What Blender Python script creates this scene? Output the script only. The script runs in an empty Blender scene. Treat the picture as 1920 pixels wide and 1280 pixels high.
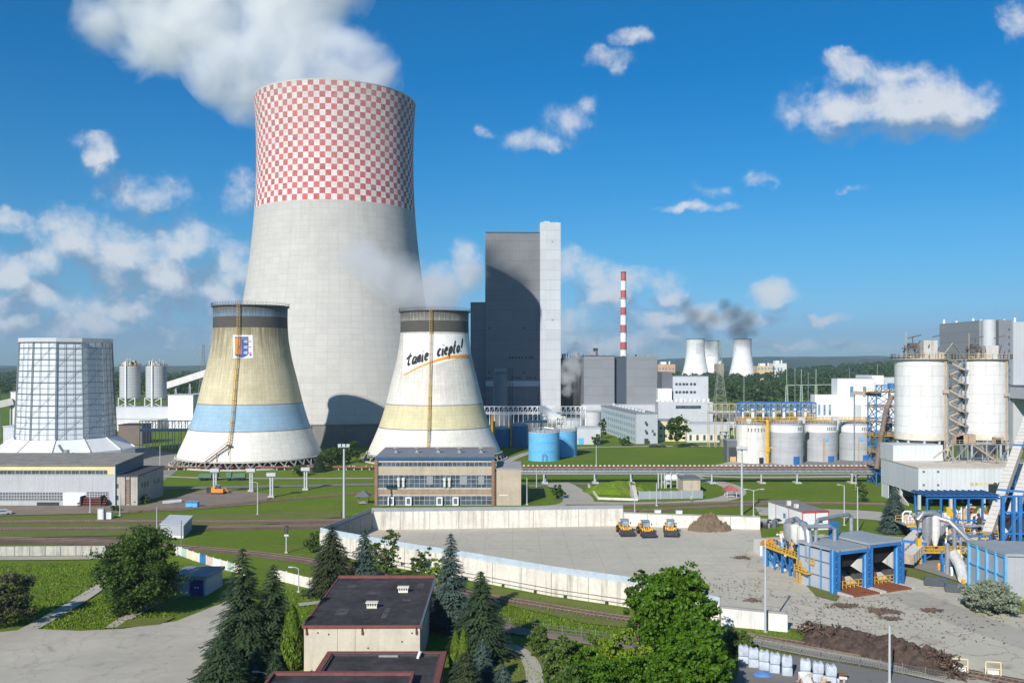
HAZE = 0.00009
import bpy, bmesh, math, random
import numpy as np
from mathutils import Vector, Matrix, noise as mnoise
R = math.radians
SC = bpy.context.scene
COL = SC.collection
rnd = random.Random(7)
NR = np.random.default_rng(11)
FOC, CAMH, HOR = 1700.0, 40.0, 680.0          # lens in photo pixels, camera height, horizon row

def G(x, y, z=0.0):
    """ground point seen at photo pixel x,y"""
    Y = FOC * (CAMH - z) / (y - HOR)
    return Vector(((x - 960) * Y / FOC, Y, z))
def PT(x, y, Y):
    return Vector(((x - 960) * Y / FOC, Y, CAMH + (HOR - y) * Y / FOC))
def XA(x, Y): return (x - 960) * Y / FOC
def ZA(y, Y): return CAMH + (HOR - y) * Y / FOC

# ------------------------------------------------------------------ objects
def link(o, parent=None):
    COL.objects.link(o)
    if parent is not None: o.parent = parent
    return o
def tag(o, label=None, cat=None, group=None, kind=None):
    if label: o['label'] = label
    if cat: o['category'] = cat
    if group: o['group'] = group
    if kind: o['kind'] = kind
    return o
def thing(name, label, cat, loc=(0, 0, 0), rz=0.0, group=None):
    o = bpy.data.objects.new(name, None); o.empty_display_size = .5
    link(o); o.location = loc; o.rotation_euler = (0, 0, rz)
    return tag(o, label, cat, group)
def dup(root, loc, rz=None, label=None, group=None, scale=None):
    r = root.copy(); COL.objects.link(r); r.location = loc
    if rz is not None: r.rotation_euler = (0, 0, rz)
    if scale is not None: r.scale = (scale,) * 3 if not hasattr(scale, '__len__') else scale
    if label: r['label'] = label
    if group: r['group'] = group
    for ch in list(root.children):
        c = ch.copy(); COL.objects.link(c); c.parent = r
        for g in list(ch.children):
            d = g.copy(); COL.objects.link(d); d.parent = c
    return r

SPLIT = {'red_trim','roof_plant','roof_machine','antenna','roof_duct','deck_machine','corner_pier','column','skirt_rib','trestle','machine_box','roof_unit','motor','support','post','stool','leg','trestle_leg','pipe','bench','annex_leg','branch_pipe','footing','track','hoop','bearer','rack','downpipe_bracket','wall_joint','patch_hole','drain_hole','step','vessel','duct','roof_duct','light','loop','bracket','kerb','white_band','roof_patch','joint'}
class MB:
    def __init__(s): s.v = []; s.f = []; s.m = []
    def add(s, vs, fs, mi=0):
        b = len(s.v); s.v += [tuple(p) for p in vs]
        for f in fs: s.f.append([b + i for i in f]); s.m.append(mi)
        return s
    def box(s, x0, x1, y0, y1, z0, z1, mi=0):
        return s.add([(x0,y0,z0),(x1,y0,z0),(x1,y1,z0),(x0,y1,z0),(x0,y0,z1),(x1,y0,z1),(x1,y1,z1),(x0,y1,z1)],
              [(0,3,2,1),(4,5,6,7),(0,1,5,4),(1,2,6,5),(2,3,7,6),(3,0,4,7)], mi)
    def prism(s, poly, z0, z1, mi=0, mtop=None):
        n = len(poly)
        z0s = z0 if hasattr(z0, '__len__') else [z0]*n
        z1s = z1 if hasattr(z1, '__len__') else [z1]*n
        vs = [(p[0],p[1],z0s[i]) for i,p in enumerate(poly)] + [(p[0],p[1],z1s[i]) for i,p in enumerate(poly)]
        s.add(vs, [(i,(i+1)%n,n+(i+1)%n,n+i) for i in range(n)] + [tuple(range(n-1,-1,-1))], mi)
        b = len(s.v) - 2*n
        s.f.append([b+n+i for i in range(n)]); s.m.append(mi if mtop is None else mtop)
        return s
    def bar(s, p, q, w=.1, h=None, mi=0):
        p = Vector(p); q = Vector(q); d = (q - p)
        if d.length < 1e-6: return s
        d.normalize(); up = Vector((0,0,1)) if abs(d.z) < .95 else Vector((0,1,0))
        a = d.cross(up).normalized() * (w/2); b = a.cross(d).normalized() * ((h or w)/2)
        vs = [p-a-b,p+a-b,p+a+b,p-a+b,q-a-b,q+a-b,q+a+b,q-a+b]
        return s.add(vs, [(0,3,2,1),(4,5,6,7),(0,1,5,4),(1,2,6,5),(2,3,7,6),(3,0,4,7)], mi)
    def cyl(s, p, q, r0, r1=None, n=16, mi=0, caps=True, mcap=None):
        p = Vector(p); q = Vector(q); r1 = r0 if r1 is None else r1
        d = (q-p).normalized(); up = Vector((0,0,1)) if abs(d.z) < .95 else Vector((0,1,0))
        a = d.cross(up).normalized(); b = d.cross(a).normalized()
        vs = []
        for c, r in ((p,r0),(q,r1)):
            for i in range(n):
                t = 2*math.pi*i/n; vs.append(c + a*(r*math.cos(t)) + b*(r*math.sin(t)))
        s.add(vs, [(i,n+i,n+(i+1)%n,(i+1)%n) for i in range(n)], mi)
        if caps:
            k = len(s.v) - 2*n
            s.f.append([k+i for i in range(n)]); s.m.append(mi if mcap is None else mcap)
            s.f.append([k+n+i for i in range(n-1,-1,-1)]); s.m.append(mi if mcap is None else mcap)
        return s
    def tube(s, pts, r, n=8, mi=0):
        pts = [Vector(p) for p in pts]
        rs = r if hasattr(r, '__len__') else [r]*len(pts)
        vs = []; m = len(pts); ref = None
        for i, p in enumerate(pts):
            d = (pts[min(i+1,m-1)] - pts[max(i-1,0)]).normalized()
            if ref is None: ref = Vector((0,0,1)) if abs(d.z) < .9 else Vector((1,0,0))
            a = d.cross(ref)
            if a.length < 1e-4: a = d.cross(Vector((0,1,0)))
            a.normalize(); b = d.cross(a).normalized(); ref = b * -1 if False else ref
            for k in range(n):
                t = 2*math.pi*k/n; vs.append(p + a*(rs[i]*math.cos(t)) + b*(rs[i]*math.sin(t)))
        fs = [(i*n+k, i*n+(k+1)%n, (i+1)*n+(k+1)%n, (i+1)*n+k) for i in range(m-1) for k in range(n)]
        fs += [tuple(range(n-1,-1,-1)), tuple((m-1)*n+k for k in range(n))]
        return s.add(vs, fs, mi)
    def lathe(s, prof, n=48, mi=0, mis=None, c=(0,0,0), cap=False):
        vs = []
        for r, z in prof:
            for i in range(n):
                t = 2*math.pi*i/n; vs.append((c[0]+r*math.cos(t), c[1]+r*math.sin(t), c[2]+z))
        b = len(s.v); s.v += vs
        for j in range(len(prof)-1):
            for i in range(n):
                s.f.append([b+j*n+i, b+j*n+(i+1)%n, b+(j+1)*n+(i+1)%n, b+(j+1)*n+i]); s.m.append(mis[j] if mis else mi)
        if cap:
            j = len(prof)-1
            s.f.append([b+j*n+i for i in range(n)]); s.m.append(mis[-1] if mis else mi)
        return s
    def islands(s):
        par = list(range(len(s.v)))
        def find(i):
            while par[i] != i: par[i] = par[par[i]]; i = par[i]
            return i
        for f in s.f:
            r = find(f[0])
            for i in f[1:]: par[find(i)] = r
        out = {}
        for f, m in zip(s.f, s.m):
            mb, mp = out.setdefault(find(f[0]), (MB(), {}))
            for i in f:
                if i not in mp: mp[i] = len(mb.v); mb.v.append(s.v[i])
            mb.f.append([mp[i] for i in f]); mb.m.append(m)
        return [mb for mb, _ in out.values()]
    def build(s, name, mats, parent=None, smooth=False, recalc=True, split=None):
        if split is None: split = parent is not None and name in SPLIT
        if split:
            isl = s.islands()
            if 1 < len(isl) <= 100: return [mb.build(name, mats, parent, smooth, recalc, False) for mb in isl][0]
        me = bpy.data.meshes.new(name); me.from_pydata(s.v, [], s.f)
        if not isinstance(mats, (list, tuple)): mats = [mats]
        for m in mats: me.materials.append(m)
        me.polygons.foreach_set('material_index', s.m)
        if recalc:
            bm = bmesh.new(); bm.from_mesh(me); bmesh.ops.recalc_face_normals(bm, faces=bm.faces); bm.to_mesh(me); bm.free()
        if smooth:
            me.polygons.foreach_set('use_smooth', [True]*len(me.polygons))
            try: me.set_sharp_from_angle(angle=R(35))
            except Exception: pass
        me.update()
        o = bpy.data.objects.new(name, me)
        return link(o, parent)

def quads_obj(name, V, mat, parent=None):
    """V: (n,4,3) array of quads"""
    n = len(V); me = bpy.data.meshes.new(name)
    me.vertices.add(n*4); me.vertices.foreach_set('co', np.ascontiguousarray(V.reshape(-1)))
    me.loops.add(n*4); me.loops.foreach_set('vertex_index', np.arange(n*4, dtype=np.int32))
    me.polygons.add(n); me.polygons.foreach_set('loop_start', np.arange(0, n*4, 4, dtype=np.int32))
    me.materials.append(mat); me.update(calc_edges=True); me.validate()
    return link(bpy.data.objects.new(name, me), parent)

# ------------------------------------------------------------------ materials
def _n(nt, typ, **kw):
    n = nt.nodes.new(typ)
    for k, v in kw.items(): setattr(n, k, v)
    return n
def _set(n, i, v): n.inputs[i].default_value = v
def new_mat(name):
    m = bpy.data.materials.new(name); m.use_nodes = True
    nt = m.node_tree; b = nt.nodes['Principled BSDF']
    return m, nt, b
def c4(c): return (c[0], c[1], c[2], 1)
def mixc(nt, fac, a, b, mode='MIX'):
    n = _n(nt, 'ShaderNodeMix', data_type='RGBA', blend_type=mode)
    for i, v in ((0, fac), (6, a), (7, b)):
        if isinstance(v, (int, float)): n.inputs[i].default_value = v
        elif isinstance(v, (tuple, list)): n.inputs[i].default_value = c4(v)
        else: nt.links.new(v, n.inputs[i])
    return n.outputs[2]
def math_(nt, op, a, b=None, c=None, clamp=False):
    n = _n(nt, 'ShaderNodeMath', operation=op, use_clamp=clamp)
    for i, v in enumerate((a, b, c)):
        if v is None: continue
        if isinstance(v, (int, float)): n.inputs[i].default_value = v
        else: nt.links.new(v, n.inputs[i])
    return n.outputs[0]
def mrange(nt, v, a, b, c=0., d=1., smooth=False):
    n = _n(nt, 'ShaderNodeMapRange', interpolation_type='SMOOTHSTEP' if smooth else 'LINEAR')
    nt.links.new(v, n.inputs[0]); _set(n,1,a); _set(n,2,b); _set(n,3,c); _set(n,4,d)
    return n.outputs[0]
def pos(nt, obj=False):
    if obj: return _n(nt, 'ShaderNodeTexCoord').outputs['Object']
    return _n(nt, 'ShaderNodeNewGeometry').outputs['Position']
def vscale(nt, v, s):
    n = _n(nt, 'ShaderNodeVectorMath', operation='MULTIPLY'); nt.links.new(v, n.inputs[0]); n.inputs[1].default_value = s
    return n.outputs[0]
def noise(nt, v, scale, detail=4, rough=.6, dist=0):
    n = _n(nt, 'ShaderNodeTexNoise'); nt.links.new(v, n.inputs['Vector'])
    _set(n,'Scale',scale); _set(n,'Detail',detail); _set(n,'Roughness',rough); _set(n,'Distortion',dist)
    return n.outputs[0]
def weather(nt, p, col, var=.18, scale=.25, streak=0., stain=(.08,.07,.06), fine=1.7):
    """colour with broad blotches, fine grain and rain streaks"""
    a = noise(nt, p, scale, 5, .65); b = noise(nt, p, fine, 3, .6)
    k = mrange(nt, a, .3, .7, 1-var, 1+var); k2 = mrange(nt, b, .3, .7, 1-var*.6, 1+var*.6)
    mul = math_(nt, 'MULTIPLY', k, k2)
    cc = _n(nt, 'ShaderNodeCombineXYZ')
    for i in range(3): nt.links.new(mul, cc.inputs[i])
    out = mixc(nt, 1.0, col, cc.outputs[0], 'MULTIPLY')
    if streak > 0:
        s = noise(nt, vscale(nt, p, (1, 1, .06)), .9, 5, .7)
        out = mixc(nt, math_(nt, 'MULTIPLY', mrange(nt, s, .5, .72), streak, clamp=True), out, stain)
    return out
_MC = {}
def mat(name, col, rough=.75, var=.12, scale=.25, metal=0., streak=0., stain=(.08,.07,.06), rib=0., ribdir=0., ribamt=.25, courses=0., fine=1.7, bump=0., spec=.3):
    if name in _MC: return _MC[name]
    m, nt, b = new_mat(name); p = pos(nt)
    c = weather(nt, p, col, var, scale, streak, stain, fine)
    if rib > 0:
        d = _n(nt, 'ShaderNodeVectorMath', operation='DOT_PRODUCT'); nt.links.new(p, d.inputs[0])
        d.inputs[1].default_value = (math.cos(ribdir), math.sin(ribdir), 0) if ribdir != 'z' else (0, 0, 1)
        fr = math_(nt, 'FRACT', math_(nt, 'DIVIDE', d.outputs['Value'], rib))
        line = math_(nt, 'LESS_THAN', fr, .16)
        c = mixc(nt, math_(nt, 'MULTIPLY', line, ribamt), c, (col[0]*.45, col[1]*.45, col[2]*.45))
    if courses > 0:
        sz = _n(nt,'ShaderNodeSeparateXYZ'); nt.links.new(p, sz.inputs[0])
        fl = math_(nt,'DIVIDE',sz.outputs[2],courses); pl = math_(nt,'FLOOR',math_(nt,'DIVIDE',sz.outputs[0],courses*1.7))
        cw = _n(nt,'ShaderNodeCombineXYZ'); nt.links.new(math_(nt,'FLOOR',fl),cw.inputs[0]); nt.links.new(pl,cw.inputs[1])
        wn = _n(nt,'ShaderNodeTexWhiteNoise', noise_dimensions='2D'); nt.links.new(cw.outputs[0], wn.inputs['Vector'])
        c = mixc(nt, math_(nt,'MULTIPLY',wn.outputs['Value'],.22), c, tuple(x*.62 for x in col))
        c = mixc(nt, math_(nt,'MULTIPLY',math_(nt,'LESS_THAN',math_(nt,'FRACT',fl),.06),.45), c, tuple(x*.5 for x in col))
    nt.links.new(c, b.inputs['Base Color'])
    _set(b,'Roughness',rough); _set(b,'Metallic',metal); _set(b,'Specular IOR Level',spec)
    if bump > 0:
        bn = _n(nt, 'ShaderNodeBump'); _set(bn,'Strength',.6); _set(bn,'Distance',bump)
        nt.links.new(noise(nt, p, 2.5, 6, .7), bn.inputs['Height']); nt.links.new(bn.outputs[0], b.inputs['Normal'])
    _MC[name] = m
    return m
def glass(name='window_glass', col=(.035,.045,.055)):
    if name in _MC: return _MC[name]
    m, nt, b = new_mat(name)
    v = _n(nt, 'ShaderNodeTexVoronoi', feature='F1'); nt.links.new(pos(nt), v.inputs['Vector']); _set(v,'Scale',.6)
    c = mixc(nt, v.outputs['Color'], col, (col[0]*3, col[1]*3, col[2]*3.2))
    nt.links.new(c, b.inputs['Base Color']); _set(b,'Roughness',.12); _set(b,'Specular IOR Level',.7)
    _MC[name] = m
    return m
def foliage(name, a, b_, yellow=None, sc=.8):
    if name in _MC: return _MC[name]
    m, nt, b = new_mat(name); p = pos(nt)
    c = mixc(nt, mrange(nt, noise(nt, p, sc, 3, .6), .3, .7), a, b_)
    g = _n(nt, 'ShaderNodeNewGeometry')
    ri = g.outputs['Random Per Island']
    c = mixc(nt, math_(nt,'MULTIPLY',ri,.45), c, yellow or (b_[0]*1.7, b_[1]*1.4, b_[2]*1.1))
    nt.links.new(c, b.inputs['Base Color']); _set(b,'Roughness',.55); _set(b,'Specular IOR Level',.25)
    t = _n(nt, 'ShaderNodeBsdfTranslucent'); nt.links.new(c, t.inputs[0])
    mx = _n(nt, 'ShaderNodeMixShader'); _set(mx,0,.2)
    nt.links.new(b.outputs[0], mx.inputs[1]); nt.links.new(t.outputs[0], mx.inputs[2])
    nt.links.new(mx.outputs[0], nt.nodes['Material Output'].inputs['Surface'])
    _MC[name] = m
    return m

WHITE  = mat('white_paint', (.74,.75,.75), .55, .06, streak=.18, stain=(.35,.32,.28))
OFFW   = mat('off_white', (.66,.65,.61), .7, .1, streak=.3, stain=(.3,.27,.22))
LGREY  = mat('light_grey_panel', (.5,.52,.54), .5, .06, streak=.12, stain=(.3,.3,.3))
MGREY  = mat('mid_grey_panel', (.27,.285,.3), .55, .06, .15)
DGREY  = mat('dark_grey_panel', (.13,.14,.155), .55, .06, .15)
CHAR   = mat('charcoal', (.045,.047,.05), .7, .15)
STEEL  = mat('galvanised_steel', (.42,.44,.46), .4, .12, 1.2, metal=.55)
GREYP  = mat('grey_post', (.45,.47,.48), .5, .06)
BLUE   = mat('blue_steel', (.03,.16,.42), .5, .14, .8, streak=.15, stain=(.12,.14,.18))
LBLUE  = mat('sky_blue_steel', (.13,.42,.72), .45, .1, .4, streak=.12, stain=(.1,.22,.35))
YEL    = mat('yellow_steel', (.62,.36,.03), .5, .15, .8)
ORANGE = mat('orange_paint', (.7,.25,.03), .5, .1)
RED    = mat('red_paint', (.5,.05,.04), .55, .12)
RUST   = mat('rusty_steel', (.19,.075,.04), .85, .35, .8)
CONC   = mat('concrete', (.5,.47,.42), .85, .14, .2, streak=.35, stain=(.2,.18,.15), bump=.01)
CONCW  = mat('pale_concrete', (.68,.65,.58), .85, .12, .25, streak=.5, stain=(.3,.25,.2), bump=.01)
BEIGE  = mat('beige_render', (.46,.385,.29), .85, .1, .2, streak=.35, stain=(.2,.16,.12))
GLASS  = glass()
GLASSB = glass('blue_glass', (.08,.13,.19))

# ------------------------------------------------------------------ camera, sun, sky
cam = bpy.data.cameras.new('camera'); co = bpy.data.objects.new('camera', cam); link(co)
cam.sensor_width = 36; cam.lens = FOC/1920*36; cam.shift_y = (HOR-640)/1920
cam.clip_start = .5; cam.clip_end = 30000
co.location = (0, 0, CAMH); co.rotation_euler = (R(90), 0, 0)
SC.camera = co
SUNV = Vector((-.48, -1, .66)).normalized()            # towards the sun
sl = bpy.data.lights.new('sun', 'SUN'); so = bpy.data.objects.new('sun', sl); link(so)
sl.energy = 4.8; sl.angle = R(.5); sl.color = (1, .955, .885)
so.rotation_euler = SUNV.to_track_quat('Z', 'Y').to_euler(); so.location = (-50, -60, 120)
ELEV = math.asin(SUNV.z); AZ = math.atan2(SUNV.x, SUNV.y)

def cloud_group(blobs):
    g = bpy.data.node_groups.new('cloud_field', 'ShaderNodeTree')
    g.interface.new_socket('P', in_out='INPUT', socket_type='NodeSocketVector')
    g.interface.new_socket('D', in_out='OUTPUT', socket_type='NodeSocketFloat')
    g.interface.new_socket('F', in_out='OUTPUT', socket_type='NodeSocketFloat')
    gi = g.nodes.new('NodeGroupInput'); go = g.nodes.new('NodeGroupOutput')
    P = gi.outputs[0]
    # warp the coordinates so outlines billow
    nz = _n(g, 'ShaderNodeTexNoise'); g.links.new(P, nz.inputs['Vector']); _set(nz,'Scale',26); _set(nz,'Detail',5); _set(nz,'Roughness',.6)
    w = _n(g, 'ShaderNodeVectorMath', operation='MULTIPLY_ADD'); g.links.new(nz.outputs['Color'], w.inputs[0])
    w.inputs[1].default_value = (.05,.04,0); 
    sub = _n(g, 'ShaderNodeVectorMath', operation='SUBTRACT'); g.links.new(P, sub.inputs[0]); sub.inputs[1].default_value = (.025,.02,0)
    g.links.new(sub.outputs[0], w.inputs[2]); Q = w.outputs[0]
    f = None
    for (x, y, rx, ry, k) in blobs:
        s = _n(g, 'ShaderNodeVectorMath', operation='SUBTRACT'); g.links.new(Q, s.inputs[0]); s.inputs[1].default_value = ((x-960)/FOC, (HOR-y)/FOC, 0)
        m = _n(g, 'ShaderNodeVectorMath', operation='MULTIPLY'); g.links.new(s.outputs[0], m.inputs[0]); m.inputs[1].default_value = (FOC/rx/1.45, FOC/ry/1.45, 0)
        l = _n(g, 'ShaderNodeVectorMath', operation='LENGTH'); g.links.new(m.outputs[0], l.inputs[0])
        v = math_(g, 'MULTIPLY', math_(g, 'SUBTRACT', 1.0, l.outputs['Value'], clamp=True), k)
        f = v if f is None else math_(g, 'SMOOTH_MAX', f, v, .12)
    n1 = noise(g, P, 19, 11, .62, .25)
    d = math_(g, 'ADD', math_(g, 'MULTIPLY', f, 1.05), math_(g, 'MULTIPLY', math_(g, 'SUBTRACT', n1, .5), 2.3))
    present = mrange(g, f, 0.16, .42, smooth=True)
    g.links.new(math_(g, 'MULTIPLY', mrange(g, d, .06, 1.05, smooth=True), present), go.inputs[0]); g.links.new(f, go.inputs[1])
    return g
CLOUDS = [(130,450,95,62,1),(90,480,70,50,.9),(235,480,120,75,1),(345,465,85,65,1),(300,520,190,60,1),(20,515,75,60,1),(70,565,130,45,.95),
 (260,575,150,34,.95),(420,560,120,60,.85),(300,555,250,75,.72),(120,610,240,40,.9),(330,625,200,36,.75),(163,262,48,22,.62),(188,298,42,44,.66),(270,362,95,48,.85),(20,420,45,28,.8),(455,365,42,55,.7),(440,500,70,70,.9),
 (1065,232,60,42,.72),(1010,268,75,26,.72),(1100,200,30,24,.65),(1190,70,50,24,.68),(1130,105,62,24,.66),(1155,130,24,24,.6),(910,250,32,16,.55),
 (1305,388,95,14,.75),(1335,356,45,20,.6),(1435,335,42,17,.7),(1590,357,45,10,.5),
 (1600,205,130,60,1.05),(1720,200,150,66,1.2),(1592,138,70,40,.85),(1572,112,36,28,.7),(1700,145,90,40,.9),(1800,215,80,50,.9),(1545,180,60,40,.8),(1910,42,42,44,.9),
 (1195,525,95,30,.8),(1130,560,70,34,.9),(1085,590,90,60,.7),(1252,552,44,26,.85),(1448,552,58,32,.95),(1405,592,90,18,.6),(1555,597,52,14,.75),(1330,590,110,30,.9),(1240,600,120,30,.85),(875,505,40,60,.85),(1062,500,36,46,.8),(820,530,70,60,.8),(1150,640,190,30,.85),(1500,648,220,16,.62),(1110,520,70,50,.75)]
w = bpy.data.worlds.new('World'); SC.world = w; w.use_nodes = True
nt = w.node_tree; bg = nt.nodes['Background']
sky = _n(nt, 'ShaderNodeTexSky', sky_type='NISHITA'); sky.sun_disc = False
sky.sun_elevation = ELEV; sky.sun_rotation = AZ; sky.altitude = 250; sky.air_density = 1.0; sky.dust_density = .1; sky.ozone_density = 3.0
tc = _n(nt, 'ShaderNodeTexCoord'); sp = _n(nt, 'ShaderNodeSeparateXYZ'); nt.links.new(tc.outputs['Generated'], sp.inputs[0])
yy = math_(nt, 'MAXIMUM', sp.outputs[1], .05)
cx = _n(nt, 'ShaderNodeCombineXYZ'); nt.links.new(math_(nt,'DIVIDE',sp.outputs[0],yy), cx.inputs[0]); nt.links.new(math_(nt,'DIVIDE',sp.outputs[2],yy), cx.inputs[1])
grp = cloud_group(CLOUDS)
a = _n(nt, 'ShaderNodeGroup'); a.node_tree = grp; nt.links.new(cx.outputs[0], a.inputs[0])
off = _n(nt, 'ShaderNodeVectorMath', operation='ADD'); nt.links.new(cx.outputs[0], off.inputs[0]); off.inputs[1].default_value = (-.014, .030, 0)
b2 = _n(nt, 'ShaderNodeGroup'); b2.node_tree = grp; nt.links.new(off.outputs[0], b2.inputs[0])
s1 = math_(nt, 'MULTIPLY', math_(nt,'SUBTRACT',a.outputs[0],b2.outputs[0]), .75)
s2 = math_(nt, 'MULTIPLY', math_(nt,'SUBTRACT',a.outputs[1],b2.outputs[1]), 1.9)
shade = math_(nt, 'ADD', math_(nt,'ADD',s1,s2), .42, clamp=True)
ccol = mixc(nt, shade, (1.7,2.7,4.0), (6.3,6.6,7.0))
front = math_(nt, 'GREATER_THAN', sp.outputs[1], .06)
hs = _n(nt, 'ShaderNodeHueSaturation'); _set(hs,'Saturation',1.5); _set(hs,'Value',.88); nt.links.new(sky.outputs[0], hs.inputs['Color'])
rp = _n(nt, 'ShaderNodeValToRGB'); nt.links.new(sp.outputs[2], rp.inputs[0]); cr = rp.color_ramp   # clear-air tint by elevation
for i, (q, c) in enumerate(((0,(.30,.50,1)),(.03,(.33,.54,1)),(.08,(.38,.67,.92)),(.13,(.46,.8,.94)),(.22,(.5,.9,.98)),(.42,(1,1,1)))):
    e = cr.elements[i] if i < 2 else cr.elements.new(q)
    e.position = q; e.color = c4(c)
skyc = mixc(nt, 1.0, hs.outputs[0], rp.outputs[0], 'MULTIPLY')
fin = mixc(nt, math_(nt,'MULTIPLY',math_(nt,'MULTIPLY',a.outputs[0],front),.92), skyc, ccol)
nt.links.new(fin, bg.inputs[0]); _set(bg,1,.1)

SC.render.engine = 'CYCLES'
SC.view_settings.view_transform = 'Standard'; SC.view_settings.look = 'None'; SC.view_settings.gamma = 1
SC.view_settings.exposure = .25
cy = SC.cycles
cy.use_denoising = True; cy.max_bounces = 8; cy.diffuse_bounces = 3; cy.glossy_bounces = 2; cy.transmission_bounces = 2; cy.volume_bounces = 5; cy.transparent_max_bounces = 6
cy.volume_max_steps = 96; cy.volume_step_rate = 1.0; cy.sample_clamp_indirect = 4
# ================================================================== ground, roads, tracks
def ground_mat():
    m, nt, b = new_mat('meadow_grass'); p = pos(nt)
    n1 = noise(nt, p, .035, 6, .62); n2 = noise(nt, p, .35, 5, .65); n3 = noise(nt, p, 3.0, 4, .7)
    c = mixc(nt, mrange(nt, n1, .35, .65), (.105,.205,.008), (.165,.255,.014))
    c = mixc(nt, mrange(nt, noise(nt, p, .09, 7, .7, .5), .52, .7, 0, .65), c, (.22,.20,.05))
    c = mixc(nt, mrange(nt, n2, .5, .76), c, (.21,.20,.045))
    c = mixc(nt, mrange(nt, noise(nt, vscale(nt, p, (.012,.35,1)), 1.0, 6, .7), .55, .75, 0, .5), c, (.16,.14,.07))
    c = mixc(nt, mrange(nt, noise(nt, p, .22, 8, .75, .6), .42, .62, 0, .62), c, (.15,.175,.028))
    c = mixc(nt, mrange(nt, noise(nt, p, .8, 6, .7), .5, .72, 0, .6), c, (.055,.095,.012))
    c = mixc(nt, mrange(nt, n3, .3, .8, 0, .5), c, (.06,.12,.014))
    nt.links.new(c, b.inputs['Base Color']); _set(b,'Roughness',.9); _set(b,'Specular IOR Level',.1)
    bn = _n(nt,'ShaderNodeBump'); _set(bn,'Strength',.8); _set(bn,'Distance',.25)
    nt.links.new(noise(nt, p, 2.2, 6, .75), bn.inputs['Height']); nt.links.new(bn.outputs[0], b.inputs['Normal'])
    return m
def paved(name, a, b_, crack=.35, stains=.5, slab=0, dirt=(.16,.12,.085), sc=.05):
    m, nt, b = new_mat(name); p = pos(nt)
    c = mixc(nt, mrange(nt, noise(nt, p, sc, 6, .65), .35, .65), a, b_)
    c = mixc(nt, mrange(nt, noise(nt, p, .6, 8, .75), .35, .75, 0, .6), c, tuple(x*.72 for x in a))
    c = mixc(nt, math_(nt,'MULTIPLY',mrange(nt, noise(nt, p, .16, 8, .72, .6), .56, .72), stains), c, dirt)
    c = mixc(nt, mrange(nt, noise(nt, p, 6, 3, .7), .3, .7, 0, .22), c, tuple(x*.5 for x in a))
    c = mixc(nt, mrange(nt, noise(nt, vscale(nt, p, (.035,.5,1)), 1.0, 7, .7, .4), .5, .72, 0, .4), c, tuple(x*.66 for x in a))
    vv = _n(nt,'ShaderNodeTexVoronoi'); nt.links.new(p, vv.inputs['Vector']); _set(vv,'Scale',.33); _set(vv,'Randomness',1)
    c = mixc(nt, math_(nt,'MULTIPLY',mrange(nt, vv.outputs['Distance'], .0, .16, .5, 0),mrange(nt, noise(nt, p, .03, 3, .5), .5, .6)), c, tuple(x*.4 for x in a))
    if crack:
        v = _n(nt, 'ShaderNodeTexVoronoi', feature='DISTANCE_TO_EDGE'); _set(v,'Scale',.16)
        wv = _n(nt,'ShaderNodeTexNoise'); nt.links.new(p, wv.inputs['Vector']); _set(wv,'Scale',.5); _set(wv,'Detail',5)
        ad = _n(nt,'ShaderNodeVectorMath', operation='MULTIPLY_ADD'); nt.links.new(wv.outputs['Color'], ad.inputs[0]); ad.inputs[1].default_value=(3,3,0); nt.links.new(p, ad.inputs[2])
        nt.links.new(ad.outputs[0], v.inputs['Vector'])
        c = mixc(nt, math_(nt,'MULTIPLY',math_(nt,'LESS_THAN',v.outputs[0],.014),crack), c, tuple(x*.3 for x in a))
    if slab:
        sp = _n(nt,'ShaderNodeSeparateXYZ'); nt.links.new(p, sp.inputs[0])
        l = None
        for k in (0,1):
            e = math_(nt,'LESS_THAN',math_(nt,'FRACT',math_(nt,'DIVIDE',sp.outputs[k],slab)),.03)
            l = e if l is None else math_(nt,'MAXIMUM',l,e)
        c = mixc(nt, math_(nt,'MULTIPLY',l,.3), c, tuple(x*.45 for x in a))
    nt.links.new(c, b.inputs['Base Color']); _set(b,'Roughness',.9); _set(b,'Specular IOR Level',.2)
    bn = _n(nt,'ShaderNodeBump'); _set(bn,'Strength',.5); _set(bn,'Distance',.05)
    nt.links.new(noise(nt, p, 3, 6, .75), bn.inputs['Height']); nt.links.new(bn.outputs[0], b.inputs['Normal'])
    return m
GRASSM = ground_mat()
YARDM = paved('yard_concrete', (.61,.56,.445), (.48,.445,.36), .16, .5, 6, (.33,.31,.265), .035)
YARDD = paved('littered_concrete', (.61,.56,.44), (.49,.455,.36), .6, .85, 0, (.24,.19,.14), .07)
ASPH = paved('asphalt', (.24,.235,.215), (.18,.175,.165), .15, .4)
PALER = paved('pale_road', (.50,.46,.375), (.41,.38,.315), .15, .4)
BALL = paved('track_ballast', (.15,.10,.07), (.21,.16,.115), 0, .5, 0, (.065,.04,.028), .2)
DIRT = paved('bare_earth', (.30,.235,.18), (.22,.18,.14), 0, .6, 0, (.12,.12,.05), .2)
PAVER = paved('pavers', (.57,.52,.42), (.42,.385,.32), .2, .85, 0, (.25,.235,.205), .06)
GRAV = paved('industrial_gravel', (.31,.30,.26), (.24,.235,.21), 0, .5, 0, (.13,.16,.05), .1)
DGRASS = paved('rough_grass', (.13,.175,.03), (.21,.195,.065), 0, .5, 0, (.075,.12,.02), .3)

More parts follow.
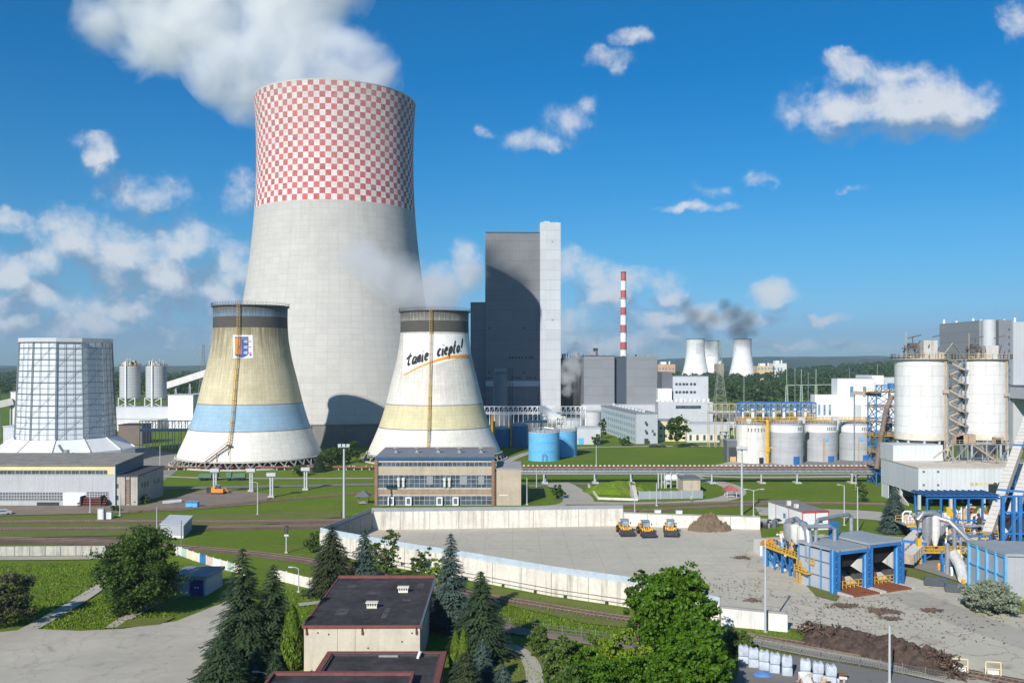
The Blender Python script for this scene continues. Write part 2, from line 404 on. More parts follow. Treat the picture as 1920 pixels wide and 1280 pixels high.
gr = MB(); gr.add([(-8000,-300,0),(8000,-300,0),(8000,8200,0),(-8000,8200,0)], [(0,1,2,3)])
tag(gr.build('ground', GRASSM, recalc=False), kind='structure')
LAYER = [0.0]
def sheet(name, pts, m, z=None):
    """flat sheet; pts are photo pixels or ready Vectors"""
    LAYER[0] += .006
    z = LAYER[0] if z is None else z
    pp = [p if isinstance(p, Vector) else G(*p) for p in pts]
    b = MB(); b.add([(p.x, p.y, z) for p in pp], [tuple(range(len(pp)))])
    o = b.build(name, m, recalc=False)
    if o.data.polygons[0].normal.z < 0: o.data.flip_normals()
    return tag(o, kind='structure')
def smooth_line(pts, k=4):
    out = []
    for i in range(len(pts)-1):
        p0, p1, p2, p3 = pts[max(i-1,0)], pts[i], pts[i+1], pts[min(i+2,len(pts)-1)]
        for j in range(k):
            t = j/k
            out.append(.5*((2*p1)+(p2-p0)*t+(2*p0-5*p1+4*p2-p3)*t*t+(3*p1-p0-3*p2+p3)*t**3))
    out.append(pts[-1]); return out
def strip_pts(line, w):
    L, Rr = [], []
    for i, p in enumerate(line):
        d = (line[min(i+1,len(line)-1)]-line[max(i-1,0)]); d.z = 0; d.normalize()
        n = Vector((-d.y, d.x, 0)); L.append(p+n*w/2); Rr.append(p-n*w/2)
    return L, Rr
def road(name, px, w, m, k=4, z=None):
    line = smooth_line([p if isinstance(p, Vector) else G(*p) for p in px], k)
    LAYER[0] += .006
    z = LAYER[0] if z is None else z
    L, Rr = strip_pts(line, w); n = len(L)
    b = MB(); b.add([(p.x,p.y,z) for p in L]+[(p.x,p.y,z) for p in Rr], [(i,n+i,n+i+1,i+1) for i in range(n-1)])
    return tag(b.build(name, m), kind='structure')
RAILM = mat('rail_steel', (.22,.15,.11), .5, .2, 1)
SLEEP = mat('sleeper', (.2,.17,.145), .9, .25, 1)
sheet('bare_ground', [(-80,997),(-80,973),(300,971),(640,970),(640,989),(300,994)], BALL)
sheet('bare_ground', [(-80,1020),(-80,998),(120,1000),(260,1010),(345,1024),(250,1026),(100,1020)], BALL)
def track(px, w=3.6, k=6):
    line = smooth_line([G(*p) for p in px], k)
    b = MB(); L, Rr = strip_pts(line, w); L2, R2 = strip_pts(line, w*.62); n = len(L)
    z1 = .2
    b.add([(p.x,p.y,.03) for p in L]+[(p.x,p.y,z1) for p in L2]+[(p.x,p.y,z1) for p in R2]+[(p.x,p.y,.03) for p in Rr],
          [(j*n+i,(j+1)*n+i,(j+1)*n+i+1,j*n+i+1) for j in range(3) for i in range(n-1)])
    bed = tag(b.build('railway_track', BALL), kind='structure')
    s = MB(); acc = 0.
    for i in range(n-1):
        d = line[i+1]-line[i]; ln = d.length; d.normalize(); nn = Vector((-d.y,d.x,0)); t = -acc
        while True:
            t += .75
            if t > ln: break
            c = line[i]+d*t; s.bar(c-nn*1.2+Vector((0,0,z1+.03)), c+nn*1.2+Vector((0,0,z1+.03)), .24, .1)
        acc = (ln-(t-.75))
    s.build('sleepers', SLEEP, bed)
    for sgn in (-.75,.75):
        r = MB(); A, _ = strip_pts(line, 2*sgn)
        for i in range(n-1): r.bar(A[i]+Vector((0,0,z1+.13)), A[i+1]+Vector((0,0,z1+.13)), .09, .14)
        r.build('rail', RAILM, bed)
    return bed

# plant area under tanks and turbine halls
sheet('gravel_yard', [(905,832),(1000,812),(1370,800),(1700,800),(2300,830),(2300,770),(700,770),(560,800),(700,832)], GRAV)
sheet('lawn', [(935,874),(1000,838),(1120,833),(1380,833),(1380,866),(1200,872)], GRASSM)
sheet('gravel_yard', [(0,905),(-200,890),(-150,850),(260,835),(330,850),(335,880),(300,905)], GRAV)
# terraces right
sheet('gravel_yard', [(1360,880),(1380,852),(1660,852),(2200,870),(2300,1000),(1950,960),(1640,882)], GRAV)
sheet('yard', [G(640,1032),G(700,992),(1168,984),(1425,991),(1440,1080),(1480,1120),(1480,1184),(1350,1172),(1177,1137),(1035,1116),(925,1095)], YARDM)
sheet('yard', [(1395,1010),(1560,1000),(1700,1080),(1920,1120),(2300,1160),(2600,1400),(1950,1400),(1780,1240),(1500,1180),(1440,1170),(1400,1080)], YARDD)
road('road', [(1690,1112),(1760,1140),(1850,1175),(2000,1225),(2200,1290)], 8, PALER)
road('road', [(1420,958),(1560,962),(1660,968),(1800,985),(2000,1010)], 14, PALER)
road('road', [(1420,975),(1560,985),(1620,1000),(1700,1008),(1800,1020)], 6, PALER)
sheet('lawn', [(1545,1003),(1580,976),(1680,982),(1760,1000),(1740,1010),(1640,1003)], GRASSM)
sheet('lawn', [(1340,908),(1420,898),(1660,900),(1660,940),(1440,945),(1360,938)], GRASSM)
sheet('verge', [(1680,1062),(1700,1056),(1790,1085),(1830,1105),(1820,1118),(1760,1098),(1690,1075)], DGRASS)
sheet('verge', [(1800,1128),(1920,1118),(2000,1150),(1900,1152),(1825,1148)], DGRASS)
sheet('verge', [(1512,1098),(1535,1096),(1575,1118),(1568,1128),(1530,1118)], DGRASS)
# access roads round the small works
road('road', [(975,912),(1060,908),(1140,906)], 5, ASPH)
road('road', [(1042,905),(1065,918),(1085,938),(1060,950),(980,955)], 9, PALER)
road('road', [(1085,942),(1180,945),(1330,940),(1380,925),(1360,908),(1300,895),(1330,880),(1400,862)], 6, PALER)
road('road', [(1290,890),(1400,895),(1660,893)], 5, PALER)
road('road', [(300,916),(500,912),(705,908)], 5, ASPH)
road('path', [(935,872),(1010,845),(1140,838),(1370,836)], 4, PALER)
road('path', [(300,893),(420,897),(700,897)], 3, PALER)
sheet('bare_ground', [(240,958),(300,938),(400,915),(520,928),(480,946),(330,958)], DIRT)
sheet('bare_ground', [(-40,968),(-40,948),(300,948),(240,962)], DIRT)
sheet('verge', [(-60,1010),(-60,970),(240,968),(640,958),(640,970),(300,1003)], DGRASS)
sheet('verge', [(900,1100),(1040,1122),(1180,1148),(1360,1180),(1480,1192),(1520,1200),(1500,1215),(1300,1190),(1100,1170),(930,1130)], DGRASS)
track([(-60,980),(200,978),(420,979),(640,976),(700,975)], 6.5)
track([(-60,993),(200,991),(420,989),(620,986)], 6.5)
track([(-60,1009),(150,1014),(250,1020),(352,1027),(470,1037),(590,1053),(700,1077),(870,1112),(980,1130),(1100,1150),(1250,1172),(1400,1193),(1520,1213),(1650,1236),(1800,1262),(2000,1300)], 5.0)
track([(240,960),(400,950),(520,938),(640,928),(700,924)], 3.0)
track([(1060,955),(1180,958),(1340,950),(1500,944),(1660,946)], 3.2)
track([(1060,948),(1180,948),(1340,943),(1500,940)], 3.0)
road('path', [(-40,1048),(100,1047),(195,1046)], 3.2, PALER)
sheet('car_park', [(0,1186),(60,1180),(150,1184),(230,1180),(330,1166),(425,1128),(480,1150),(480,1240),(440,1420),(-500,1420),(-400,1195)], PAVER)
road('path', [(40,1188),(110,1150),(180,1105),(200,1080)], 2.6, PAVER)
road('path', [(210,1178),(240,1158),(275,1138)], 2.2, PAVER)
sheet('verge', [(215,1180),(240,1162),(330,1158),(300,1172)], DGRASS)
road('path', [(560,1135),(640,1128),(780,1130)], 2.0, PALER)
sheet('verge', [(880,1225),(960,1208),(1180,1224),(1380,1250),(1380,1420),(830,1420)], DGRASS)
road('path', [(925,1172),(985,1186),(1090,1200),(1180,1216),(1300,1236)], 3.5, DIRT)
road('path', [(940,1210),(975,1222),(998,1250),(1003,1290),(1000,1330)], 2.2, PALER)
road('path', [(1390,1196),(1500,1220),(1650,1246),(1760,1270),(1900,1300)], 4, PALER)
sheet('bare_ground', [(1360,1400),(1390,1215),(1600,1250),(1780,1285),(1900,1330),(1900,1400)], ASPH)

# stains of bark and dirt lying on the concrete by the hopper shed
# ------------------------------------------------------------------ hills and far wood
def hmat():
    m, nt, b = new_mat('wooded_hill'); p = pos(nt)
    c = mixc(nt, mrange(nt, noise(nt, p, .006, 6, .6), .35, .65), (.03,.055,.02), (.075,.11,.04))
    c = mixc(nt, mrange(nt, noise(nt, p, .03, 5, .7), .4, .8, 0, .6), c, (.02,.035,.015))
    v = _n(nt,'ShaderNodeTexVoronoi'); nt.links.new(p, v.inputs['Vector']); _set(v,'Scale',.022)
    h = math_(nt,'MULTIPLY',math_(nt,'LESS_THAN',v.outputs['Distance'],.17), math_(nt,'GREATER_THAN',noise(nt,p,.0016,2,.5),.54))
    c = mixc(nt, h, c, (.55,.5,.46))
    nt.links.new(c, b.inputs['Base Color']); _set(b,'Roughness',.95)
    return m
HILLM = hmat()
def ridge(Y0, Y1, prof, name='hills'):
    """prof: list of (photo x, photo y of crest) at distance Y1"""
    xs = np.linspace(-500, 2500, 240); b = MB(); n = len(xs); m = 14
    px = [p[0] for p in prof]; py = [p[1] for p in prof]
    vs = []
    for j in range(m):
        t = j/(m-1); Y = Y0+(Y1-Y0)*t
        for x in xs:
            top = ZA(np.interp(x, px, py), Y1)
            z = -1 + (top+1)*math.sin(t*math.pi/2)**1.3
            z += (mnoise.fractal(Vector((x*.012, Y*.002, 3)), 1, 2, 4))*9*t
            vs.append((XA(x, Y1), Y, z))
    b.add(vs, [(j*n+i, j*n+i+1, (j+1)*n+i+1, (j+1)*n+i) for j in range(m-1) for i in range(n-1)])
    return tag(b.build(name, HILLM, smooth=True, recalc=False), kind='structure')
ridge(3400, 5200, [(-500,684),(0,687),(60,690),(200,690),(300,686),(400,686),(700,684),(1200,676),(1300,673),(1420,671),(1500,672),(1600,671),(1680,672),(1900,676),(2500,676)])
ridge(5600, 7200, [(-500,680),(300,688),(1000,684),(1300,670),(1500,668),(1620,667),(1750,670),(2500,672)])
ridge(2600, 3300, [(-500,690),(400,693),(900,694),(1250,688),(1420,686),(1500,687),(1560,684),(1640,679),(1750,680),(2500,684)])

FORM = foliage('wood_leaves', (.018,.042,.010), (.05,.10,.020), (.10,.14,.03), .05)
def forest(name, label, spots, per=60):
    """far-off wood: every crown a burst of leaf clumps"""
    Q = []
    for (x, y, zb, h, r) in spots:
        k = per
        th = NR.uniform(0, 2*math.pi, k); ph = np.arccos(NR.uniform(-.35, 1, k)); rr = r*NR.uniform(.65, 1.05, k)
        C = np.stack([x+rr*np.sin(ph)*np.cos(th), y+rr*np.sin(ph)*np.sin(th), zb+h*.55+rr*(h*.45/r)*np.cos(ph)], 1)
        Q.append(rand_quads(C, r*.42))
    o = quads_obj(name, np.concatenate(Q), FORM)
    tag(o, label, 'forest', kind='stuff'); return o
def rand_quads(C, size, flat=0.0, aspect=1.0):
    k = len(C)
    a = NR.normal(size=(k,3)); a[:,2] *= (1-flat); a /= np.linalg.norm(a,axis=1)[:,None]
    t = NR.normal(size=(k,3)); u = np.cross(a,t); u /= np.linalg.norm(u,axis=1)[:,None]
    if flat: pass
    v = np.cross(a,u)
    s = (size*NR.uniform(.6,1.15,k))[:,None] if np.isscalar(size) else (size*NR.uniform(.6,1.15,k))[:,None]
    u = u*s*.5*aspect; v = v*s*.5
    return np.stack([C-u-v, C+u-v*.8, C+u*.9+v, C-u*.8+v*1.1], 1)
def wood_spots(n, x0, x1, Y0, Y1, hill=None):
    S = []
    for i in range(n):
        Y = Y0*(Y1/Y0)**rnd.random(); x = rnd.uniform(x0, x1)
        h = rnd.uniform(13, 21); zb = hill(x, Y) if hill else 0
        S.append((XA(x,Y), Y, zb, h, rnd.uniform(3.6,6.5)*(1+.25*(Y>1500))))
    return S
hr = lambda x, Y: max(0, min(1, (x-1380)/280))*max(0, min(1,(Y-900)/1100))*26
forest('wood', 'wide dark green wood between the plant and the far hills', wood_spots(1700, 1240, 2150, 800, 2500, hr), 60)
forest('wood', 'dark wood beyond the white twelve sided tower on the left', wood_spots(700, -150, 420, 900, 2600), 60)
# ================================================================== cooling towers
def axial(nt):
    """object-space angle, height, radius"""
    o = _n(nt,'ShaderNodeTexCoord').outputs['Object']; s = _n(nt,'ShaderNodeSeparateXYZ'); nt.links.new(o, s.inputs[0])
    ang = math_(nt,'ARCTAN2', s.outputs[0], math_(nt,'MULTIPLY',s.outputs[1],-1.0))
    return o, ang, s.outputs[2]
def shell_mat(name, base, grid=(0,0), streak=.4, top=None, checker=None, ztop=60, stain=(.12,.105,.08), sdepth=40, var=.1):
    m, nt, b = new_mat(name); o, ang, z = axial(nt)
    c = weather(nt, o, base, var, .12, 0, fine=.7)
    if checker:
        z0, zr, nn, red, wht = checker
        col_i = math_(nt,'FLOOR',math_(nt,'MULTIPLY',ang,nn/(2*math.pi))); row_i = math_(nt,'FLOOR',math_(nt,'DIVIDE',math_(nt,'SUBTRACT',z,z0),zr))
        par = math_(nt,'MODULO',math_(nt,'ABSOLUTE',math_(nt,'ADD',col_i,row_i)),2.0)
        cb = _n(nt,'ShaderNodeCombineXYZ'); nt.links.new(col_i,cb.inputs[0]); nt.links.new(row_i,cb.inputs[1])
        wn = _n(nt,'ShaderNodeTexWhiteNoise', noise_dimensions='2D'); nt.links.new(cb.outputs[0], wn.inputs['Vector'])
        rc = mixc(nt, wn.outputs['Value'], tuple(red), tuple(min(1,x*1.5+.02) for x in red))
        rc = mixc(nt, mrange(nt, noise(nt,o,.9,5,.75), .5,.8,0,.4), rc, wht)
        wc = mixc(nt, wn.outputs['Value'], tuple(wht), tuple(x*.86 for x in wht))
        cc = mixc(nt, math_(nt,'GREATER_THAN',par,.5), wc, rc)
        c = mixc(nt, math_(nt,'GREATER_THAN',z,z0), c, cc)
    if grid[0]:
        ga = math_(nt,'LESS_THAN',math_(nt,'FRACT',math_(nt,'MULTIPLY',ang,grid[0]/(2*math.pi))),.05)
        gz = math_(nt,'LESS_THAN',math_(nt,'FRACT',math_(nt,'DIVIDE',z,grid[1])),.1)
        cbn = _n(nt,'ShaderNodeCombineXYZ'); nt.links.new(math_(nt,'FLOOR',math_(nt,'MULTIPLY',ang,grid[0]/(2*math.pi))),cbn.inputs[0]); nt.links.new(math_(nt,'FLOOR',math_(nt,'DIVIDE',z,grid[1])),cbn.inputs[1])
        wn2 = _n(nt,'ShaderNodeTexWhiteNoise', noise_dimensions='2D'); nt.links.new(cbn.outputs[0], wn2.inputs['Vector'])
        c = mixc(nt, math_(nt,'MULTIPLY',wn2.outputs['Value'],.16), c, tuple(x*.6 for x in base))
        c = mixc(nt, math_(nt,'MULTIPLY',math_(nt,'MAXIMUM',ga,gz),.2), c, tuple(x*.45 for x in base))
    # rain streaks: thin in angle, long in height, strongest near the rim
    cv = _n(nt,'ShaderNodeCombineXYZ'); nt.links.new(math_(nt,'MULTIPLY',ang,26),cv.inputs[0]); nt.links.new(math_(nt,'MULTIPLY',z,.05),cv.inputs[1])
    st = noise(nt, cv.outputs[0], 1.0, 6, .7)
    near = mrange(nt, z, ztop-sdepth, ztop, 0, 1)
    if streak > 0:
        f = math_(nt,'MULTIPLY',mrange(nt, math_(nt,'ADD',st,math_(nt,'MULTIPLY',near,.16)), .43,.66), math_(nt,'MULTIPLY',math_(nt,'ADD',.25,near),streak), clamp=True)
        c = mixc(nt, f, c, stain)
        bl = noise(nt, o, .16, 8, .72)
        c = mixc(nt, math_(nt,'MULTIPLY',mrange(nt, math_(nt,'ADD',bl,math_(nt,'MULTIPLY',near,.12)), .46, .68),math_(nt,'MULTIPLY',near,streak*.8), clamp=True), c, stain)
        sp = noise(nt, o, 1.6, 4, .8)
        c = mixc(nt, mrange(nt, sp, .62, .75, 0, .35), c, stain)
    nt.links.new(c, b.inputs['Base Color']); _set(b,'Roughness',.85); _set(b,'Specular IOR Level',.2)
    return m
def interp(prof, z):
    zs = [p[1] for p in prof]; rs = [p[0] for p in prof]
    return float(np.interp(z, zs, rs))

# ---- giant tower with the red and white chequered top
bigY = 495.0; bigX = XA(630, bigY)
big = thing('cooling_tower', 'giant concrete cooling tower with red and white chequered top', 'cooling tower', (bigX, bigY, 0))
hyp = lambda z: 42.0*math.sqrt(1+((z-150)/130.0)**2)
prof = [(hyp(z), z) for z in np.linspace(10.4, 181.5, 70)]
BIGM = shell_mat('chequered_shell', (.505,.49,.455), (56, 3.0), .26, checker=(121.5, 3.0, 92, (.43,.028,.032), (.80,.77,.74)), ztop=181, stain=(.30,.29,.27), sdepth=120, var=.05)
b = MB(); b.lathe(prof, 184); shell = b.build('shell', BIGM, big, smooth=True)
b = MB(); b.lathe([(hyp(z)-.9, z) for z in np.linspace(181.4,120,20)], 128); b.build('inner_wall', CONC, big, smooth=True)
b = MB(); b.lathe([(hyp(181.5)+.02,181.0),(hyp(181.5)+.25,181.55),(hyp(181.5)-.9,181.55)], 128); b.build('rim', CONCW, big)
b = MB(); b.lathe([(61.6,0),(61.2,10.45)], 128); b.build('inlet_wall', mat('wind_wall', (.20,.195,.18), .85, .1, .2), big, smooth=True)
b = MB(); b.lathe([(hyp(10.4)-.4,10.2),(hyp(10.4)+.3,10.4),(hyp(10.4)+.3,11.2),(hyp(11.2),11.3)], 128); b.build('ring_beam', CONC, big)
for i in range(24):
    t = 2*math.pi*i/24; c = MB(); c.bar((61.9*math.cos(t), 61.9*math.sin(t), 0), (61.5*math.cos(t), 61.5*math.sin(t), 10.3), .5)
    c.build('column', mat('wind_wall'  , (.20,.195,.18)), big)

# ---- the two old small towers
SP = [(28.6,2.8),(26.3,7.6),(24.1,12.7),(22.0,18.6),(20.6,23.7),(18.2,33.8),(16.6,39.8),(15.3,46.5),(14.7,51),(14.55,54.4),(14.45,58),(14.6,62.4)]
zz = np.linspace(2.8, 62.4, 60)
def sm_r(z):
    zs = [p[1] for p in SP]; rs = [p[0] for p in SP]
    # smooth by averaging a small window
    return float(np.mean([np.interp(np.clip(z+d,2.8,62.4), zs, rs) for d in (-2.5,-1.2,0,1.2,2.5)]))
_TAB = [sm_r(2.8+i*.1) for i in range(597)]
def sm_r(z):
    f = min(max((z-2.8)*10,0),595.999); i = int(f); return _TAB[i]+(_TAB[i+1]-_TAB[i])*(f-i)
def on_shell(a, z, off=.06): 
    r = sm_r(z)+off; return (r*math.sin(a), -r*math.cos(a), z)
def patch(mb, a0, a1, z0, z1, off=.06, nu=10, nv=6, mi=0, skew=0):
    vs = []
    for j in range(nv+1):
        z = z0+(z1-z0)*j/nv
        for i in range(nu+1): vs.append(on_shell(a0+(a1-a0)*i/nu, z, off))
    mb.add(vs, [(j*(nu+1)+i, j*(nu+1)+i+1, (j+1)*(nu+1)+i+1, (j+1)*(nu+1)+i) for j in range(nv) for i in range(nu)], mi)
def stroke(mb, pts, w, off=.1, mi=0):
    """painted stroke over the shell; pts = (arc metres, z) converted with local radius"""
    P2 = [Vector((p[0],p[1],0)) for p in pts]; L, Rr = strip_pts(P2, w)
    if hasattr(w,'__len__'): pass
    n = len(L); vs = []
    for q in L+Rr: vs.append(on_shell(q.x, q.y, off))
    mb.add(vs, [(i,n+i,n+i+1,i+1) for i in range(n-1)], mi)
def small_tower(label, loc, scale, bands, lad):
    t = thing('cooling_tower', label, 'cooling tower', loc); t.scale = (scale,)*3
    for (nm, z0, z1, m) in bands:
        b = MB(); zs = [z0]+[z for z in zz if z0 < z < z1]+[z1]
        b.lathe([(sm_r(z), z) for z in zs], 96); b.build(nm, m, t, smooth=True)
    b = MB(); b.lathe([(sm_r(62.4)-.35,45),(sm_r(62.4)-.35,62.5)], 96); b.build('inner_wall', CHAR, t, smooth=True)
    b = MB(); b.lathe([(14.55,62.2),(15.3,62.3),(15.3,62.75),(14.3,62.75),(14.3,62.3)], 96); rim = b.build('rim', mat('sooty_concrete', (.12,.115,.105), .9, .3, .8), t)
    b = MB()
    for i in range(64):
        a = 2*math.pi*i/64; b.bar((15.2*math.cos(a),15.2*math.sin(a),62.7),(15.2*math.cos(a),15.2*math.sin(a),63.8), .07)
    for z in (63.3,63.8): b.tube([(15.2*math.cos(2*math.pi*i/64),15.2*math.sin(2*math.pi*i/64),z) for i in range(65)], .04, 4)
    b.build('railing', CHAR, t)
    b = MB(); b.lathe([(28.2,2.6),(29.0,2.6),(29.0,3.1),(28.5,3.2)], 96); b.build('ring_beam', CONC, t)
    proto = None
    for i in range(44):
        a = 2*math.pi*i/44
        if proto is None:
            c = MB()
            for s in (-1,1): c.bar((30.2*math.sin(-s*.02), -30.2*math.cos(.02), .1), (28.6*math.sin(s*.06), -28.6*math.cos(.06), 2.8), .42)
            proto = c.build('leg', mat('leg_concrete',(.24,.23,.215),.9,.2,.5), t, split=False); proto.data.name = 'leg'
        else:
            l = proto.copy(); COL.objects.link(l); l.parent = t; l.rotation_euler = (0,0,a)
    b = MB(); b.lathe([(31.2,0),(31.2,.55),(30.9,.6),(30.6,.55)], 96); b.build('basin_kerb', CONC, t)
    b = MB(); b.lathe([(25.8,0),(25.8,2.9)], 64); b.build('fill_screen', CHAR, t)
    # caged ladder
    a0, z0 = lad; l = MB(); zs = np.linspace(z0, 64.6, 44)
    for s in (-1,1):
        l.tube([Vector(on_shell(a0+s*.40/sm_r(min(z,62.4)), min(z,62.4), .95 if z<62.5 else 1.1)).xy.to_3d()+Vector((0,0,z)) for z in zs], .12, 4)
    for z in np.linspace(z0, 62, 52):
        r = sm_r(z); l.bar(on_shell(a0-.42/r, z, .95), on_shell(a0+.42/r, z, .95), .1)
        l.tube([on_shell(a0+x/r, z, o) for x,o in ((-.42,.95),(-.5,1.35),(0,1.75),(.5,1.35),(.42,.95))], .07, 4)
    for z in np.linspace(z0, 62, 14):
        r = sm_r(z); l.bar(on_shell(a0-.42/r, z, -.1), on_shell(a0-.42/r, z, 1.0), .12); l.bar(on_shell(a0+.42/r, z, -.1), on_shell(a0+.42/r, z, 1.0), .12)
    l.build('ladder', YEL, t)
    # rust and dirt below the ladder fixings
    s = MB(); patch(s, a0+.01, a0+.05, z0-7 if z0>12 else 3.2, 61.5, .025, 2, 40); s.build('rust_stain', RUSTY_STREAK, t, recalc=False)
    return t
def streak_mat():
    m, nt, b = new_mat('rust_streaks'); o, ang, z = axial(nt)
    cv = _n(nt,'ShaderNodeCombineXYZ'); nt.links.new(math_(nt,'MULTIPLY',ang,30),cv.inputs[0]); nt.links.new(math_(nt,'MULTIPLY',z,.16),cv.inputs[1])
    st = noise(nt, cv.outputs[0], 1.4, 6, .75)
    _set(b,'Base Color',(.15,.08,.035,1)); _set(b,'Roughness',.9)
    nt.links.new(mrange(nt, st, .46, .68, 0, .8), b.inputs['Alpha']); return m
RUSTY_STREAK = streak_mat()
kw = dict(ztop=62.4)
S_BLUE0 = shell_mat('faded_blue_shell', (.20,.31,.42), (44,1.5), 1.1, stain=(.10,.105,.10), sdepth=6, **kw)
S_BLACK = shell_mat('black_band_shell', (.075,.073,.07), (44,1.5), .2, **kw)
S_TAN   = shell_mat('tan_shell', (.60,.53,.35), (44,1.5), 1.0, stain=(.19,.16,.10), sdepth=31, **kw)
S_BLUE1 = shell_mat('light_blue_shell', (.30,.45,.57), (44,1.5), .15, stain=(.25,.27,.27), **kw)
S_WHITE = shell_mat('whitewashed_shell', (.74,.71,.64), (44,1.5), .5, stain=(.28,.25,.2), sdepth=50, **kw)
S_LINE  = shell_mat('grey_line_shell', (.22,.23,.23), (0,0), .2, **kw)
S_DIRTY = shell_mat('grimy_white_shell', (.56,.54,.49), (44,1.5), 1.0, stain=(.115,.11,.095), sdepth=10, **kw)
S_CREAM = shell_mat('cream_shell', (.68,.61,.38), (44,1.5), .5, stain=(.3,.27,.18), sdepth=60, **kw)
LT = Vector((XA(470,366), 366, 0))
left = small_tower('old cooling tower with pale blue band and a crest, tan upper shell', LT, 1.0,
    [('rim_band',58.2,62.4,S_BLUE0),('black_band',53.8,58.2,S_BLACK),('shell',24.1,53.8,S_TAN),('dividing_line',23.7,24.1,S_LINE),('blue_band',14.1,23.7,S_BLUE1),('dividing_line',13.7,14.1,S_LINE),('lower_shell',2.8,13.7,S_WHITE)], (-.02, 9.4))
# crest on the left tower
def shell_xy(px, py, T, s):
    """angle and height on a small tower's shell (local units) under a photo pixel"""
    dx = (px-960)/FOC; dz = (HOR-py)/FOC
    def inside(t):
        q = Vector((dx*t-T.x, t-T.y, CAMH+dz*t))/s
        return q, (2.8 < q.z < 62.4 and math.hypot(q.x,q.y) <= sm_r(q.z))
    t = T.y-34*s; q, ok = inside(t); k = 0
    while not ok and k < 160: t += .5; q, ok = inside(t); k += 1
    lo, hi = t-.5, t
    for _ in range(9):
        mid = (lo+hi)/2; q2, ok = inside(mid)
        if ok: hi, q = mid, q2
        else: lo = mid
    return math.atan2(q.x,-q.y), q.z
P_W = mat('sign_white', (.8,.8,.78), .7, .06); P_B = mat('sign_blue', (.05,.09,.27), .7, .12); P_O = mat('sign_orange', (.70,.22,.09), .7, .12); P_S = mat('sign_sky', (.3,.42,.62), .7, .1); P_R = mat('sign_red', (.6,.07,.06), .7, .1)
def spx(T, s): return lambda x, y: shell_xy(x, y, T, s)
sx = spx(LT, 1.0)
def shell_poly(pts, T, s, m, name, parent, off):
    """paint a polygon (photo pixels) on the shell as a fine grid of cells"""
    x0 = min(p[0] for p in pts); x1 = max(p[0] for p in pts); y0 = min(p[1] for p in pts); y1 = max(p[1] for p in pts)
    nu, nv = max(2,int((x1-x0)/1.5)), max(2,int((y1-y0)/1.5))
    def xs_at(y):
        out = []
        for i in range(len(pts)):
            (xa,ya),(xb,yb) = pts[i], pts[(i+1)%len(pts)]
            if (ya <= y < yb) or (yb <= y < ya): out.append(xa+(xb-xa)*(y-ya)/(yb-ya))
        return (min(out), max(out)) if len(out) >= 2 else ((x0+x1)/2,)*2
    mb = MB(); vs = []
    for j in range(nv+1):
        y = y0+(y1-y0)*j/nv; yq = min(max(y, y0+1e-3), y1-1e-3); xa, xb = xs_at(yq)
        for i in range(nu+1):
            a, z = shell_xy(xa+(xb-xa)*i/nu, y, T, s); vs.append(on_shell(a, z, off))
    mb.add(vs, [(j*(nu+1)+i, j*(nu+1)+i+1, (j+1)*(nu+1)+i+1, (j+1)*(nu+1)+i) for j in range(nv) for i in range(nu)])
    return mb.build(name, m, parent)
emb = shell_poly([(437,628),(474,628),(474,671),(437,671)], LT, 1, P_W, 'crest_panel', left, .05)
shell_poly([(440,631),(466,631),(466,634),(440,634)], LT, 1, P_B, 'crest_top', emb, .08)
shell_poly([(440,634.5),(452,634.5),(452,668),(446,666.5),(440,663)], LT, 1, P_O, 'crest_left_field', emb, .08)
shell_poly([(452.3,634.5),(466,634.5),(466,662),(460,666),(452.3,668)], LT, 1, P_B, 'crest_right_field', emb, .08)
for y in (640, 650.5, 661):
    shell_poly([(457,y-2.5),(464,y-3.5),(464,y+3.5),(457,y+2.5)], LT, 1, P_S, 'crest_square', emb, .11)
    shell_poly([(462,y-.8),(471,y-1.2),(471,y+1.2),(462,y+.8)], LT, 1, P_R, 'crest_bar', emb, .13)
shell_poly([(445,645),(452,650.5),(445,656),(447,650.5)], LT, 1, P_R, 'crest_chevron', emb, .11)
shell_poly([(440,663),(446,666.5),(453,668.2),(460,666),(466,662),(466,664.5),(460,668.6),(453,670.6),(446,669),(440,665.5)], LT, 1, P_B, 'crest_base', emb, .1)
shell_poly([(468,663),(471.5,663),(471.5,667),(468,667)], LT, 1, P_B, 'crest_mark', emb, .09)
# stair flight from ladder foot
b = MB(); q0 = Vector(on_shell(-.02, 9.4, 1.2)); q1 = Vector(on_shell(-.30, 3.2, 1.2))
for o in (-.5,.5):
    b.bar(q0+Vector((0,-.6+o*.8,0)), q1+Vector((0,-.6+o*.8,0)), .16, .3); b.bar(q0+Vector((0,-.6+o*.8,1.1)), q1+Vector((0,-.6+o*.8,1.1)), .1)
for i in range(18):
    c = q0.lerp(q1, i/17); b.box(c.x-.2,c.x+.2,c.y-1.0,c.y-.2,c.z-.03,c.z+.03)
b.box(q0.x-.8,q0.x+1.0,q0.y-1.3,q0.y+.1,9.3,9.45)
for c in (q0, q0.lerp(q1,.5)): b.bar(c+Vector((0,-.6,0)), Vector((c.x,c.y-.6,0)), .2)
b.build('stair', RUST, left)

RS = .98; RT = Vector((XA(815,380), 380, 0))
right = small_tower('old white cooling tower with cream band and handwritten slogan', RT, RS,
    [('rim_band',58.4,62.4,S_DIRTY),('black_band',53.6,58.4,S_BLACK),('grimy_band',50.8,53.6,S_DIRTY),('shell',23.7,50.8,S_WHITE),('dividing_line',23.3,23.7,S_LINE),('cream_band',14.0,23.3,S_CREAM),('dividing_line',13.6,14.0,S_LINE),('lower_shell',2.8,13.6,S_WHITE)], (-.015, 5.0))
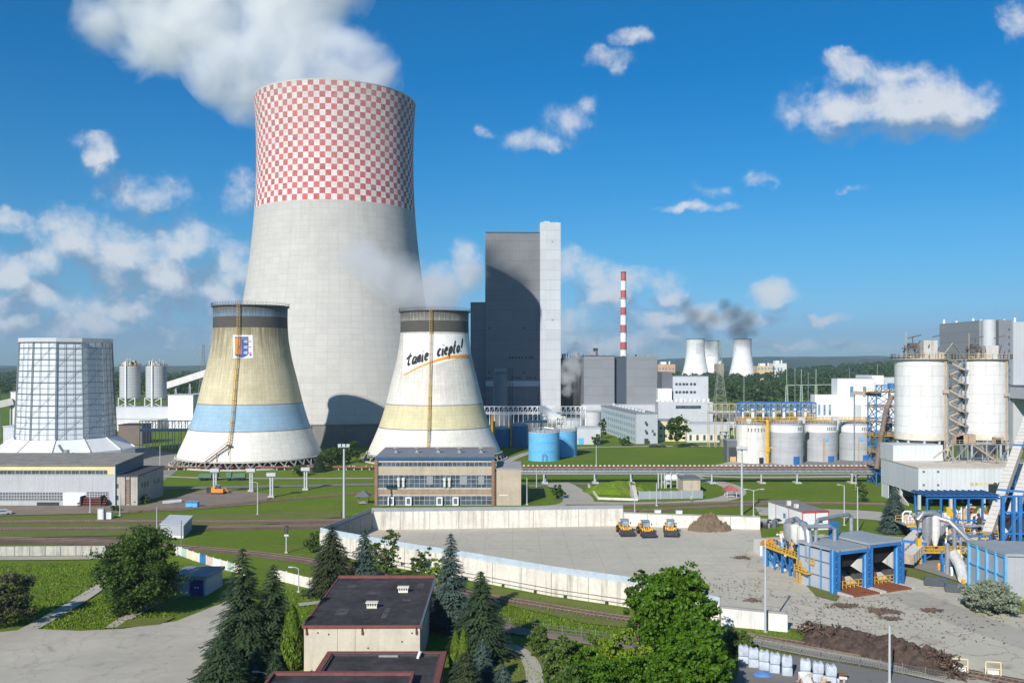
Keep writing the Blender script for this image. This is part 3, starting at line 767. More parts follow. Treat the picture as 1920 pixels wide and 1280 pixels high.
# slogan panel, lettering and orange swoosh
panel = shell_poly([(757,626),(876,626),(884,664),(755,700)], RT, RS, mat('slogan_white', (.80,.78,.74), .8, .05, .3, streak=.12, stain=(.5,.47,.42)), 'slogan_panel', right, .05)
LET = {  # strokes in letter units: x right, y up (x-height 1)
 't': [[(.55,1.75),(.3,.5),(.3,.1),(.5,0),(.75,.2)],[(.0,1.15),(.95,1.3)],[(0,1.15),(-.05,.85)]],
 'a': [[(.75,.85),(.45,1),(.12,.6),(.1,.15),(.35,0),(.65,.4),(.8,.95)],[(.8,.95),(.7,.2),(.85,0),(1.0,.15)]],
 'n': [[(.1,1),(.1,0)],[(.1,.5),(.4,.95),(.6,.95),(.62,.1),(.8,.02)]],
 'i': [[(.2,1),(.15,.15),(.3,0),(.45,.15)],[(.27,1.4),(.3,1.5)]],
 'e': [[(.1,.45),(.6,.62),(.6,.9),(.35,1),(.1,.6),(.1,.2),(.35,0),(.7,.2)]],
 'c': [[(.7,.8),(.5,1),(.2,.75),(.08,.3),(.3,0),(.7,.2)]],
 'p': [[(.2,1.0),(.05,-.75)],[(.2,.7),(.45,1),(.7,.8),(.6,.25),(.3,.05),(.15,.25)]],
 'l': [[(.4,1.8),(.2,.2),(.35,0),(.55,.15)],[(.02,.8),(.62,1.15)]],
 'o': [[(.45,1),(.15,.75),(.1,.25),(.35,0),(.65,.3),(.68,.75),(.45,1)]],
 '!': [[(.35,1.9),(.2,.5)],[(.12,.12),(.14,0)]]}
def write(word, x, y, sx_, sy_, slope, widths):
    for ch, wd in zip(word, widths):
        mb = MB()
        for st in LET[ch]:
            line = smooth_line([Vector((p[0],p[1],0)) for p in st], 5)
            pts = []
            for q in line:
                X = x+q.x*sx_*wd+q.y*1.2; Y = y-(q.y*sy_)+slope*(X-x0_)
                pts.append(Vector(shell_xy(X, Y, RT, RS)).to_3d())
            n = len(pts)
            ws = [.048*(.6+.5*math.sin(math.pi*(i+1)/(n+1))) for i in range(n)]
            # width in angle for x, in metres for z: build by hand
            L, Rr = [], []
            for i in range(n):
                d = pts[min(i+1,n-1)]-pts[max(i-1,0)]; d = Vector((d.x*15, d.y, 0)); d.normalize() if d.length>0 else None
                nn = Vector((-d.y/15, d.x, 0))*(ws[i]*15*.62); L.append(pts[i]+nn); Rr.append(pts[i]-nn)
            mb.add([on_shell(q.x,q.y,.1) for q in L+Rr], [(i,n+i,n+i+1,i+1) for i in range(n-1)])
        mb.build('letter', P_INK, panel)
        x += sx_*(wd+.13)
P_INK = mat('black_lettering', (.03,.032,.036), .8, .2, .8)
x0_ = 763
write('tanie', 763, 685, 8.6, 12.5, -.27, (1,1,.85,.5,.9))
x0_ = 820
write('ciepło!'.replace('ł','l'), 820, 667.5, 8.0, 12.5, -.20, (.95,.45,.85,.9,.65,.85,.5))
sw = MB(); top = smooth_line([Vector(p).to_3d() for p in [(757,702),(780,689),(810,676),(840,667),(862,665),(876,664)]], 6)
vs = []; n = len(top)
for i, p in enumerate(top):
    vs.append(on_shell(*shell_xy(p.x,p.y,RT,RS), .1))
for i, p in enumerate(top):
    t = i/(n-1); vs.append(on_shell(*shell_xy(p.x,p.y+1.2+4.6*math.sin(math.pi*min(1,t*.62+.05)),RT,RS), .1))
sw.add(vs, [(i,n+i,n+i+1,i+1) for i in range(n-1)]); sw.build('swoosh', mat('slogan_orange', (.75,.30,.04), .8, .2, .6), panel)

# ---- three far towers
FARW = shell_mat('far_tower_shell', (.78,.77,.75), (0,0), .5, ztop=92, stain=(.45,.45,.44), sdepth=60)
far = thing('cooling_tower', 'left one of the three far white cooling towers by the horizon, dark letters on it', 'cooling tower', (XA(1304,2000), 2000, 0), group='far white cooling towers')
fp = [(31.5,0),(27.5,12),(24.2,25),(21,41),(18.8,58),(17.8,75),(18.2,92)]
b = MB(); b.lathe([(float(np.interp(z,[p[1] for p in fp],[p[0] for p in fp])), z) for z in np.linspace(0,92,40)], 64); b.build('shell', FARW, far, smooth=True)
b = MB(); b.lathe([(18.2,91),(18.6,91.5),(18.6,92.4),(17.6,92.4)], 48); b.build('rim', CHAR, far)
f2 = dup(far, (XA(1392,2000), 2000, 0), label='right one of the three far white cooling towers, dark shaded steam above it', scale=(1.08,1.08,1))
f3 = dup(far, (XA(1333,2160), 2160, 0), label='middle far white cooling tower half hidden behind its left neighbour', scale=(1.06,1.06,1.0))
b = MB()
for r, n_ in ((80,6),(76,7),(71,5),(66,6),(61,4)):
    for k in range(n_):
        a = -.0+ (k-1)*.13; rr = np.interp(r,[p[1] for p in fp],[p[0] for p in fp])+.15
        b.add([(rr*math.sin(a),-rr*math.cos(a),r),(rr*math.sin(a+.09),-rr*math.cos(a+.09),r),(rr*math.sin(a+.09),-rr*math.cos(a+.09),r+2.4),(rr*math.sin(a),-rr*math.cos(a),r+2.4)], [(0,1,2,3)])
far.scale=(1.1,1.1,1)
b.build('faded_lettering', mat('faded_ink', (.36,.37,.39), .9, .2), far)

# ---- red and white chimney
ch = thing('chimney', 'tall slim red and white striped chimney behind the grey turbine hall', 'chimney', (XA(1169,900), 900, 0))
zs = [0, ZA(656,900)]; b = MB()
edges = [670,656,641,622,609,591,576,559,544,527,511]; zz2 = [0]+[ZA(y,900) for y in edges]
prof = [(3.7-1.15*z/130, z) for z in zz2]
b.lathe(prof, 32, mis=[0]+[1 if i%2 else 0 for i in range(len(prof)-2)]); b.build('shaft', [mat('chimney_white',(.75,.74,.72),.7,.1), mat('chimney_red',(.42,.10,.09),.7,.12)], ch, smooth=True)
b = MB(); b.lathe([(2.6,zz2[-1]-.2),(2.95,zz2[-1]),(2.95,zz2[-1]+.6),(2.2,zz2[-1]+.6)], 32); b.build('rim', CHAR, ch)
for z in (zz2[4], zz2[8]):
    b = MB(); b.lathe([(3.6,z),(4.6,z),(4.6,z+.25),(3.6,z+.25)], 24); b.build('gallery', STEEL, ch)
# ================================================================== buildings
def bldg(name, label, cat, loc, rz, W, D, Hh, wall, roof, z0=0, over=.25, thick=.35, slope=0., parapet=None, group=None, back=0.):
    """local frame: x along the front, y to the back; front-left ground corner at loc"""
    t = thing(name, label, cat, loc, rz, group)
    b = MB(); b.prism([(0,0),(W,0),(W,D),(0,D)], z0, [Hh,Hh,Hh+slope,Hh+slope]); b.build('wall', wall, t)
    b = MB(); o = over
    k = slope/D if D else 0
    b.prism([(-o,-o),(W+o,-o),(W+o,D+o),(-o,D+o)], [Hh+.01-k*o]*2+[Hh+slope+.01+k*o]*2, [Hh+thick-k*o]*2+[Hh+slope+thick+k*o]*2)
    b.build('roof', roof, t)
    if parapet:
        m, ph = parapet; b = MB(); w = .3
        for (x0,x1,y0,y1) in ((-o,W+o,-o,-o+w),(-o,W+o,D+o-w,D+o),(-o,-o+w,-o+w,D+o-w),(W+o-w,W+o,-o+w,D+o-w)):
            b.box(x0,x1,y0,y1,Hh+thick+.005,Hh+thick+ph)
        b.build('parapet', m, t)
    return t
def face_xf(face, W, D):
    if face == 'f': return lambda u,d,z: (u, -d, z)
    if face == 'l': return lambda u,d,z: (-d, u, z)
    if face == 'r': return lambda u,d,z: (W+d, u, z)
    return lambda u,d,z: (u, D+d, z)
def win(t, face, W, D, u0, u1, z0, z1, nx=1, nz=1, gm=None, fm=None, name='window', fw=.12, d=.05):
    X = face_xf(face, W, D); b = MB()
    def bx(a0,a1,b0,b1,d0,d1,mi):
        ps = [X(a0,d0,b0),X(a1,d0,b0),X(a1,d0,b1),X(a0,d0,b1),X(a0,d1,b0),X(a1,d1,b0),X(a1,d1,b1),X(a0,d1,b1)]
        b.add(ps, [(0,3,2,1),(4,5,6,7),(0,1,5,4),(1,2,6,5),(2,3,7,6),(3,0,4,7)], mi)
    bx(u0,u1,z0,z1,-.05,d,0)
    if fm is not None:
        o = b; fr = MB(); b2 = fr
        for i in range(nx+1):
            c = u0+(u1-u0)*i/nx; ps = [X(c-fw/2,d-.03,z0-fw/2),X(c+fw/2,d-.03,z0-fw/2),X(c+fw/2,d-.03,z1+fw/2),X(c-fw/2,d-.03,z1+fw/2),X(c-fw/2,d+.06,z0-fw/2),X(c+fw/2,d+.06,z0-fw/2),X(c+fw/2,d+.06,z1+fw/2),X(c-fw/2,d+.06,z1+fw/2)]
            fr.add(ps, [(0,3,2,1),(4,5,6,7),(0,1,5,4),(1,2,6,5),(2,3,7,6),(3,0,4,7)])
        for j in range(nz+1):
            c = z0+(z1-z0)*j/nz; ps = [X(u0,d-.03,c-fw/2),X(u1,d-.03,c-fw/2),X(u1,d-.03,c+fw/2),X(u0,d-.03,c+fw/2),X(u0,d+.05,c-fw/2),X(u1,d+.05,c-fw/2),X(u1,d+.05,c+fw/2),X(u0,d+.05,c+fw/2)]
            fr.add(ps, [(0,3,2,1),(4,5,6,7),(0,1,5,4),(1,2,6,5),(2,3,7,6),(3,0,4,7)])
        w_ = b.build(name, gm or GLASS, t); fr.build('frame', fm, w_)
        return w_
    return b.build(name, gm or GLASS, t)
def panel(t, face, W, D, u0, u1, z0, z1, m, name='panel', d=.04):
    return win(t, face, W, D, u0, u1, z0, z1, gm=m, name=name, d=d)
def rails(b, pts, h=1.1, step=1.6, r=.05, mi=0, bars=2):
    pts = [Vector(p) for p in pts]
    for i in range(len(pts)-1):
        p, q = pts[i], pts[i+1]; n = max(1, int((q-p).length/step))
        for k in range(bars): 
            z = Vector((0,0,h*(k+1)/bars)); b.bar(p+z, q+z, r*1.6, mi=mi)
        for k in range(n+1):
            c = p.lerp(q,k/n); b.bar(c, c+Vector((0,0,h)), r*1.6, mi=mi)
def lattice(b, w, d, z0, z1, nseg, r=.1, cx=0, cy=0, mi=0, taper=1.0):
    def cor(z):
        k = 1+(taper-1)*(z-z0)/(z1-z0); return [Vector((cx+sx*w/2*k, cy+sy*d/2*k, z)) for sx,sy in ((-1,-1),(1,-1),(1,1),(-1,1))]
    for i in range(nseg):
        za = z0+(z1-z0)*i/nseg; zb = z0+(z1-z0)*(i+1)/nseg; A, B = cor(za), cor(zb)
        for k in range(4):
            b.bar(A[k],B[k],r*2,mi=mi); b.bar(B[k],B[(k+1)%4],r*1.4,mi=mi); b.bar(A[k],B[(k+1)%4],r*1.1,mi=mi); b.bar(A[(k+1)%4],B[k],r*1.1,mi=mi)

# ---- boiler house: dark slab, lower block, pale stair tower
Yb = 640; bx0 = XA(910,Yb); bx1 = XA(1012,Yb)
SLATE = mat('slate_cladding', (.18,.187,.197), .5, .08, .08, rib=2.4, ribamt=.2, courses=7.0)
Wb = bx1-bx0; zt = ZA(437,Yb)
bo = bldg('boiler_house', 'towering dark grey boiler house with a pale stair tower, beside the giant cooling tower', 'power block', (bx0,Yb,0), R(1.5), Wb, 70, zt, SLATE, CHAR, over=.02, thick=.8)
b = MB(); b.box(-10.5, -.05, 2.0, 60, 0, ZA(566,Yb)); b.build('lower_block', SLATE, bo)
b = MB(); b.box(-.12,-.03,-.05,70,ZA(566,Yb),zt); b.build('lit_side_face', mat('sunlit_side', (.42,.46,.5), .45, .05), bo)  # sunlight on the left face put into a paler colour
b = MB(); b.box(Wb+.1, Wb+14.6, -3, 14, 0, ZA(418,Yb)); b.build('stair_tower', mat('stair_cladding', (.52,.545,.56), .45, .06, .06, rib=3, ribamt=.1, courses=7.0, streak=.25, stain=(.3,.32,.34)), bo)
b = MB(); 
for i in range(5): b.box(Wb+1.5+i*2.5, Wb+2.3+i*2.5, 3, 4, ZA(418,Yb), ZA(418,Yb)+rnd.uniform(.8,2.2))
b.box(Wb+3,Wb+7,5,9,ZA(418,Yb),ZA(418,Yb)+2); b.build('roof_unit', LGREY, bo)
hh = lambda y: ZA(y,Yb)
for (x, y) in ((918,615),(983,615),(917,698),(983,698)): panel(bo,'f',Wb,70,XA(x,Yb)-bx0-.7,XA(x,Yb)-bx0+.7,hh(y)-.7,hh(y)+.7,CHAR,'vent')
for x in (956,961,967,973,979,986,993,998): panel(bo,'f',Wb,70,XA(x,Yb)-bx0-.75,XA(x,Yb)-bx0+.75,hh(670)-.8,hh(670)+.8,CHAR,'window')
for x in (912,918,924,961,968,974,990,996,1003): panel(bo,'f',Wb,70,max(.2,XA(x,Yb)-bx0-.9),XA(x,Yb)-bx0+.9,hh(708)-.6,hh(708)+.6,CHAR,'window')
panel(bo,'f',Wb,70,.2,Wb-.2,hh(724),hh(714),LGREY,'band',d=.5)
for x in (1036,): 
    for y in (454,600): panel(bo,'f',Wb,70,XA(x,Yb-3)-bx0-.6,XA(x,Yb-3)-bx0+.6,hh(y)-.6,hh(y)+.6,MGREY,'vent',d=3.1)
si = thing('silo', 'tall grey silo standing against the boiler house wall', 'silo', (XA(938,600),600,0))
b = MB(); b.lathe([(4.8,8),(4.8,ZA(700,600)),(0.01,ZA(697,600))],32); b.build('shell', mat('silo_grey',(.2,.215,.23),.45,.08), si, smooth=True)
b = MB(); b.cyl((0,0,0),(0,0,8),4.2,n=24); b.build('base', CHAR, si)
b = MB(); b.box(-4,4,-3,3,ZA(697,600),ZA(690,600)); rails(b,[(-4.6,-3,ZA(700,600)),(4.6,-3,ZA(700,600)),(4.6,3,ZA(700,600))]); b.build('head_house', MGREY, si)
b = MB(); lattice(b,2.6,2.6,0,ZA(690,600),14,.16,cx=7,cy=0); b.build('stair_frame', CHAR, si)

# ---- dark bunker bay beside it with soot
bk = bldg('coal_bunker_building', 'sooty dark bunker building between stair tower and grey turbine hall', 'bunker building', (XA(1052,660),660,0),0, XA(1096,660)-XA(1052,660), 40, ZA(672,660), mat('sooty_panel',(.05,.05,.05),.8,.3,.1), CHAR)
b = MB()
for i in range(9):
    x = .8+i*1.9; h = rnd.uniform(1,6); b.box(x,x+rnd.uniform(.5,1.6),1+rnd.random()*4,4+rnd.random()*4,ZA(672,660)+.3,ZA(672,660)+.3+h)
b.build('roof_plant', CHAR, bk)

# ---- grey turbine hall with recess
Yt = 610; tx = lambda x: XA(x,Yt)
tw = tx(1152)-tx(1095)
th = bldg('turbine_hall', 'plain mid grey turbine hall with a dark vertical recess, chimney behind', 'turbine hall', (tx(1095),Yt,0),0, tw, 50, ZA(668,Yt), mat('hall_cladding',(.235,.245,.26),.5,.05,.06,rib=1.2,ribamt=.12,courses=6.0), CHAR, over=.05, thick=.5)
b = MB(); b.box(tx(1175)-tx(1095), tx(1232)-tx(1095), 0, 50, 0, ZA(668,Yt)); b.build('right_wing', _MC['hall_cladding'], th)
b = MB(); b.box(tw+.02, tx(1175)-tx(1095)-.02, 4, 50, 0, ZA(668,Yt)+.2); b.build('recess', mat('recess_cladding',(.06,.08,.105),.5,.05), th)
b = MB()
for i in range(24):
    x = rnd.uniform(1,tx(1230)-tx(1095)); b.box(x,x+rnd.uniform(.4,1.6),4,6,ZA(668,Yt)+.2,ZA(668,Yt)+rnd.uniform(.6,1.8))
b.box(tx(1108)-tx(1095),tx(1118)-tx(1095),6,9,ZA(668,Yt),ZA(659,Yt)); b.build('roof_unit', MGREY, th)
b = MB(); lattice(b,2.2,2.2,ZA(668,Yt),ZA(652,Yt),3,.15,cx=tx(1117)-tx(1095)+1,cy=12); b.box(tx(1117)-tx(1095)-.6,tx(1117)-tx(1095)+2.6,10.6,13.4,ZA(657,Yt),ZA(652,Yt)); b.build('roof_mast', CHAR, th)
b = MB(); b.box(-2, tx(1240)-tx(1095), -14, -.2, 0, ZA(757,Yt)); b.build('plinth_annex', LGREY, th)

# ---- pale office block with porthole windows
Yo = 520; ox = lambda x: XA(x,Yo)-XA(1262,Yo); Wo = ox(1328)
ofb = bldg('office_block', 'pale grey office block with two rows of dark porthole windows', 'office block', (XA(1262,Yo),Yo,0),0,Wo,26,ZA(706,Yo),LGREY,MGREY,over=.05)
b = MB(); b.box(ox(1243),-.1,3,20,0,ZA(697,Yo)); b.build('side_wing', DGREY, ofb)
b = MB(); b.box(ox(1232),ox(1258),-3,2.9,0,ZA(728,Yo)); b.build('porch_wing', WHITE, ofb)
for y in (720,735):
    for x in (1268.5,1275,1282,1288,1296,1302.5):
        b = MB(); c = Vector((ox(x),-.02,ZA(y,Yo))); b.cyl(c+Vector((0,.05,0)),c+Vector((0,-.06,0)),.85,n=14); b.build('porthole', GLASS, ofb)
b = MB(); b.box(ox(1228),ox(1328),-12,-.1,0,ZA(752,Yo)); b.build('front_annex', LGREY, ofb)
b = MB(); b.box(ox(1260),ox(1306),-12.08,-11.9,ZA(766,Yo-12),ZA(760,Yo-12)); b.build('window_band', GLASS, ofb)
b = MB()
for i in range(12): x = ox(1226)+i*2.6; b.box(x,x+rnd.uniform(.8,2),-9,-6,ZA(752,Yo),ZA(752,Yo)+rnd.uniform(.6,2))
b.build('roof_unit', OFFW, ofb)

# ---- blue-grey long workshop (gable towards us, long face to the left)
c0 = G(1193,832); c1 = G(1233,831); far_l = G(1127,808)
ang = math.atan2(c1.y-c0.y, c1.x-c0.x); Wl = (c1-c0).length; Dl = (far_l-c0).length
al = math.atan2(far_l.y-c0.y, far_l.x-c0.x)
lw = thing('laboratory_building', 'long pale blue grey office range receding behind the blue tanks', 'office building', c0, 0)
dl = far_l-c0; df = c1-c0; dz = ZA(776,c0.y)
b = MB(); b.prism([(0,0),(df.x,df.y),(df.x+dl.x,df.y+dl.y),(dl.x,dl.y)],0,dz); b.build('wall', mat('lab_render',(.47,.51,.54),.7,.06), lw)
b = MB(); b.prism([(-.2,-.2),(df.x+.2,df.y-.2),(df.x+dl.x,df.y+dl.y+.2),(dl.x-.2,dl.y+.2)],dz+.01,dz+.5); b.build('roof', MGREY, lw)
for k in range(4):
    b = MB(); nrm = Vector((-dl.y, dl.x, 0)).normalized()
    if nrm.x > 0: nrm = -nrm
    for i in range(16):
        p = dl*(.04+.058*i)+nrm*.06; q = dl*(.04+.058*i+.04)+nrm*.06; z0 = 1.2+k*3.3
        b.add([(p.x,p.y,z0),(q.x,q.y,z0),(q.x,q.y,z0+1.6),(p.x,p.y,z0+1.6)],[(0,1,2,3)])
    b.build('window_band', mat('pale_blue_glazing',(.25,.42,.52),.25,.15), lw)
for (x,y) in ((1211,792),(1211,808),(1224,808)):
    b = MB(); c = PT(x,y,c0.y-.12)-c0; b.box(c.x-.5,c.x+.5,c.y-.1,c.y+.1,c.z-.7,c.z+.7); b.build('window', GLASS, lw)
b = MB(); c = PT(1212,826,c0.y-.12)-c0; b.box(c.x-1,c.x+1,c.y-.1,c.y+.1,0.02,c.z+1.1); b.build('door', CHAR, lw)
b = MB()
for i in range(10): 
    p = dl*(.08+.09*i)+df*.5; b.box(p.x-.7,p.x+.7,p.y-.7,p.y+.7,dz+.5,dz+rnd.uniform(.9,2.2))
b.build('roof_unit', LGREY, lw)
# yellowish link and low white workshop
p0 = G(1233,827); yl = bldg('link_building', 'cream link building behind the tall park tree', 'building', p0,0, XA(1292,p0.y)-p0.x, 14, ZA(789,p0.y), mat('cream_render',(.62,.55,.33),.8,.08), MGREY)
for i in range(3): win(yl,'f',9,14,1+i*2.4,2.4+i*2.4,6,7.5,gm=GLASS); win(yl,'f',9,14,1+i*2.4,2.4+i*2.4,2,3.5,gm=GLASS)
p0 = G(1288,829); W_ = XA(1367,p0.y)-p0.x
ws = bldg('workshop', 'low pale workshop with cream plinth and a row of dark windows', 'workshop', p0,0,W_,16,ZA(795,p0.y),LGREY,LGREY)
panel(ws,'f',W_,16,.3,W_-.3,ZA(826,p0.y),ZA(814,p0.y),mat('cream_panel',(.72,.68,.52),.7,.06),'plinth')
for i in range(6): win(ws,'f',W_,16,1.2+i*3.5,2.4+i*3.5,ZA(825,p0.y),ZA(815,p0.y),gm=GLASS,d=.1)

# ---- tanks in the middle
def tank(label, px, pyb, r, pyt, m, group=None, dome=.9, n=48):
    """px centre column, pyb ground row of the front edge"""
    g = G(px,pyb); c = Vector((px-960,0,0)); Yc = g.y+r; loc = Vector((XA(px,Yc),Yc,0)); h = ZA(pyt,Yc)
    t = thing('storage_tank', label, 'tank', loc, 0, group)
    b = MB(); b.lathe([(r,0),(r,h)],n); sh = b.build('shell', m, t, smooth=True)
    b = MB(); b.lathe([(r+.08,h-.05),(r+.08,h+.12),(r*.6,h+dome*.65),(.01,h+dome)],n); b.build('roof', LGREY, t, smooth=True)
    b = MB(); b.lathe([(r+.12,h*.33),(r+.12,h*.33+.12)],n); b.lathe([(r+.12,h*.66),(r+.12,h*.66+.12)],n); b.lathe([(r+.15,0),(r+.15,.25),(r+.02,.26)],n); b.build('hoop', m, t)
    b = MB(); rails(b,[(r*math.cos(a),r*math.sin(a),h+.1) for a in np.linspace(0,2*math.pi,25)]); b.build('railing', STEEL, t)
    return t, r, h
TB = 'blue storage tanks on the lawn'
t1,r1,h1 = tank('bright blue storage tank standing foremost on the lawn, pipes on its roof', 1020,865,6.4,810,LBLUE,TB)
t2,r2,h2 = tank('bright blue storage tank half hidden behind the foremost one', 1052,857,6.9,807,LBLUE,TB)
b = MB()
for i in range(18):
    a = rnd.uniform(0,6.28); q = rnd.uniform(0,r1*.9); x,y = q*math.cos(a),q*math.sin(a); b.cyl((x,y,h1),(x,y,h1+rnd.uniform(1,2.2)),rnd.uniform(.1,.35),n=8)
b.tube([(-4,0,h1+1.6),(0,1,h1+1.9),(4,0,h1+1.5)],.22); b.build('roof_pipework', STEEL, t1)
b = MB(); b.bar((-1,-r1-.9,0),(-1,-r1-.9,3),.15); b.bar((.6,-r1-.9,0),(.6,-r1-.9,3),.15); b.bar((-1,-r1-.9,3),(.6,-r1-.9,3),.15); b.build('inlet_frame', CHAR, t1)
DB = mat('shaded_blue_tank', (.04,.17,.34), .45, .1, .4)  # cooling tower's shadow on these two tanks put into a darker blue
t3,_,_ = tank('shaded blue domed tank with a yellow ladder, right of the white cooling tower', 974,838,4.3,797,DB,TB,dome=1.6)
t4,_,_ = tank('shaded blue domed tank partly hidden by the white cooling tower skirt', 941,838,4.0,803,DB,TB,dome=1.4)
for t_,r_,h_ in ((t3,4.3,12),(t4,4.0,11)):
    b = MB(); b.box(-r_-.2,-r_+.9,-2.4,-1.2,0,h_+1.2); b.build('ladder_duct', YEL, t_)
t5,_,_ = tank('weathered grey tank with an orange side stripe behind the shaded blue tanks', 941,812,5.6,778,mat('weathered_grey',(.36,.37,.37),.7,.15,streak=.4),None)
b = MB(); b.box(-6.2,-4.4,-3.8,-3,0,11); b.build('side_duct', YEL, t5)
tank('squat silver tank beside white pipe racks behind the blue tanks', 1070,812,8.5,786,mat('silver_tank',(.52,.54,.55),.4,.06),None)
tank('smaller silver tank on a colonnade right of the squat silver tank', 1111,806,5.5,772,_MC['silver_tank'],None)
p0 = G(1082,833); lb = bldg('pump_building','low whitish pump building with a blue door behind the blue tanks','building',p0,0,XA(1126,p0.y)-p0.x,14,ZA(803,p0.y),LGREY,LGREY)
panel(lb,'f',12,14,.7,3.4,0,3.2,LBLUE,'door')
# white scaffold pipe racks before the boiler house
def pipe_rack(label, x0, x1, yb, yt, Y, n, m, pipes=4, cat='pipe rack', name='pipe_rack'):
    A = Vector((XA(x0,Y),Y,0)); L = XA(x1,Y)-A.x; t = thing(name, label, cat, A); h = ZA(yt,Y); hb = ZA(yb,Y)
    b = MB()
    for i in range(n+1):
        x = L*i/n
        for y in (0,3.2): b.bar((x,y,0),(x,y,h),.28)
        b.bar((x,0,h),(x,3.2,h),.25); b.bar((x,0,hb),(x,3.2,hb),.25)
        if i < n:
            for y in (0,3.2): b.bar((x,y,h),(x+L/n,y,h),.25); b.bar((x,y,hb),(x+L/n,y,hb),.25); b.bar((x,y,hb),(x+L/n,y,h),.14)
    b.build('frame', m, t)
    for k in range(pipes):
        b = MB(); y = .3+2.6*k/max(1,pipes-1); b.cyl((0,y,hb+.5+.25*(k%2)),(L,y,hb+.5+.25*(k%2)),.32,n=8); b.build('pipe', [STEEL,WHITE,LGREY][k%3], t)
    return t
pipe_rack('white pipe rack crossing in front of the boiler house', 900,1098,776,762,480,22,WHITE)
pipe_rack('white pipe rack beside the squat silver tank', 985,1060,792,781,450,9,OFFW)
gl = thing('conveyor_gallery','short white inclined gallery rising in front of the stair tower','conveyor',(0,0,0))
b = MB(); a_=PT(1015,765,470); q_=PT(1052,790,455); b.bar(a_,q_,3.2,3); b.build('gallery', WHITE, gl)
b = MB(); b.bar((a_.x,a_.y,0),a_,1); b.bar((q_.x,q_.y,0),q_,1); b.build('support', LGREY, gl)
pr = pipe_rack('yellow and grey pipe rack with blue girder right of the office block', 1330,1530,775,757,430,16,mat('rack_yellow',(.42,.36,.24),.6,.2))
pipe_rack('long pale pipe bridge right of the low workshop', 1300,1400,800,792,470,8,WHITE)

# ---- white stores building on the right
Yw = 540; wx = lambda x: XA(x,Yw)-XA(1570,Yw)
sb = bldg('switchgear_building','white stepped building with tall narrow windows behind the four grey tanks','building',(XA(1570,Yw),Yw,0),0,wx(1640),10,ZA(710,Yw),WHITE,MGREY,over=.05)
b = MB(); b.box(wx(1528),-.05,0,8,0,ZA(740,Yw)); b.build('low_wing', WHITE, sb)
b = MB(); b.box(wx(1640)+.05,wx(1662),4,30,0,ZA(704,Yw)); b.box(wx(1640)+.05,wx(1700),2,3.9,0,ZA(736,Yw)); b.build('tower_wing', WHITE, sb)
b = MB(); b.box(wx(1660),wx(1720),8,30,0,ZA(708,Yw)); b.build('rear_wing', LGREY, sb)
for x in (1594,1618): win(sb,'f',20,10,wx(x),wx(x+6),ZA(744,Yw),ZA(724,Yw),gm=GLASSB)
for x in (1534,1544,1554): win(sb,'f',20,10,wx(x),wx(x+4),ZA(778,Yw),ZA(758,Yw),gm=GLASSB)
b = MB(); b.box(wx(1600),wx(1690),-12,-.1,0,ZA(758,Yw)); b.build('front_annex', WHITE, sb)

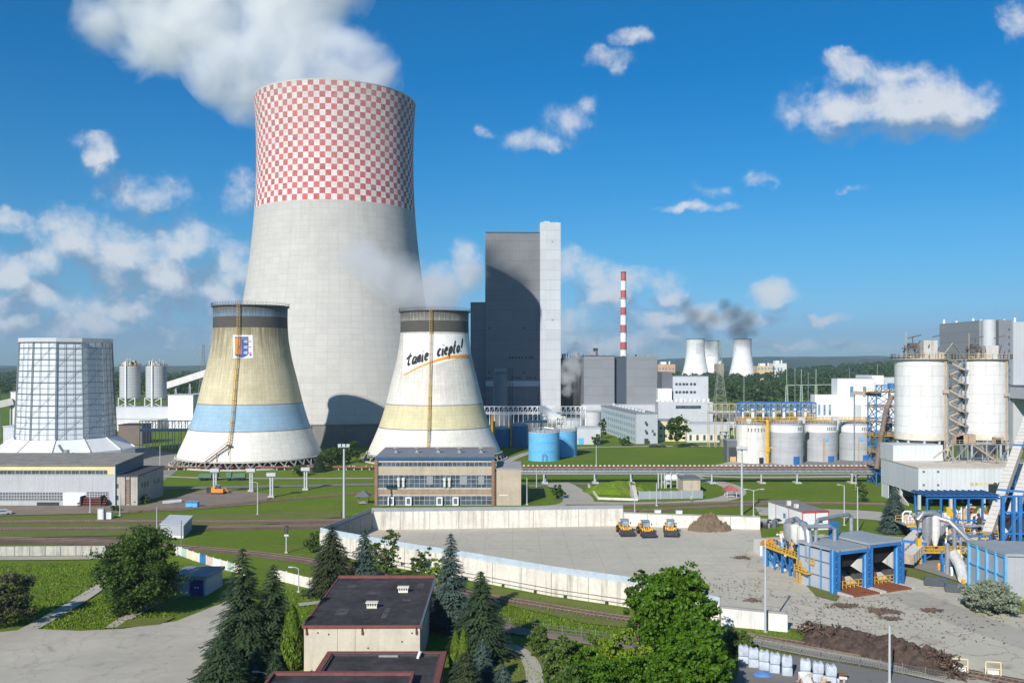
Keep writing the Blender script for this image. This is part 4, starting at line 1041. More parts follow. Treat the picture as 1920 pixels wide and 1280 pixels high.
# ---- four grey tanks with blue doors, yellow walkways
TG = 'grey process tanks in a row'
TW = mat('stained_white_tank',(.68,.67,.62),.6,.08,streak=.75,stain=(.36,.22,.11)); TGm = mat('grey_tank',(.42,.435,.45),.42,.07,streak=.35,stain=(.28,.25,.2),courses=2.2)
defs = [(1411,869,6.5,795,TW,'stained white process tank with a small blue hatch, leftmost of four'),(1475,871,6.3,793,TGm,'plain grey process tank with wide blue door, second of four'),(1539,866,6.4,793,TGm,'grey process tank with blue sign and yellow ladder, third of four'),(1603,864,6.5,793,TGm,'grey process tank nearest the blue steel tower, rightmost of four')]
tanks4 = []
for k,(x,yb,r,yt,m,lab) in enumerate(defs):
    t,_,h = tank(lab,x,yb,r,yt,m,TG); tanks4.append((t,r,h))
    if k:
        b = MB(); b.lathe([(r+.05,h-3.4),(r+.05,h-.6)],48); b.build('white_band', WHITE, t, smooth=True)
    b = MB()
    nlet = 6
    for i in range(nlet):
        if k == 1 and i < 3: continue
        a = (.05+.13*i) if k else (-.55+.2*i); z = h-2.6
        for dz,da in ((0,0),(.5,.02),(1.0,.0)):
            rr = r+.09; pp=[(rr*math.sin(a+da*.3),-rr*math.cos(a+da*.3)),(rr*math.sin(a+.08),-rr*math.cos(a+.08))]
            b.add([(pp[0][0],pp[0][1],z+dz),(pp[1][0],pp[1][1],z+dz),(pp[1][0],pp[1][1],z+dz+.34),(pp[0][0],pp[0][1],z+dz+.34)],[(0,1,2,3)])
    b.build('faded_lettering', mat('dark_lettering',(.08,.085,.09),.8,.2), t)
    d = .30
    b = MB(); a0,a1 = (.12,.55) if k!=0 else (.15,.42)
    vs=[]; zt_ = 3.2 if k==1 else 2.4
    for i in range(7):
        a=a0+(a1-a0)*i/6; vs.append(((r+.2)*math.sin(a),-(r+.2)*math.cos(a)))
    b.prism(vs+[(x*.95,y*.95) for x,y in reversed(vs)],.05,zt_); b.build('hatch', BLUE if k else mat('navy_hatch',(.03,.04,.07),.5,.1), t)
    b = MB(); b.box(r*.55,r*.98,-r*.62,-r*.35,h+.2,h+2.6) if k else b.box(-r*.5,-r*.2,-3,-2,h+.2,h+2.4); b.build('roof_unit', LGREY, t)
    b = MB(); rails(b,[((r+.1)*math.cos(a),(r+.1)*math.sin(a),h+.12) for a in np.linspace(math.pi,2*math.pi,14)],1.2,1.2,.07); b.build('yellow_railing', YEL, t)
    if k >= 2:
        b = MB(); a=-.15
        for s in (-.35,.35): b.bar(((r+.3)*math.sin(a)+s,-(r+.3)*math.cos(a),0),((r+.3)*math.sin(a)+s,-(r+.3)*math.cos(a),h*.62),.14)
        for i in range(16): z=.5+i*.6; b.bar(((r+.3)*math.sin(a)-.35,-(r+.3)*math.cos(a),z),((r+.3)*math.sin(a)+.35,-(r+.3)*math.cos(a),z),.1)
        b.build('ladder', mat('pale_orange',(.62,.42,.2),.6,.1), t)
        b = MB(); b.box(-.6,.8,-r-.25,-r+.3,h*.56,h*.56+1.2); b.build('sign', LBLUE, t)
Yk = 368
wk = thing('walkway','yellow steel walkway joining the tops of the four grey tanks','walkway',(XA(1385,Yk),Yk,0)); L=XA(1632,Yk)-XA(1385,Yk); hk=ZA(788,Yk)
b = MB(); b.box(0,L,2,3.4,hk,hk+.15); b.build('deck', STEEL, wk)
b = MB(); rails(b,[(0,2,hk+.15),(L,2,hk+.15)],1.2,1.5,.07); rails(b,[(0,3.4,hk+.15),(L,3.4,hk+.15)],1.2,1.5,.07); b.box(0,L,1.9,2,hk-.2,hk+.1); b.build('railing', YEL, wk)
b = MB()
for px in (1443,1507,1571): x=XA(px,Yk)-XA(1385,Yk); b.bar((x,2.7,0),(x,2.7,hk),.5)
b.build('support', YEL, wk)
# yellow stack beside the first tank, blue girder frame behind
st = thing('filter_column','yellow pipe column between the first two grey tanks','pipe column',G(1439,868))
b = MB(); b.cyl((0,0,0),(0,0,ZA(786,365)),.75,n=14); b.cyl((0,0,4.5),(0,0,6.5),1.15,n=14); b.build('column', YEL, st)
b = MB(); b.tube([(0,0,6),(2,0,6.2),(3,0,4)],.4); b.build('branch_pipe', YEL, st)
bf = thing('steel_gantry','blue steel portal frame over the yard behind the first grey tanks','steel frame',(XA(1388,400),400,0)); L=XA(1530,400)-XA(1388,400); hb=ZA(755,400)
b = MB()
for i in range(6):
    x=L*i/5
    for y in (0,6): b.bar((x,y,0),(x,y,hb),.4)
    b.bar((x,0,hb),(x,6,hb),.35)
    if i<5:
        for y in (0,6): b.bar((x,y,hb),(x+L/5,y,hb),.45); b.bar((x,y,hb-2.2),(x+L/5,y,hb-2.2),.3); b.bar((x,y,hb-2.2),(x+L/10,y,hb),.2); b.bar((x+L/10,y,hb),(x+L/5,y,hb-2.2),.2)
b.build('frame', BLUE, bf)
b = MB(); b.box(L*.62,L*.98,1,5,hb-6.5,hb-6.2); rails(b,[(L*.62,1,hb-6.2),(L*.98,1,hb-6.2)],1.3); b.build('platform', YEL, bf)
b = MB()
for i in range(7): x=L*(.05+.14*i); b.cyl((x,3,hb-7),(x,3,hb-2.4),rnd.uniform(.5,.9),n=12)
b.build('vessel', WHITE, bf)
p0=G(1363,866); sh=bldg('open_shed','small grey open fronted shed at the left end of the grey tanks','shed',(p0.x,p0.y,0),0,XA(1385,p0.y)-p0.x,6,ZA(826,p0.y),DGREY,MGREY)
panel(sh,'f',4.6,6,.8,4.0,0,6,CHAR,'opening'); 
b=MB(); b.box(1.2,3.6,-.2,.02,0,2.2); b.build('stored_pallets', mat('pallet_wood',(.5,.33,.15),.8,.2), sh)

# ---- pipe bridge along the middle
pb = thing('pipe_bridge','long trestle pipe bridge with red and grey pipes crossing the site','pipe bridge',(0,0,0))
Yp=300; xa,xb = XA(930,Yp), XA(1665,Yp); hz=ZA(886,Yp)
b=MB()
for y in (0,3): b.box(xa,xb,Yp+y,Yp+y+.22,hz-.5,hz)
nx=int((xb-xa)/2.2)
for i in range(nx): x=xa+i*(xb-xa)/nx; b.bar((x,Yp,hz-.45),(x,Yp+3.2,hz-.45),.16); b.bar((x,Yp-.05,hz),(x,Yp-.05,hz+1.5),.1); b.bar((x,Yp+.0,hz-.4),(x+2.2,Yp+.0,hz+1.4),.08)
b.box(xa,xb,Yp-.1,Yp,hz+1.4,hz+1.55); b.build('girder', STEEL, pb)
for k,(y,z,r,m) in enumerate(((.5,.35,.32,STEEL),(1.2,.4,.3,LGREY),(1.9,.42,.34,DGREY),(2.6,.75,.36,RUST),(2.9,1.6,.3,mat('faded_red_pipe',(.22,.09,.065),.8,.35,1.2)))):
    b=MB(); b.cyl((xa,Yp+y,hz+z),(xb,Yp+y,hz+z),r,n=10); b.build('pipe',m,pb)
b=MB()
for i in range(int((xb-xa)/1.5)): x=xa+i*1.5; b.box(x,x+.55,Yp+2.55,Yp+3.2,hz+1.9,hz+2.25)
b.build('pipe_clamp', mat('clamp_white',(.7,.66,.6),.7,.2), pb)
for px in (1022,1117,1185,1250,1337,1430,1497,1600):
    x=XA(px,Yp); b=MB(); b.bar((x-.4,Yp+.3,0),(x-.4,Yp+.3,hz-.5),.45); b.bar((x+.4,Yp+2.8,0),(x+.4,Yp+2.8,hz-.5),.45); b.bar((x-.4,Yp+.3,hz-.9),(x+.4,Yp+2.8,hz-.9),.4); b.bar((x-.4,Yp+.3,.4),(x+.4,Yp+2.8,hz-.9),.2); b.box(x-1,x+1,Yp-.3,Yp+3.4,0,.5); b.build('trestle_leg', CONC if px in(1430,1600) else GREYP, pb)
# left run of red pipe and the T pillars
rp = thing('pipeline','low rusty red pipeline on short stools in front of the left cooling towers','pipeline',(0,0,0)); Yr=345
x0_,x1_=XA(300,Yr),XA(712,Yr)
for k,(y,z,m) in enumerate(((0,2.0,_MC['faded_red_pipe']),(1.1,2.0,RUST),(2.0,1.4,STEEL))):
    b=MB(); b.cyl((x0_,Yr-6+y,z*.5),(x1_,Yr-6+y,z*.5),.36,n=10); b.build('pipe',m,rp)
b=MB()
for i in range(30): x=x0_+i*(x1_-x0_)/29; b.box(x-.2,x+.2,Yr-6.5,Yr-3.5,0,.62); 
for i in range(40): x=x0_+rnd.random()*(x1_-x0_); b.box(x,x+.5,Yr-6.45,Yr-5.5,1.3,1.6)
b.build('stool', CONC, rp)
tp=None
for (px,pb_,pt,lab) in ((403,926,878,'pale T shaped pipe pillar behind the orange machine'),(471,921,878,'pale T shaped pipe pillar, second from the left, in front of the crest tower'),(509,932,886,'shorter pale T shaped pillar standing foremost on the grass'),(573,918,876,'pale T shaped pillar furthest right, beside the cooling tower edge')):
    g=G(px,pb_); h=ZA(pt,g.y)
    tp=thing('pipe_pillar',lab,'pillar',g,0,'T shaped pipe pillars left without pipes')
    b=MB()
    for s in (-.35,.35): b.bar((s,0,0),(s,0,h-1),.4)
    for z in np.linspace(.6,h-1.2,5): b.bar((-.35,0,z),(.35,0,z+.5),.12)
    b.build('post',GREYP,tp); b=MB(); b.box(-.9,.9,-.8,.8,0,.5); b.build('footing',CONC,tp)
    b=MB(); b.box(-1.35,1.35,-.7,.7,h-1,h); b.build('cross_head',LGREY,tp)

# ---- left white twelve sided tower
TW12=Vector((XA(124,370),370,0)); tt=thing('cooling_tower','pale twelve sided panelled tower with dark steel lattice outside','cooling tower',TW12)
view=math.atan2(-TW12.x, TW12.y)   # turn facets relative to the line of sight
zt_=ZA(637,370); zb_=9.9
ang12=[R(-11.4+30*k)+math.atan2(TW12.x,TW12.y)*-1 for k in range(12)]
def p12(k,z,off=0,frac=0):
    r=18.7-(18.7-16.9)*(z-zb_)/(zt_-zb_)+off
    def c(i): a=ang12[i%12]; return Vector((r*math.sin(a),-r*math.cos(a),z))
    return c(k).lerp(c(k+1),frac)
PAN=mat('pale_blue_sheeting',(.66,.70,.73),.45,.05,.08,rib=3.2,ribdir='z',ribamt=.12)
b=MB(); vs=[p12(k,zb_) for k in range(12)]+[p12(k,zt_) for k in range(12)]
b.add(vs,[(k,(k+1)%12,12+(k+1)%12,12+k) for k in range(12)]+[tuple(range(12,24))]); b.build('shell',PAN,tt)
b=MB(); LT_=mat('lattice_steel',(.14,.165,.19),.5,.1)
nr=17
for k in range(12):
    for j in range(nr+1):
        z=zb_+(zt_-zb_-1.2)*j/nr; b.bar(p12(k,z,.5),p12(k,z,.5,1),.11 if j%2 else .2)
    for f in (0,.33,.67):
        b.bar(p12(k,zb_,.5,f),p12(k,zt_-.8,.5,f),.3 if f==0 else .15)
    for j in range(4):
        za=zb_+(zt_-zb_-1.2)*j/4; zb2=zb_+(zt_-zb_-1.2)*(j+1)/4
        b.bar(p12(k,za,.45,0),p12(k,zb2,.45,1),.09)
b.build('lattice',LT_,tt)
b=MB(); vs=[p12(k,zt_-1.2,.9) for k in range(12)]+[p12(k,zt_+.4,.9) for k in range(12)]; b.add(vs,[(k,(k+1)%12,12+(k+1)%12,12+k) for k in range(12)]); b.build('rim',LGREY,tt)
b=MB(); vs=[p12(k,zb_,.6) for k in range(12)]+[p12(k,5.2,7.2) for k in range(12)]+[p12(k,0,7.4) for k in range(12)]
b.add(vs,[(j*12+k,j*12+(k+1)%12,(j+1)*12+(k+1)%12,(j+1)*12+k) for j in (0,1) for k in range(12)]); b.build('skirt',mat('white_skirt',(.72,.74,.75),.5,.05),tt)
b=MB()
for k in range(12): b.bar(p12(k,zb_+.1,.65),p12(k,5.4,7.2),.45)
b.build('skirt_rib',WHITE,tt)
b=MB(); b.cyl((12,-25,5),(10.5,-27,9),.5,n=10); b.cyl((13,-26,4),(13,-26,7),1.0,n=12); b.build('outlet_pipe',STEEL,tt)

# ---- left background: twin ash silos, base, gallery, sheds, pipe rack, pylon
Ys=560
for (px,lab) in ((244,'left one of two ribbed ash silos beside the white panelled tower'),(293,'right one of two ribbed ash silos beside the sloping gallery')):
    t=thing('silo',lab,'silo',(XA(px,Ys),Ys,0),0,'ribbed ash silos'); r=6.1
    z0,z1=ZA(745,Ys),ZA(686,Ys)
    b=MB(); b.lathe([(r,z0),(r,z1),(.01,z1+.8)],36); b.build('shell',mat('ash_silo',(.42,.44,.45),.5,.06,rib=1.9,ribdir='z',ribamt=.4),t,smooth=True)
    b=MB(); b.lathe([(r+.3,z0-.4),(r+.3,z0),(r,z0)],36); b.build('ring_beam',STEEL,t)
    b=MB()
    for i in range(12): a=rnd.uniform(0,6.28); q=rnd.uniform(0,5); b.bar((q*math.cos(a),q*math.sin(a),z1),(q*math.cos(a),q*math.sin(a),z1+rnd.uniform(2,5)),.3)
    for i in range(5): x=rnd.uniform(-4,3); b.box(x,x+1.8,-2,1,z1+.3,z1+rnd.uniform(1.5,3.5))
    b.build('roof_plant',mat('tan_steel',(.5,.43,.34),.6,.25),t)
    b=MB(); rails(b,[((r+.2)*math.cos(a),(r+.2)*math.sin(a),z1) for a in np.linspace(0,6.283,20)],1.3,2,.1); b.build('railing',YEL if px<260 else STEEL,t)
    b=MB()
    for s in (-1,1):
        b.bar((s*5,-5,ZA(762,Ys)),(s*5,-5,z0),.6); b.bar((s*5,5,ZA(762,Ys)),(s*5,5,z0),.6); b.bar((s*5,-5,ZA(762,Ys)),(-s*5,-5,z0),.4)
    b.build('leg',LGREY,t)
    b=MB(); b.bar((0,-r-.6,ZA(785,Ys)),(0,-r-.6,z1+3),.7); b.build('stair_shaft',WHITE,t)
bs=bldg('silo_building','long pale grey base building under the two ash silos','building',(XA(215,Ys-9),Ys-9,0),0,XA(316,Ys)-XA(215,Ys),18,ZA(762,Ys),LGREY,LGREY)
b=MB(); b.box(-2,33,-18,-.1,0,ZA(785,Ys-18)); b.build('front_annex',OFFW,bs)
tr=thing('conveyor_gallery','white sloping conveyor gallery beyond the crest cooling tower','conveyor',(0,0,0)); b=MB(); a_=PT(312,723,600); q_=PT(400,695,600); b.bar(a_,q_,4,4.2); b.build('gallery',OFFW,tr)
b=MB()
for f in (.2,.5,.85): c=a_.lerp(q_,f); b.bar((c.x-1.5,c.y,0),c,.5); b.bar((c.x+1.5,c.y,0),c,.5)
b.build('support',STEEL,tr)
bldg('store_shed','plain white box shed right of the ash silos','shed',(XA(315,540),540,0),0,XA(362,540)-XA(315,540),18,ZA(741,540),WHITE,LGREY)
bldg('store_shed','grey low shed behind the crest cooling tower','shed',(XA(363,570),570,0),0,XA(420,570)-XA(363,570),18,ZA(738,570),MGREY,MGREY)
bldg('store_shed','small white building left of the panelled tower, above the meadow','shed',(XA(6,380),380,0),0,XA(31,380)-XA(6,380),12,ZA(800,380),LGREY,LGREY)
bldg('store_shed','white transfer house at the left edge by the panelled tower','shed',(XA(20,470),470,0),0,XA(45,470)-XA(20,470),12,ZA(735,470),OFFW,LGREY)
tr=thing('conveyor_gallery','white low gallery running off the left edge of the site','conveyor',(0,0,0)); b=MB(); a_=PT(-60,772,460); q_=PT(24,752,470); b.bar(a_,q_,3,3.4); b.build('gallery',OFFW,tr); b=MB()
for f in (.3,.7,.95): c=a_.lerp(q_,f); b.bar((c.x,c.y,0),c,.6)
b.build('support',STEEL,tr)
pipe_rack('double deck pipe rack running from panelled tower to crest tower', 262,372,808,789,420,9,LGREY)
p0=G(222,832); bldg('store_shed','dark brown shed between the panelled tower and the pipe rack','shed',p0,0,XA(266,p0.y)-p0.x,12,ZA(797,p0.y),mat('brown_sheet',(.17,.135,.115),.7,.12),CHAR)
def pylon(label,px,yt,Y,w,arms,m=STEEL):
    t=thing('pylon',label,'pylon',(XA(px,Y),Y,0)); h=ZA(yt,Y); b=MB(); lattice(b,w,w,0,h*.62,7,.13,taper=.32); lattice(b,w*.32,w*.32,h*.62,h,5,.1,taper=.4); b.build('mast',m,t)
    for (f,l) in arms:
        b=MB()
        for s in (-1,1): b.bar((s*w*.12,0,h*f),(s*l,0,h*f+.6),.22); b.bar((s*w*.12,0,h*f+2.2),(s*l,0,h*f+.6),.18); b.bar((s*l,0,h*f+.6),(s*l,0,h*f-1.8),.18)
        b.build('cross_arm',m,t)
pylon('lattice pylon in the gap left of the crest tower',381,646,800,9,((.78,8),(.88,10),(.97,6)),mat('pylon_grey',(.2,.23,.26),.6,.1))
pylon('lattice pylon in front of the far white cooling towers',1350,640,700,10,((.8,10),(.9,12),(.98,7)),mat('pylon_green',(.24,.27,.22),.6,.1))
gt=thing('substation_gantry','pale green lattice gantry with masts in front of the wood','gantry',(XA(1475,620),620,0)); b=MB(); L=XA(1530,620)-XA(1475,620)
for x in (0,L*.5,L): lattice(b,2.4,2.4,0,ZA(722,620),6,.1,cx=x,taper=.4); b.bar((x,0,ZA(722,620)),(x,0,ZA(692,620)),.3)
b.bar((0,0,ZA(722,620)),(L+28,0,ZA(720,620)),.4); b.build('frame',mat('gantry_green',(.36,.44,.36),.6,.1),gt)
b=MB(); b.bar((L*.25,-2,0),(L*.25,-2,ZA(690,620)),.3); b.bar((L*.7,-2,0),(L*.7,-2,ZA(698,620)),.3); b.build('lightning_rod',STEEL,gt)
for px,yt,Y in ((1593,690,650),(1645,682,700),(1395,700,560)):
    t=thing('mast',{1593:'thin rod mast over the white stepped building roof',1645:'thin rod mast behind the white stepped building, right one',1395:'thin rod mast in front of the wood, left of the green gantry'}[px],'mast',(XA(px,Y),Y,0)); b=MB(); b.cyl((0,0,0),(0,0,ZA(yt,Y)),.35,.12,n=8); b.build('pole',STEEL,t)
    b=MB(); b.box(-.8,.8,-.8,.8,0,.5); b.build('footing',CONC,t)
# far orange and white works by the horizon
for lab,x0,x1,y0,m in (('orange brick works building left of the far white cooling towers',1234,1266,683,mat('far_orange',(.55,.33,.18),.8,.15,.06)),('small brown block between the far white cooling towers',1345,1357,682,mat('far_brown',(.4,.29,.19),.8,.15)),('cream and orange works right of the far white cooling towers',1420,1452,686,mat('far_cream',(.62,.45,.24),.8,.15,.06)),('white works building furthest right by the far cooling towers',1450,1475,681,OFFW)):
    t=bldg('factory_building',lab,'factory',(XA(x0,1900),1900,0),0,XA(x1,1900)-XA(x0,1900),30,ZA(y0,1900),m,LGREY,over=.3)
    W_=XA(x1,1900)-XA(x0,1900)
    for i in range(max(1,int(W_/7))): panel(t,'f',W_,30,1.5+i*7,5+i*7,ZA(693,1900),ZA(689,1900),GLASSB,'window')
    b=MB(); b.box(W_*.2,W_*.5,4,20,ZA(y0,1900),ZA(y0-5,1900)); b.cyl((W_*.7,8,ZA(y0,1900)),(W_*.7,8,ZA(y0-6,1900)),1.6,n=10); b.build('roof_plant',WHITE,t)
# ================================================================== right side works
# far right grey boiler house
Yg=430; gx=lambda x: XA(x,Yg)-XA(1836,Yg)
gb=bldg('boiler_house','long grey clad boiler house rising behind the twin white silos','power block',(XA(1836,Yg),Yg,0),0,gx(1866),40,ZA(602,Yg),mat('ribbed_grey',(.27,.285,.30),.45,.05,.08,rib=1.6,ribamt=.2,courses=5.0),MGREY,over=.05)
b=MB(); b.box(gx(1866)+.05,gx(1891),-3,40,0,ZA(600,Yg)); b.build('dark_block',mat('dusk_grey',(.2,.215,.24),.5,.05),gb)
b=MB(); b.box(gx(1891)+.05,gx(2060),-4,40,0,ZA(604,Yg)); b.build('pale_block',mat('pale_ribbed',(.46,.48,.50),.45,.05,.08,rib=1.6,ribamt=.15),gb)
for y in (618,632,645,658,694,707,721):
    b=MB(); z=ZA(y,Yg); b.box(gx(1884),gx(1887),-3.06,-2.9,z-.6,z+.6); b.build('window',GLASS,gb)
b=MB(); b.cyl((gx(1849),-2.5,0),(gx(1849),-2.5,ZA(600,Yg)),3.0,n=20); b.build('duct',LGREY,gb)
b=MB()
for x,yy_ in ((1838,36),(1840,24),(1845,10),(1852,6),(1896,6),(1916,6)): b.cyl((gx(x),yy_,ZA(607,Yg)),(gx(x),yy_,ZA(rnd.uniform(592,598),Yg)),.5,n=8)
b.build('roof_unit',WHITE,gb)
b=MB(); b.box(gx(1885),gx(2060),-30,-4.1,ZA(750,Yg-30),ZA(728,Yg-30)); b.build('annex',mat('lilac_grey',(.45,.45,.5),.6,.06),gb)
b=MB(); b.box(gx(1885),gx(2060),-30.3,-4.1,ZA(728,Yg-30)+.02,ZA(724,Yg-30)); b.build('annex_roof',DGREY,gb)
b=MB()
for x in (1892,1918): b.bar((gx(x),-29,0),(gx(x),-29,ZA(750,Yg-30)),1.0)
b.build('annex_leg',BLUE,gb)

# twin white silos on the hopper house
SW=mat('silo_white',(.72,.72,.70),.5,.06,.1,streak=.6,stain=(.47,.40,.31),courses=3.0); TANST=mat('dusty_tan_steel',(.46,.37,.27),.75,.2,1,streak=.3)
SIL=[(1727.5,275,7.55,'left one of the twin tall white silos, whiter shell with pipe near its edge'),(1843,293,7.4,'right one of the twin tall white silos, behind the zigzag stairs')]
for k,(px,Y,r,lab) in enumerate(SIL):
    t=thing('silo',lab,'silo',(XA(px,Y),Y,0),0,'twin white silos'); zb=ZA(826,Y-r); ztp=ZA(674,Y)
    b=MB(); b.lathe([(r,zb+2.0),(r,ztp),(.01,ztp+.7)],56); b.build('shell',SW,t,smooth=True)
    b=MB(); b.lathe([(r-.1,zb-.1),(r+.22,zb),(r+.22,zb+.7),(r,zb+2.1)],56); b.build('skirt_ring',mat('dusty_cream',(.6,.56,.47),.8,.15,.6),t,smooth=True)
    b=MB(); b.lathe([(r-.25,zb),(2.0,zb-6.5),(2.0,zb-9)],40); b.build('hopper_cone',DGREY,t,smooth=True)
    b=MB()
    for i in range(10): a=2*math.pi*i/10; b.bar(((r-.4)*math.cos(a),(r-.4)*math.sin(a),9),((r-.4)*math.cos(a),(r-.4)*math.sin(a),zb),.55)
    b.build('leg',LGREY,t)
    b=MB(); b.lathe([(r,ztp),(r+1.0,ztp+.02),(r+1.0,ztp+.2),(r,ztp+.22)],48); rails(b,[((r+.95)*math.cos(a),(r+.95)*math.sin(a),ztp+.2) for a in np.linspace(0,6.2832,30)],1.5,1.0,.06); b.build('roof_gallery',TANST,t)
    a0=.55
    b=MB()
    for da in (-.045,.045): b.cyl(((r+.35)*math.sin(a0+da),-(r+.35)*math.cos(a0+da),zb-3),((r+.35)*math.sin(a0+da),-(r+.35)*math.cos(a0+da),ztp+1),.17,n=8)
    b.box((r+.1)*math.sin(a0)-.9,(r+.1)*math.sin(a0)+.9,-(r+.5)*math.cos(a0)-.5,-(r+.5)*math.cos(a0)+.3,zb+14,zb+15)
    b.build('fill_pipe',TANST,t)
    # roof machinery
    b=MB(); b.box(-2.2+2,2.0+2,-2,2,ztp+.3,ztp+ (5.8 if k==0 else 4.5)); b.build('roof_house',mat('dusty_grey_panel',(.50,.48,.45),.7,.1,streak=.4),t)
    SOOT=mat('soot_steel',(.13,.115,.10),.7,.3,1)
    b=MB(); lattice(b,3.2,3,ztp+.4,ztp+4.2,3,.09,cx=-3.3,cy=-1); b.build('machine_stand',SOOT,t)
    b=MB(); b.box(-5.6,-1.4,-2.6,.6,ztp+3.2,ztp+3.5); b.box(-4.2,-2.0,-1.8,.4,ztp+3.55,ztp+5.0); b.build('roof_machine',SOOT,t)
    b=MB()
    for i in range(7): x=rnd.uniform(-6,6); b.bar((x,rnd.uniform(-3,2),ztp),(x,rnd.uniform(-3,2),ztp+rnd.uniform(2,5)),.2)
    b.bar((-5,-2,ztp+6.4),(-1,-2,ztp+7.4),.35); b.bar((-3.5,-2,ztp+4),(-3.5,-2,ztp+7),.25); b.bar((2.5,-2,ztp+6.8),(6,-2,ztp+7.6),.3); b.build('antenna',SOOT,t)
    b=MB()
    for i in range(8): x=rnd.uniform(-6,5); y=rnd.uniform(-4,1); b.box(x,x+rnd.uniform(.5,1.6),y,y+1,ztp+.3,ztp+rnd.uniform(1,2.8))
    b.cyl((-5.5,-2,ztp),(-5.5,-2,ztp+8.5),.1,n=6); b.build('roof_duct',TANST,t)
br=thing('footbridge','dusty truss footbridge linking the roofs of the twin silos','footbridge',PT(1764,676,277)); q=PT(1812,674,288)-PT(1764,676,277); b=MB()
for s in (0,1.4):
    b.bar((0,s,0),(q.x,q.y+s,q.z),.3); b.bar((0,s,1.3),(q.x,q.y+s,1.3),.14)
b.bar((0,.7,.2),(q.x*.5,.7+q.y*.5,5.5),.25); b.bar((q.x*.5,.7+q.y*.5,5.5),(q.x,q.y+.7,.2),.25); b.build('truss',TANST,br)
b=MB(); b.prism([(0,0),(q.x,q.y),(q.x,q.y+1.4),(0,1.4)],.15,.25); b.build('deck',STEEL,br)
# zigzag stairs between them
zs_=thing('stair_tower','zigzag steel staircase between the twin white silos','staircase',(XA(1789,284),284,0)); b=MB(); z0,z1=14,ZA(678,284); n=6; hz_=(z1-z0)/n
for i in range(n):
    za=z0+i*hz_; 
    b.bar((-2.2,-1.2,za+hz_),(2.4,-1.2,za+hz_*.45),.35,.5); b.bar((2.4,.4,za+hz_*.45),(-2.2,.4,za),.35,.5)
    b.bar((-2.2,-1.2,za+hz_+1),(2.4,-1.2,za+hz_*.45+1),.12); b.bar((2.4,.4,za+hz_*.45+1),(-2.2,.4,za+1),.12)
    b.box(2.2,3.6,-1.6,1,za+hz_*.45-.15,za+hz_*.45); b.box(-3.2,-2,-1.6,1,za-.15,za)
b.build('flight',TANST,zs_)
b=MB()
for x,y in ((-2.8,-1.5),(2.9,-1.5),(-2.8,1),(2.9,1)): b.bar((x,y,0),(x,y,z1+1),.3)
b.build('post',STEEL,zs_)
b=MB()
for i in range(n):
    za=z0+i*hz_+hz_*.45-.2; b.add([(2.3,-1.7,za),(3.8,-1.7,za),(3.2,-1.7,za-2),(2.3,1.0,za),(3.8,1.0,za),(3.2,1.0,za-2)],[(0,1,2),(5,4,3),(0,3,4,1),(1,4,5,2),(2,5,3,0)])
b.build('bracket',DGREY,zs_)
# base box
cx_=110.7; WB=XA(1960,247)-cx_
BOXM=mat('box_cladding',(.60,.625,.64),.55,.06,.1,streak=.35,stain=(.36,.33,.28),rib=1.3,ribamt=.2)
hb=bldg('hopper_house','large pale clad hopper house under the twin silos, open at ground level','hopper house',(cx_,247,0),0,WB,25,11.3,BOXM,mat('dusty_roof',(.60,.54,.44),.9,.12,.3),z0=4.2,over=.15,thick=.25)
b=MB()
for x in (.4,9,18,27,WB-.4):
    for y in (.4,12,24.6): b.bar((x,y,0),(x,y,4.3),.7)
b.build('column',LGREY,hb)
b=MB(); b.box(.1,.3,20,24.9,0,4.25); b.box(.2,WB,24.5,24.8,0,4.25); b.build('rear_wall',BOXM,hb)
b=MB(); b.prism([(.15,7),(.5,7),(.5,16),(.15,16)],0,[.5,.5,4.2,4.2]); b.build('side_apron',CONC,hb)
W2,D2=WB,25
for i in range(9): win(hb,'f',W2,D2,14.2+i*1.25,15.1+i*1.25,ZA(910,247),ZA(906,247)+.25,gm=GLASS if i>4 else mat('amber_pane',(.55,.5,.25),.4,.2))
for (px,py) in ((1732,884),(1732,909),(1759,884),(1759,909)):
    c=XA(px,247)-cx_; panel(hb,'f',W2,D2,c-.3,c+.3,ZA(py,247)-.3,ZA(py,247)+.3,DGREY,'vent')
ub=bldg('silo_support_house','white panelled support house on the roof below the left silo','building',(XA(1677,262),263,11.6),0,XA(1771,262)-XA(1677,262),9,ZA(834,262)-11.6-.2,BOXM,LGREY,over=.02,thick=.1)
b=MB()
for k in range(2):
    b.bar((14.5+k*1.2,-.7,-.0),(17+k*3,-.6,6),.25); b.bar((17+k*.7,-.7,-.0),(15.5,-.6,6),.2)
b.build('chute',TANST,ub)
sf=thing('steel_platform','rust dusted platform with stairs between the silo bases','platform',(XA(1800,260),258,11.6)); b=MB()
for i in range(5):
    x=-3+i*4.2; b.bar((x,0,0),(x,0,5.2),.3); b.bar((x,5,0),(x,5,5.2),.3)
    if i<4: b.bar((x,0,.2),(x+4.2,0,5),.22); b.bar((x,0,5.2),(x+4.2,0,5.2),.3)
b.box(-3,14,-.4,5,5.1,5.3); b.build('frame',STEEL,sf)
b=MB(); rails(b,[(-3,-.4,5.3),(14,-.4,5.3)],1.2); b.bar((-4,-1.2,5.2),(-9,-1.2,1.5),.5,.3); b.bar((2,-1.4,5.2),(9,-1.4,.4),.6,.3); rails(b,[(2,-1.7,5.2),(9,-1.7,.4)],1.1); rails(b,[(7,-1.8,.1),(15,-1.8,.1)],1.2); b.build('stair',TANST,sf)
b=MB()
for i in range(9): x=rnd.uniform(-2,12); b.box(x,x+rnd.uniform(.8,2.2),1,3,5.3,5.3+rnd.uniform(.8,3)); 
b.build('machinery',mat('dust_machine',(.42,.30,.2),.8,.3,.7),sf)

